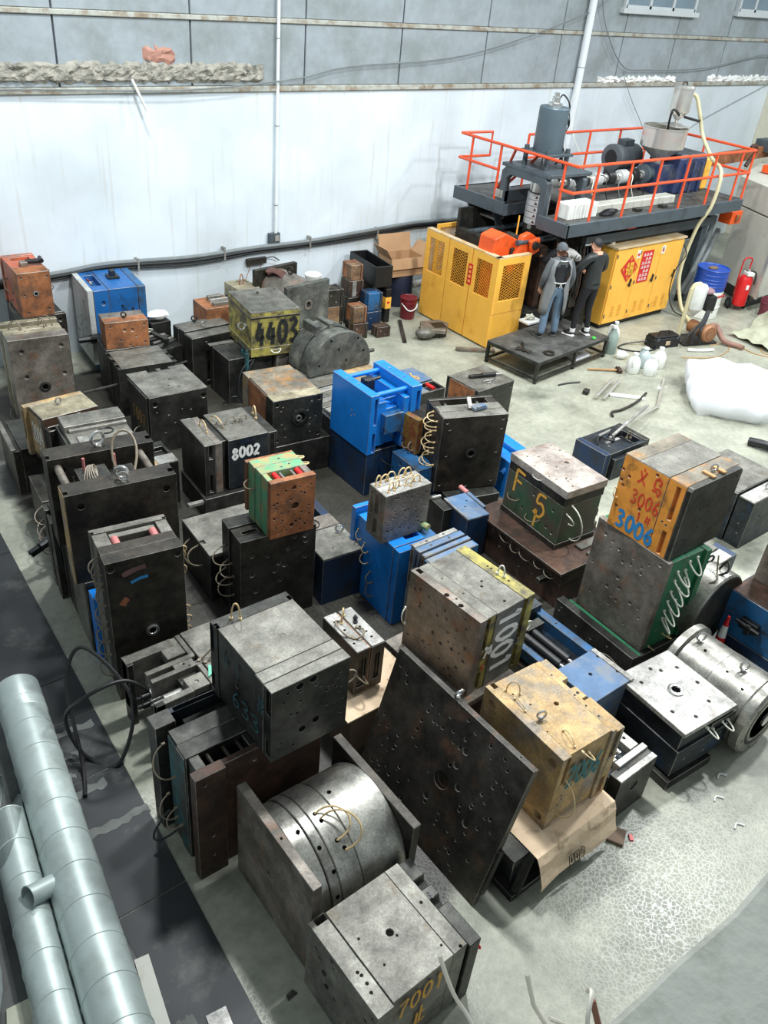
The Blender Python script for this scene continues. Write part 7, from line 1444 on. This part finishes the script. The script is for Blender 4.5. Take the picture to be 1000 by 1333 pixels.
MB().box((-.11, 0, -.09), (.11, .08, .09)).build('box_body', MGREY, t, bevel=.006); MB().box((.0, -.012, -.05), (.08, 0, .05)).build('box_cover', PALE, t); MB().tube(spline([(.05, .03, -.09), (.09, .03, -.16), (.08, .05, -.2)]), .012, 6).build('cable_tail', CABLE, t, smooth=True)
t = thing('wall_bracket', 'small steel bracket with dangling wire on the wall above the round mould', 'bracket', (7.95, 13.12, 1.12))
MB().box((-.28, 0, -.05), (.12, .07, .06)).build('bracket_body', DARK2, t, bevel=.005); MB().tube(spline([(.1, .03, .03), (.25, .0, .05), (.4, .02, -.04)]), .01, 6).build('wire', CABLE, t, smooth=True); MB().tube(spline([(-.2, .03, -.05), (-.3, .03, -.3), (-.42, .04, -.55)]), .006, 5).build('wire', RUST, t, smooth=True); MB().tube(spline([(.02, .03, -.05), (-.02, .02, -.25), (-.05, .0, -.4)]), .006, 5).build('wire', RUST, t, smooth=True)
def wire(name, label, pts, r=.008, mat=CABLE, cat='wire'): return tag(MB().tube(spline(pts, 6), r, 6).build(name, mat, smooth=True), label, cat, {'wall_wire': 'thin wires on the wall', 'cord': 'loose cords on the floor'}.get(name))
wire('wall_wire', 'thin grey wire sagging across the wall panels above the white wall', [(2.0, 13.14, 3.92), (3.9, 13.1, 3.98), (6.5, 13.08, 3.95), (8.6, 13.1, 4.1), (9.7, 13.12, 4.28), (12.5, 13.12, 4.5), (15.7, 13.1, 5.3), (16.5, 13.1, 5.8)], .012, CABLG)
wire('wall_wire', 'thin grey wire looping between panels to the right of the downpipe', [(15.9, 13.1, 6.0), (16.2, 13.1, 5.2), (17.1, 13.1, 4.35), (18.1, 13.1, 4.25), (20.4, 13.1, 4.3), (22.8, 13.1, 4.6), (24.5, 13.1, 4.5)], .012, CABLG)
wire('wall_wire', 'pale thin line hanging from the downpipe down to the machine railing', [(15.7, 13.05, 3.9), (15.4, 12.9, 3.5), (15.2, 12.5, 3.1), (15.0, 12.08, 2.85)], .008, HOSEW)
wire('wall_wire', 'thin dark line drooping over the white wall right of the vacuum tank', [(17.2, 13.1, 4.2), (18.0, 13.1, 3.4), (19.2, 13.1, 2.6), (21.0, 13.1, 3.2), (24.0, 13.1, 4.1)], .007, CABLG)
wire('stick', 'short pale stick poking out of the rough lintel on the wall', [(5.72, 13.1, 4.1), (5.78, 13.0, 3.9), (5.86, 12.95, 3.7)], .02, WHITE, 'stick')

# ------------------------------------------------------------------ floor by the machine
t = thing('steel_drum', 'blue topped white steel drum beside the pale machine', 'drum', (16.75, 9.32, 0)); t.scale = (1.14, 1.14, 1.14)
MB().lathe([(.28, 0), (.29, .01), (.29, .2), (.3, .22), (.29, .24), (.29, .52)], n=36).build('drum_side', WHITE, t, smooth=25); MB().lathe([(.29, .52), (.29, .6), (.296, .61), (.29, .62), (.29, .66), (.296, .67), (.29, .68), (.29, .72), (.296, .73), (.29, .74), (.29, .8), (.296, .81), (.29, .82), (.29, .88), (.3, .9), (.29, .91), (.275, .89), (.001, .885)], n=36, closed=False).build('drum_top', DRUMB, t, smooth=25, label='blue upper band and lid')
MB().sphere((-.02, .0, .9), .1, 10, (1.2, .8, .3)).build('rag', CARDD, t, smooth=True); q = MB()
for k in range(5): q.box((-.2 + .07 * k, -.295 - .0, .42), (-.15 + .07 * k, -.288, .46))
q.build('print', RED, t)
t = thing('vacuum_loader', 'floor vacuum loader with brown blower, white tank and black control box', 'machine', (15.2, 8.45, 0), -.3)
MB().box((-.4, -.25, 0), (.4, .25, .05)).build('base_frame', DARK, t, bevel=.005); MB().lathe([(.09, 0), (.16, .02), (.18, .05), (.18, .12), (.15, .16)], (.12, -.14, .24), (0, -1, .0), 26).build('blower', COPP, t, smooth=30); MB().cyl((.05, .22, .24), (.1, -.1, .24), .13, n=20).build('motor', COPP, t, smooth=30); MB().lathe([(.03, 0), (.1, .0), (.1, .01)], (.12, -.305, .24), (0, -1, 0), 18).build('blower_cap', COPP, t, smooth=30)
MB().cyl((-.25, .16, .05), (-.25, .16, 1.0), .04, n=10).build('post', BEIG, t, smooth=30); MB().lathe([(.02, .45), (.15, .62), (.16, .64), (.16, 1.05), (.13, 1.1), (.001, 1.11)], (-.05, .16, 0), n=24).build('filter_tank', WHITE, t, smooth=30); MB().tube(spline([(-.25, .16, 1.0), (-.2, .16, 1.1), (-.1, .16, 1.12), (-.05, .16, 1.1)]), .04, 8).build('elbow', BEIG, t, smooth=True)
MB().box((.06, -.06, .62), (.26, .1, .92)).build('control_box', BLACK, t, bevel=.01); MB().box((.29, .0, .55), (.31, .28, .9)).build('side_plate', WHITE, t, bevel=.004); MB().sphere((.12, .1, .98), .12, 12, (1.2, .9, .6)).build('dust_bag', paint('mauve_bag', (150, 120, 128), .8, var=.25), t, smooth=True)
for k in range(3): MB().tube(spline([(.1 + .03 * k, -.05, .64), (-.05 + .05 * k, -.15, .45), (-.35 + .12 * k, -.25, .3), (-.5 + .2 * k, -.3, .08)]), .022, 8).build('hose', CABLE, t, smooth=True)
MB().tube(spline([(.2, -.1, .3), (.45, -.05, .3), (.5, -.3, .1), (.7, -.5, .05), (.75, -.62, .05)]), .055, 10).build('flex_hose', paint('brown_flex_hose', (140, 104, 90), .6), t, smooth=True)
t = thing('tool_case', 'black tool case with handle and small label, left of the blower', 'tool case', (14.35, 8.6, 0), -.25)
MB().box((-.32, -.14, 0), (.32, .14, .2)).build('case_body', BLACK, t, bevel=.012); MB().box((-.3, -.12, .2), (.3, .12, .24)).build('case_lid', BLACK, t, bevel=.01); MB().tube([(-.12, 0, .23), (-.12, 0, .3), (.12, 0, .3), (.12, 0, .23)], .012, 8).build('handle', BLACK, t, smooth=40); MB().box((-.02, -.144, .06), (.08, -.139, .14)).build('label', CARDP, t)
for k in (-.24, .24): MB().box((k - .03, -.15, .16), (k + .03, -.138, .22)).build('latch', MGREY, t)
wire('cable', 'black cable curling left from the black tool case', [(14.1, 8.7, .1), (13.7, 8.95, .03), (13.4, 8.9, .015), (13.6, 8.6, .015), (14.0, 8.5, .015), (14.1, 8.55, .06)], .014, CABLE, 'cable')
tag(MB().tube(spline([(14.6, 8.15, .03), (14.85, 8.0, .03), (15.1, 7.9, .03)]), .03, 8).build('rag', WHITE, smooth=True), 'twisted white rag on the floor beside the blower frame', 'rag')
wire('cord', 'tan loose cord lying across the floor in front of the blower', [(14.2, 8.0, .01), (14.8, 7.7, .01), (15.4, 7.75, .01), (15.7, 8.0, .01), (15.3, 8.1, .01)], .009, WOOD, 'cord')
wire('cord', 'tan tangled cord under the tarpaulin edge at the right', [(15.9, 7.9, .01), (15.8, 7.4, .01), (16.1, 7.0, .01), (16.6, 7.2, .01), (16.3, 7.5, .01), (16.0, 7.3, .01), (16.4, 6.9, .01)], .01, WOOD, 'cord')
t = thing('fire_extinguisher', 'big red wheeled fire extinguisher standing before the pale machine', 'extinguisher', (17.85, 9.12, 0), -.5)
MB().lathe([(.12, .1), (.15, .13), (.15, .68), (.12, .75), (.05, .79), (.04, .84)], n=28).build('cylinder', RED, t, smooth=30); MB().lathe([(.05, .84), (.05, .9), (.02, .92)], n=14).build('valve', CHROM, t, smooth=30); MB().tube(spline([(-.1, .12, .3), (-.1, .14, .9), (-.08, .12, 1.1), (.08, .12, 1.1), (.1, .14, .9), (.1, .12, .3)], 6), .016, 8).build('push_handle', RED, t, smooth=True); MB().box((-.06, -.12, .78), (.1, .08, .86)).build('nozzle_clip', WHITE, t, bevel=.01); MB().tube(spline([(.04, 0, .88), (.16, -.06, .84), (.16, -.1, .6)]), .016, 8).build('hose', BLACK, t, smooth=True); MB().box((-.03, -.158, .5), (.03, -.145, .6)).build('label', WHITE, t)
for s_ in (-1, 1): MB().lathe([(.06, -.02), (.11, -.025), (.125, -.01), (.125, .01), (.11, .025), (.06, .02)], (.19 * s_, .08, .125), (1, 0, 0), 24).build('wheel', RUBB, t, smooth=30); MB().cyl((.17 * s_, .08, .125), (.215 * s_, .08, .125), .06, n=14).build('hub', MGREY, t, smooth=30)
def bucket(name, label, x, y, r, h, mat, lid=True, bail=True):
    t = thing(name, label, 'bucket', (x, y, 0)); pr = [(r * .86, 0), (r * .88, .01), (r * .97, h * .72), (r * 1.05, h * .73), (r * 1.05, h * .8), (r, h * .81), (r * 1.02, h * .95)]
    MB().lathe(pr + ([] if lid else [(r * .95, h * .95), (r * .8, .03), (.001, .02)]), n=30, closed=lid).build('bucket_body', mat, t, smooth=30)
    if lid: MB().lathe([(r * 1.06, h * .93), (r * 1.07, h), (r * .95, h * 1.01), (r * .9, h * .985), (.001, h * .985)], n=30, closed=False).build('lid', mat, t, smooth=30)
    if bail: MB().tube(spline([(-r * 1.04, 0, h * .76), (-r * .7, -r * .9, h * .5), (0, -r * 1.15, h * .52), (r * .75, -r * .8, h * .66), (r * 1.04, 0, h * .76)], 5), .011, 6).build('bail_handle', WHITE, t, smooth=True, label='white bail handle')
    return t
bucket('bucket', 'maroon lidded bucket with white handle beside the yellow guard', 10.62, 12.0, .16, .42, MAROON); bucket('bucket', 'dusty maroon bucket behind the tarpaulin, right of the fire extinguisher', 18.15, 8.55, .2, .4, paint('dusty_maroon', (116, 52, 66), .6, var=.15), False, False)
# tarpaulin
t = thing('tarpaulin', 'grey green tarpaulin heap with a raised peak at the right edge', 'tarpaulin', (17.15, 7.75, 0)); vs = []; n = 26; rq = random.Random(5)
for j in range(n):
    for i in range(n):
        x = -1.0 + 2.6 * i / (n - 1); y = -.75 + 1.3 * j / (n - 1); pk = .5 * math.exp(-(abs(x - .35) * 2.6 + abs(y - .2) * 3.2)); e = max(0, 1 - (x / 1.6) ** 4) * max(0, 1 - (y / .8) ** 4)
        z = .015 + e * (pk + .06 * math.sin(7 * x + 3 * y) ** 2 + .05 * math.sin(9 * y - 4 * x) ** 2 + .02 * rq.random()); vs.append((x + .05 * math.sin(5 * y), y + .12 * math.sin(3 * x), z))
q = MB(); q.add(vs, [(j * n + i, j * n + i + 1, (j + 1) * n + i + 1, (j + 1) * n + i) for j in range(n - 1) for i in range(n - 1)]); q.build('tarpaulin_cloth', TARPM, t, smooth=80)
# white bulk bag
t = thing('bulk_bag', 'large white woven bulk bag slumped on the open floor', 'bag', (13.45, 6.35, 0)); vs = []; n = 44; k_ = 16; rq = random.Random(9)
for i in range(k_ + 1):
    f = i / k_
    for j in range(n):
        a = 2 * PI * j / n; sq = 1 / max(abs(math.cos(a)) ** .75 + abs(math.sin(a)) ** .75, .01) ** .55
        fold = 1 + .035 * math.sin(5 * a + 2 * f) + .025 * math.sin(11 * a + 5 * f)
        if f < .5: rr_ = (1.02 + .07 * math.sin(PI * f * 2)) ; z = .5 * (f / .5) ** .9
        else: g = (f - .5) / .5; rr_ = 1.02 * (1 - g) ** .62 ; z = .5 + .05 * math.sin(g * PI * .6) - .2 * g ** 3
        x = 1.12 * rr_ * sq * fold * math.cos(a); y = 1.0 * rr_ * sq * fold * math.sin(a); z += (.05 * math.sin(3 * a + 9 * f) + .03 * math.sin(9 * a - 4 * f)) * min(1, 3 * f); vs.append((x, y, max(z * .74, .004) if i else 0))
q = MB(); q.add(vs, [(i * n + j, i * n + (j + 1) % n, (i + 1) * n + (j + 1) % n, (i + 1) * n + j) for i in range(k_) for j in range(n)] + [tuple(range(n - 1, -1, -1))]); q.build('bag_body', BAGM, t, smooth=70)
q = MB(); q.tube(spline([(-.35, .5, .34), (-.3, .55, .5), (-.15, .6, .54), (0, .62, .36)]), .02, 6); q.build('lifting_loop', BAGM, t, smooth=True); q = MB(); q.tube(spline([(.3, -.3, .34), (.35, -.1, .44), (.2, .1, .42)]), .025, 6); q.build('lifting_loop', BAGM, t, smooth=True)
# jugs, bottles
def jug(label, x, y, mat, rz, h=.3, r=.095, tip=0):
    t = thing('plastic_jug', label, 'jug', (x, y, r * .9 if tip else 0), rz, 'plastic jugs and bottles by the platform'); t.rotation_euler = (tip, 0, rz)
    MB().lathe([(r * .9, 0), (r, .02), (r, h * .55), (r * .8, h * .72), (r * .34, h * .88), (r * .34, h * .95)], n=22).build('jug_body', mat, t, smooth=35); MB().lathe([(r * .4, h * .95), (r * .4, h * 1.03)], n=16).build('cap', WHITE, t, smooth=30); MB().tube(spline([(r * .3, 0, h * .86), (r * .95, 0, h * .84), (r * 1.2, 0, h * .62), (r * .95, 0, h * .4)]), r * .15, 8).build('handle', mat, t, smooth=True); return t
CLEAR = paint('cloudy_clear_plastic', (176, 188, 190), .25, var=.1)
jug('white plastic jug at left of the four jugs', 12.72, 8.05, WHITE, 3.6, .36, .12); jug('white plastic jug at the front of the four jugs, cap dark', 12.92, 7.82, WHITE, -.4, .36, .12); jug('white plastic jug at right rear of the four jugs', 13.36, 7.96, WHITE, .2, .38, .12); jug('cloudy clear jug behind the white jugs', 13.12, 8.12, CLEAR, 1.2, .36, .12)
jug('tall cloudy bottle standing at the right end of the work platform', 13.06, 8.85, paint('grey_green_clear_plastic', (140, 156, 148), .25, var=.1), 1.0, .52, .11); jug('white bottle just behind the tall cloudy bottle', 13.32, 9.02, WHITE, 2.0, .5, .1); jug('white jug lying in front of the tall cloudy bottle', 12.98, 8.62, WHITE, .6, .2, .08, 1.45)
tag(MB().prism([(0, 0), (.5, .05), (.6, .3), (.3, .4), (.05, .3)], 'z', 0, .05).build('plastic_sheet', BAGM, loc=(12.05, 8.85, .0), bevel=.02), 'crumpled white plastic sheet under the work platform', 'sheet')
h = thing('sledge_hammer', 'small sledge hammer with wooden handle on the open floor', 'hammer', (12.25, 8.33, 0), -.58); MB().cyl((-.3, 0, .03), (.28, 0, .035), .017, .02, 10).build('handle', WOOD, h, smooth=30); MB().box((.24, -.09, 0), (.33, .09, .075)).build('hammer_head', RUSTD, h, bevel=.012)
for lab, a, b_, m_ in (('pair of short bright pipes beside white bar, left pipe', (11.15, 7.6), (11.95, 7.9), STNL), ('pair of short bright pipes beside white bar, right pipe', (11.25, 7.5), (12.05, 7.82), STNL)): tag(MB().cyl((*a, .065), (*b_, .075), .028, n=12).build('steel_pipe', m_, smooth=30), lab, 'pipe')
tag(MB().box((-.3, -.05, 0), (.3, .05, .035)).build('white_bar', WHITE, loc=(11.75, 7.4, 0), rot=(0, 0, -.75), bevel=.008), 'white plastic bar lying on the floor beneath the short pipes', 'bar')
tag(MB().tube(spline([(10.9, 7.02, .02), (11.0, 7.12, .03), (11.25, 7.1, .03), (11.7, 7.16, .03), (12.15, 7.3, .03)]), .022, 8).build('bent_tube', DARK2, smooth=True), 'dark tube with bent end lying on the floor', 'pipe')
tag(MB().cyl((9.4, 6.2, .46), (11.9, 6.85, .05), .022, n=10).build('steel_pipe', STNL, smooth=30), 'long bright pipe leaning on the small blue and black mould', 'pipe'); tag(MB().tube([(11.85, 6.84, .06), (12.6, 7.3, .03), (12.95, 7.5, .03)], .026, 10).build('steel_pipe', STNL, smooth=40), 'long bright pipe on the floor running under the white bulk bag', 'pipe'); tag(MB().box((-.75, -.02, 0), (.75, .02, .03)).build('flat_bar', PALE, loc=(10.25, 6.3, .425), rot=(0, .0, .28)), 'flat pale bar resting across the small blue and black mould', 'bar')
tag(MB().box((-.06, -.05, 0), (.06, .05, .08)).build('steel_block', DARK, loc=(11.2, 7.85, 0), rot=(0, 0, .4), bevel=.01), 'little dark block beside the short pipes', 'block'); tag(MB().tube(spline([(11.0, 8.3, .015), (11.2, 8.28, .015), (11.45, 8.2, .015)]), .016, 6).build('hose_piece', CABLE, smooth=True), 'short piece of black hose on floor left of the hammer', 'hose'); tag(MB().tube(spline([(12.15, 5.3, .06), (12.2, 5.1, .09), (12.3, 4.9, .08), (12.5, 4.75, .08)]), .07, 10).build('black_handle', BLACK, smooth=True), 'black rubber piece on floor at right edge below the bulk bag', 'rubber'); tag(MB().box((-.05, -.03, 0), (.05, .03, .02)).build('offcut', WHITE, loc=(12.6, 7.35, 0), rot=(0, 0, .3)), 'tiny white offcut on the open floor', 'scrap')
# open carton on dark barrel by the wall
t = thing('plastic_barrel', 'dark blue barrel carrying the open cardboard box by the wall', 'barrel', (10.95, 12.75, 0)); MB().lathe([(.27, 0), (.29, .03), (.3, .3), (.29, .6), (.27, .64)], n=28).build('barrel_body', paint('midnight_blue_plastic', (30, 38, 58), .4), t, smooth=30)
t = thing('cardboard_box', 'open brown cardboard box sitting on dark blue barrel by the wall', 'box', (10.95, 12.72, .645), -.1); bw, bd, bh = .76, .5, .36
for lo, hi in (((-bw / 2, -bd / 2, 0), (bw / 2, -bd / 2 + .01, bh)), ((-bw / 2, bd / 2 - .01, 0), (bw / 2, bd / 2, bh)), ((-bw / 2, -bd / 2, 0), (-bw / 2 + .01, bd / 2, bh)), ((bw / 2 - .01, -bd / 2, 0), (bw / 2, bd / 2, bh))): MB().box(lo, hi).build('box_wall', CARD, t)
MB().box((-bw / 2, -bd / 2, 0), (bw / 2, bd / 2, .01)).build('box_floor', CARD, t)
o = MB().box((-bw / 2, 0, 0), (bw / 2, .008, .34)).build('flap', CARD, t, loc=(0, bd / 2, bh), rot=(-.25, 0, 0)); o = MB().box((-bw / 2 - .02, -.008, -.2), (bw / 2 + .02, 0, 0)).build('flap', CARD, t, loc=(0, -bd / 2, bh), rot=(-.22, 0, 0)); MB().box((0, -bd / 2, 0), (.008, bd / 2, .26)).build('flap', CARD, t, loc=(bw / 2, 0, bh), rot=(0, .7, 0)); MB().box((-.008, -bd / 2, 0), (0, bd / 2, .24)).build('flap', CARD, t, loc=(-bw / 2, 0, bh), rot=(0, -.6, 0))
# parts dumped by the guard
t = thing('casting', 'pale grey cast part with dark pocket on the floor in front of the yellow guard', 'casting', (10.4, 11.05, 0), -.3); MB().prism([(-.25, -.1), (.2, -.25), (.42, .1), (.3, .3), (-.1, .28)], 'z', .12, .2).build('casting_top', MOTTL, t, bevel=.01); MB().sphere((-.15, -.12, .12), .16, 14, (1.3, .8, .65)).build('casting_dome', GREY, t, smooth=True); MB().box((.05, -.1, .2), (.3, .15, .205)).build('pocket', BLACK, t); MB().box((-.15, -.1, 0), (.3, .2, .12)).build('casting_base', DARK, t)
tag(MB().beam((9.75, 11.0, .02), (10.35, 11.9, .02), .07, .03).build('flat_bar', DARK2), 'dark flat bar on the floor beside the brown block pile', 'bar'); tag(MB().beam((10.4, 10.3, .03), (11.0, 9.9, .03), .1, .05).build('flat_bar', MOTTL), 'pale dusty bar on floor below the yellow guard', 'bar')
for x, y in ((10.75, 10.75), (10.8, 10.2)): pass
t = thing('parts_tray', 'white parts tray with loose fittings behind the yellow guard corner', 'tray', (11.9, 9.95, .0)); MB().box((-.18, -.13, .42), (.2, .13, .47)).build('tray', WHITE, t, bevel=.01); MB().box((-.16, -.1, 0), (.16, .1, .42)).build('stand', DARK, t)
for k in range(7): MB().tube(spline([(rnd.uniform(-.12, .1), rnd.uniform(-.08, .08), .48), (rnd.uniform(-.12, .1), rnd.uniform(-.08, .08), .56), (rnd.uniform(-.12, .1), rnd.uniform(-.08, .08), .5)]), .016, 6).build('fitting', HOSEW, t, smooth=True)
t = thing('rolled_sheet', 'low rolled grey sheet and wires between bucket and the wall', 'sheet', (11.75, 12.6, 0)); MB().cyl((-.35, .1, .1), (.35, .2, .1), .1, n=16).build('roll', PANW, t, smooth=30); MB().cyl((-.3, .3, .25), (.35, .4, .25), .07, n=16).build('roll', WHITE, t, smooth=30); MB().box((-.3, -.05, 0), (.3, .45, .05)).build('board', DARK, t)
t = thing('traffic_cone', 'red and white traffic cone wedged between the blue mould and round mould', 'cone', (7.49, 2.8, 0), .3); t.scale = (.5, .5, .62); MB().box((-.16, -.16, 0), (.16, .16, .03)).build('base', RUBB, t, bevel=.01)
for (r0, r1, z0, z1, m_) in ((.12, .09, .03, .25, RED), (.09, .06, .25, .5, WHITE), (.06, .03, .5, .7, RED)): MB().cyl((0, 0, z0), (0, 0, z1), r0, r1, 20).build('cone_band', m_, t, smooth=30)
for lab, x, y in (('small red scrap on the floor by the cardboard sheet', 4.72, 1.82),): tag(MB().box((-.03, -.015, 0), (.03, .015, .015)).build('red_scrap', RED, loc=(x, y, 0), rot=(0, 0, .9)), lab, 'scrap')
for k, (x, y) in enumerate(((5.65, 1.62), (5.9, 1.75), (5.55, 1.35))): tag(MB().tube(spline([(x, y, .008), (x + .06, y + .02, .008), (x + .1, y - .03, .008)]), .009, 5).build('paper_scrap', WHITE, smooth=True), 'little white scrap on the floor near the ring-topped mould, ' + ('left one', 'right one', 'nearest one')[k], 'scrap')

# ------------------------------------------------------------------ left aisle
STRIP = paint('oily_black_steel_plate', (44, 46, 47), .5, .25, var=.3, scale=2.2, dirt=(96, 98, 94), dirt_amt=.2, dirt_scale=1.3)
t = thing('trench_cover', 'long strip of dark oily steel plates set along the left aisle', 'floor plate', (1.4, 5.5, 0))
for k, (y0, y1) in enumerate(((-3.8, -1.93), (-1.92, -.62), (-.61, .08), (.09, .6), (.61, 2.8), (2.81, 5.0), (5.01, 7.2))):
    def xr(y): return 1.80 - (8.79 - (y + 5.5)) * .0525 - 1.4
    MB().prism([(-.42, y0), (xr(y0), y0), (xr(y1), y1), (-.42, y1)], 'z', 0, .008).build('plate', STRIP, t)
STREAK = paint('grey_light_streak', (104, 107, 103), .8, var=.2, scale=7)  # streaks of lamp light across the plates, painted as thin paler slabs
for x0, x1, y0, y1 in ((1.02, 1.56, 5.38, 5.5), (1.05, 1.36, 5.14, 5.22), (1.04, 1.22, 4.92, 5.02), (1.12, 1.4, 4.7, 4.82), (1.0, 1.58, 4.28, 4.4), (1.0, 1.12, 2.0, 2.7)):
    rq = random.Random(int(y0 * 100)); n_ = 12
    MB().prism([(x0 - 1.4 + (x1 - x0) * i / n_, y0 - 5.5 + rq.random() * .04) for i in range(n_ + 1)] + [(x1 - 1.4 - (x1 - x0) * i / n_, y1 - 5.5 - rq.random() * .04) for i in range(n_ + 1)], 'z', .008, .0105).build('light_streak', STREAK, t)
FLOORL = paint('dark_dusty_floor', (92, 94, 92), .7, var=.14, scale=4, dirt=(72, 74, 72), dirt_amt=.3)
struct(MB().box((-3, .6, 0), (.98, 9.5, .004)).build('floor_left', FLOORL), 'dull dark floor patch at far left below the ducts')
def duct(label, pts, r, tilt=0, cut=None, z=None):
    a, b_ = Vector(pts[0]), Vector(pts[1]); d = (b_ - a).normalized(); L = (b_ - a).length; t = thing('spiral_duct', label, 'duct', tuple(a), 0, 'galvanised ducts on the left floor'); t.rotation_mode = 'QUATERNION'
    n = int(L / .29); q = MB(); seg = 40
    prof = [(r * .96, 0.0), (r, 0.0)]
    for k in range(1, n): z_ = L * k / n; prof += [(r, z_ - .008), (r + .005, z_ - .004), (r + .005, z_ + .004), (r, z_ + .008)]
    prof += [(r, L), (r * .96, L)]
    u = d.orthogonal(); q.lathe(prof + [(r * .955, L - .01), (r * .955, .01)], (0, 0, 0), d, seg, closed=False)
    # helical skew of the seams and slanted first cut
    w_ = None; uu = d.orthogonal().normalized(); ww = d.cross(uu)
    for i, p in enumerate(q.v):
        h_ = p.dot(d); x_ = p.dot(uu); y_ = p.dot(ww); ang = math.atan2(y_, x_)
        if .02 < h_ < L - .02: q.v[i] = p + d * (.05 * math.sin(ang + 1.0))
        if cut and h_ <= .011: q.v[i] = p + d * (cut * (.5 - .5 * (p.dot(Vector((.75, 0, -.65))) / r)))
    q.build('duct_tube', GALV, t, smooth=35); t.rotation_mode = 'XYZ'; return t, d
t, d = duct('big spiral-seam galvanised duct lying along the left aisle', ((1.1, 5.98, .2), (.475, 1.2, .2)), .19)
MB().lathe([(.18, -.002), (.192, -.002), (.195, .36), (.19, .37)], (0, 0, 0), d, 40, closed=False).build('end_collar', GALV, t, smooth=30)
p0 = Vector((0, 0, 0)) + d * 2.05; q = MB(); q.lathe([(.075, 0), (.075, .2), (.08, .2), (.08, .215), (.07, .215), (.07, 0)], p0 + Vector((-.14, -.02, .06)), (-.85, -.2, .32), 22, closed=False); q.build('branch_stub', GALV, t, smooth=30)
duct('narrower spiral duct with slanted cut end beside the big duct', ((.64, 5.0, .15), (.197, 1.6, .15)), .14, cut=.75)
duct('short pale duct length, open end, at the far left edge', ((.3, 4.0, .3), (-.7, 4.5, .4)), .12)
duct('pale curled duct offcut at the left edge above the slanted duct', ((.62, 5.0, .16), (-.4, 5.6, .16)), .15)
t = thing('cable_coil', 'coil of grey ribbed cable at the left edge', 'cable', (-.1, 3.75, .03))
for k in range(6): MB().tube([Vector(((.24 + .02 * k) * math.cos(a * PI / 12) - .05, (.42 + .025 * k) * math.sin(a * PI / 12), .04 + .025 * (k % 3) + .01 * math.sin(a))) for a in range(24)], .026, 8, True).build('coil_turn', CABLG, t, smooth=True)
tag(MB().prism([(-.2, -.3), (.0, -.28), (.16, .18), (-.05, .2)], 'z', .005, .025).build('board', paint('pale_board', (190, 190, 170), .7), loc=(.2, 3.2, 0)), 'pale board lying on the dark floor at the lower left', 'board')
tag(MB().beam((.5, 3.9, .03), (.25, 2.0, .03), .03, .03).build('flat_bar', CABLG), 'thin grey bar beside the narrower duct', 'bar'); tag(MB().beam((1.0, 3.2, .03), (.62, .9, .03), .1, .05).build('flat_bar', PANW), 'pale flat strip between big duct and dark floor plates', 'bar'); tag(MB().beam((1.25, 2.6, .012), (1.0, .8, .012), .14, .015).build('flat_bar', PALE), 'light steel strip at the bottom left on the dark plates', 'bar')
tag(MB().tube(spline([(1.95, 5.0, .55), (1.75, 5.05, .75), (1.45, 5.1, .7), (1.3, 5.3, .35), (1.35, 5.1, .05), (1.55, 4.85, .03), (1.8, 5.05, .5), (1.6, 5.5, .85), (1.4, 5.45, .6), (1.3, 5.0, .08), (1.2, 4.7, .03)], 8), .017, 8).build('cable', RUBB, smooth=True), 'black rubber cable looping out over the left aisle from the flat topped mould', 'cable')
for k, (x, y, l) in enumerate(((1.98, 3.28, .05), (1.72, 2.4, .04), (2.1, 6.9, .05))): tag(MB().prism([(-l, -l * .5), (l, -l * .4), (l * .6, l * .6), (-l * .7, l * .5)], 'z', 0, .012).build('debris', DARK, loc=(x, y, 0)), 'dark crumb of debris on the pale left floor, ' + ('by the rust-faced mould foot', 'near the bottom plates', 'far up the aisle')[k], 'debris')

# ------------------------------------------------------------------ near slab and wires
SLAB = paint('grey_render_slab', (178, 180, 170), .9, var=.07, scale=5, dirt=(146, 148, 138), dirt_amt=.3, bump=.25, dirt_scale=5)
vs = []; nx, rq = 60, random.Random(2)
q = MB(); poly = [(-1.5, -1.5), (4.5, -1.5)] + [(4.5 - 6.0 * i / nx, .253 + .008 * math.sin(i * 1.3) + .012 * (rq.random() - .5)) for i in range(nx + 1)]
q.prism(poly, 'z', 4.12, 4.4); struct(q.build('trim_9', SLAB, bevel=.012), 'edge of the concrete upper floor slab in the near corner')
TW = paint('pale_tie_wire', (236, 230, 214), .5, .2, var=.1)
for lab, pts, r_ in (('tallest pale bent wire sticking up from the slab edge', [(.67, .24, 4.3), (.7, .4, 4.385), (.69, .45, 4.43), (.67, .465, 4.5), (.64, .47, 4.6)], .0042), ('forked pale wire at the slab edge right of the tall one', [(.84, .24, 4.3), (.815, .35, 4.39), (.78, .356, 4.48), (.74, .36, 4.6)], .0042), ('short curled pale wire at the slab edge, rightmost', [(.86, .24, 4.36), (.84, .27, 4.45), (.88, .3, 4.47), (.9, .315, 4.43)], .0045)):
    tag(MB().tube(spline(pts, 5), r_, 6).build('bent_wire', TW, smooth=True), lab, 'wire')
tag(MB().tube(spline([(.9, .24, 4.3), (.86, .3, 4.36), (.82, .33, 4.4)], 4), .0042, 6).build('bent_wire', TW, smooth=True), 'second prong of wire beside the forked wire', 'wire')
tag(MB().tube([(.89, .25, 4.36), (.9, .3, 4.42)], .006, 8).build('bent_wire', paint('rusty_wire', (150, 104, 84), .7), smooth=True), 'rusty stub of wire beside the curled wire', 'wire')
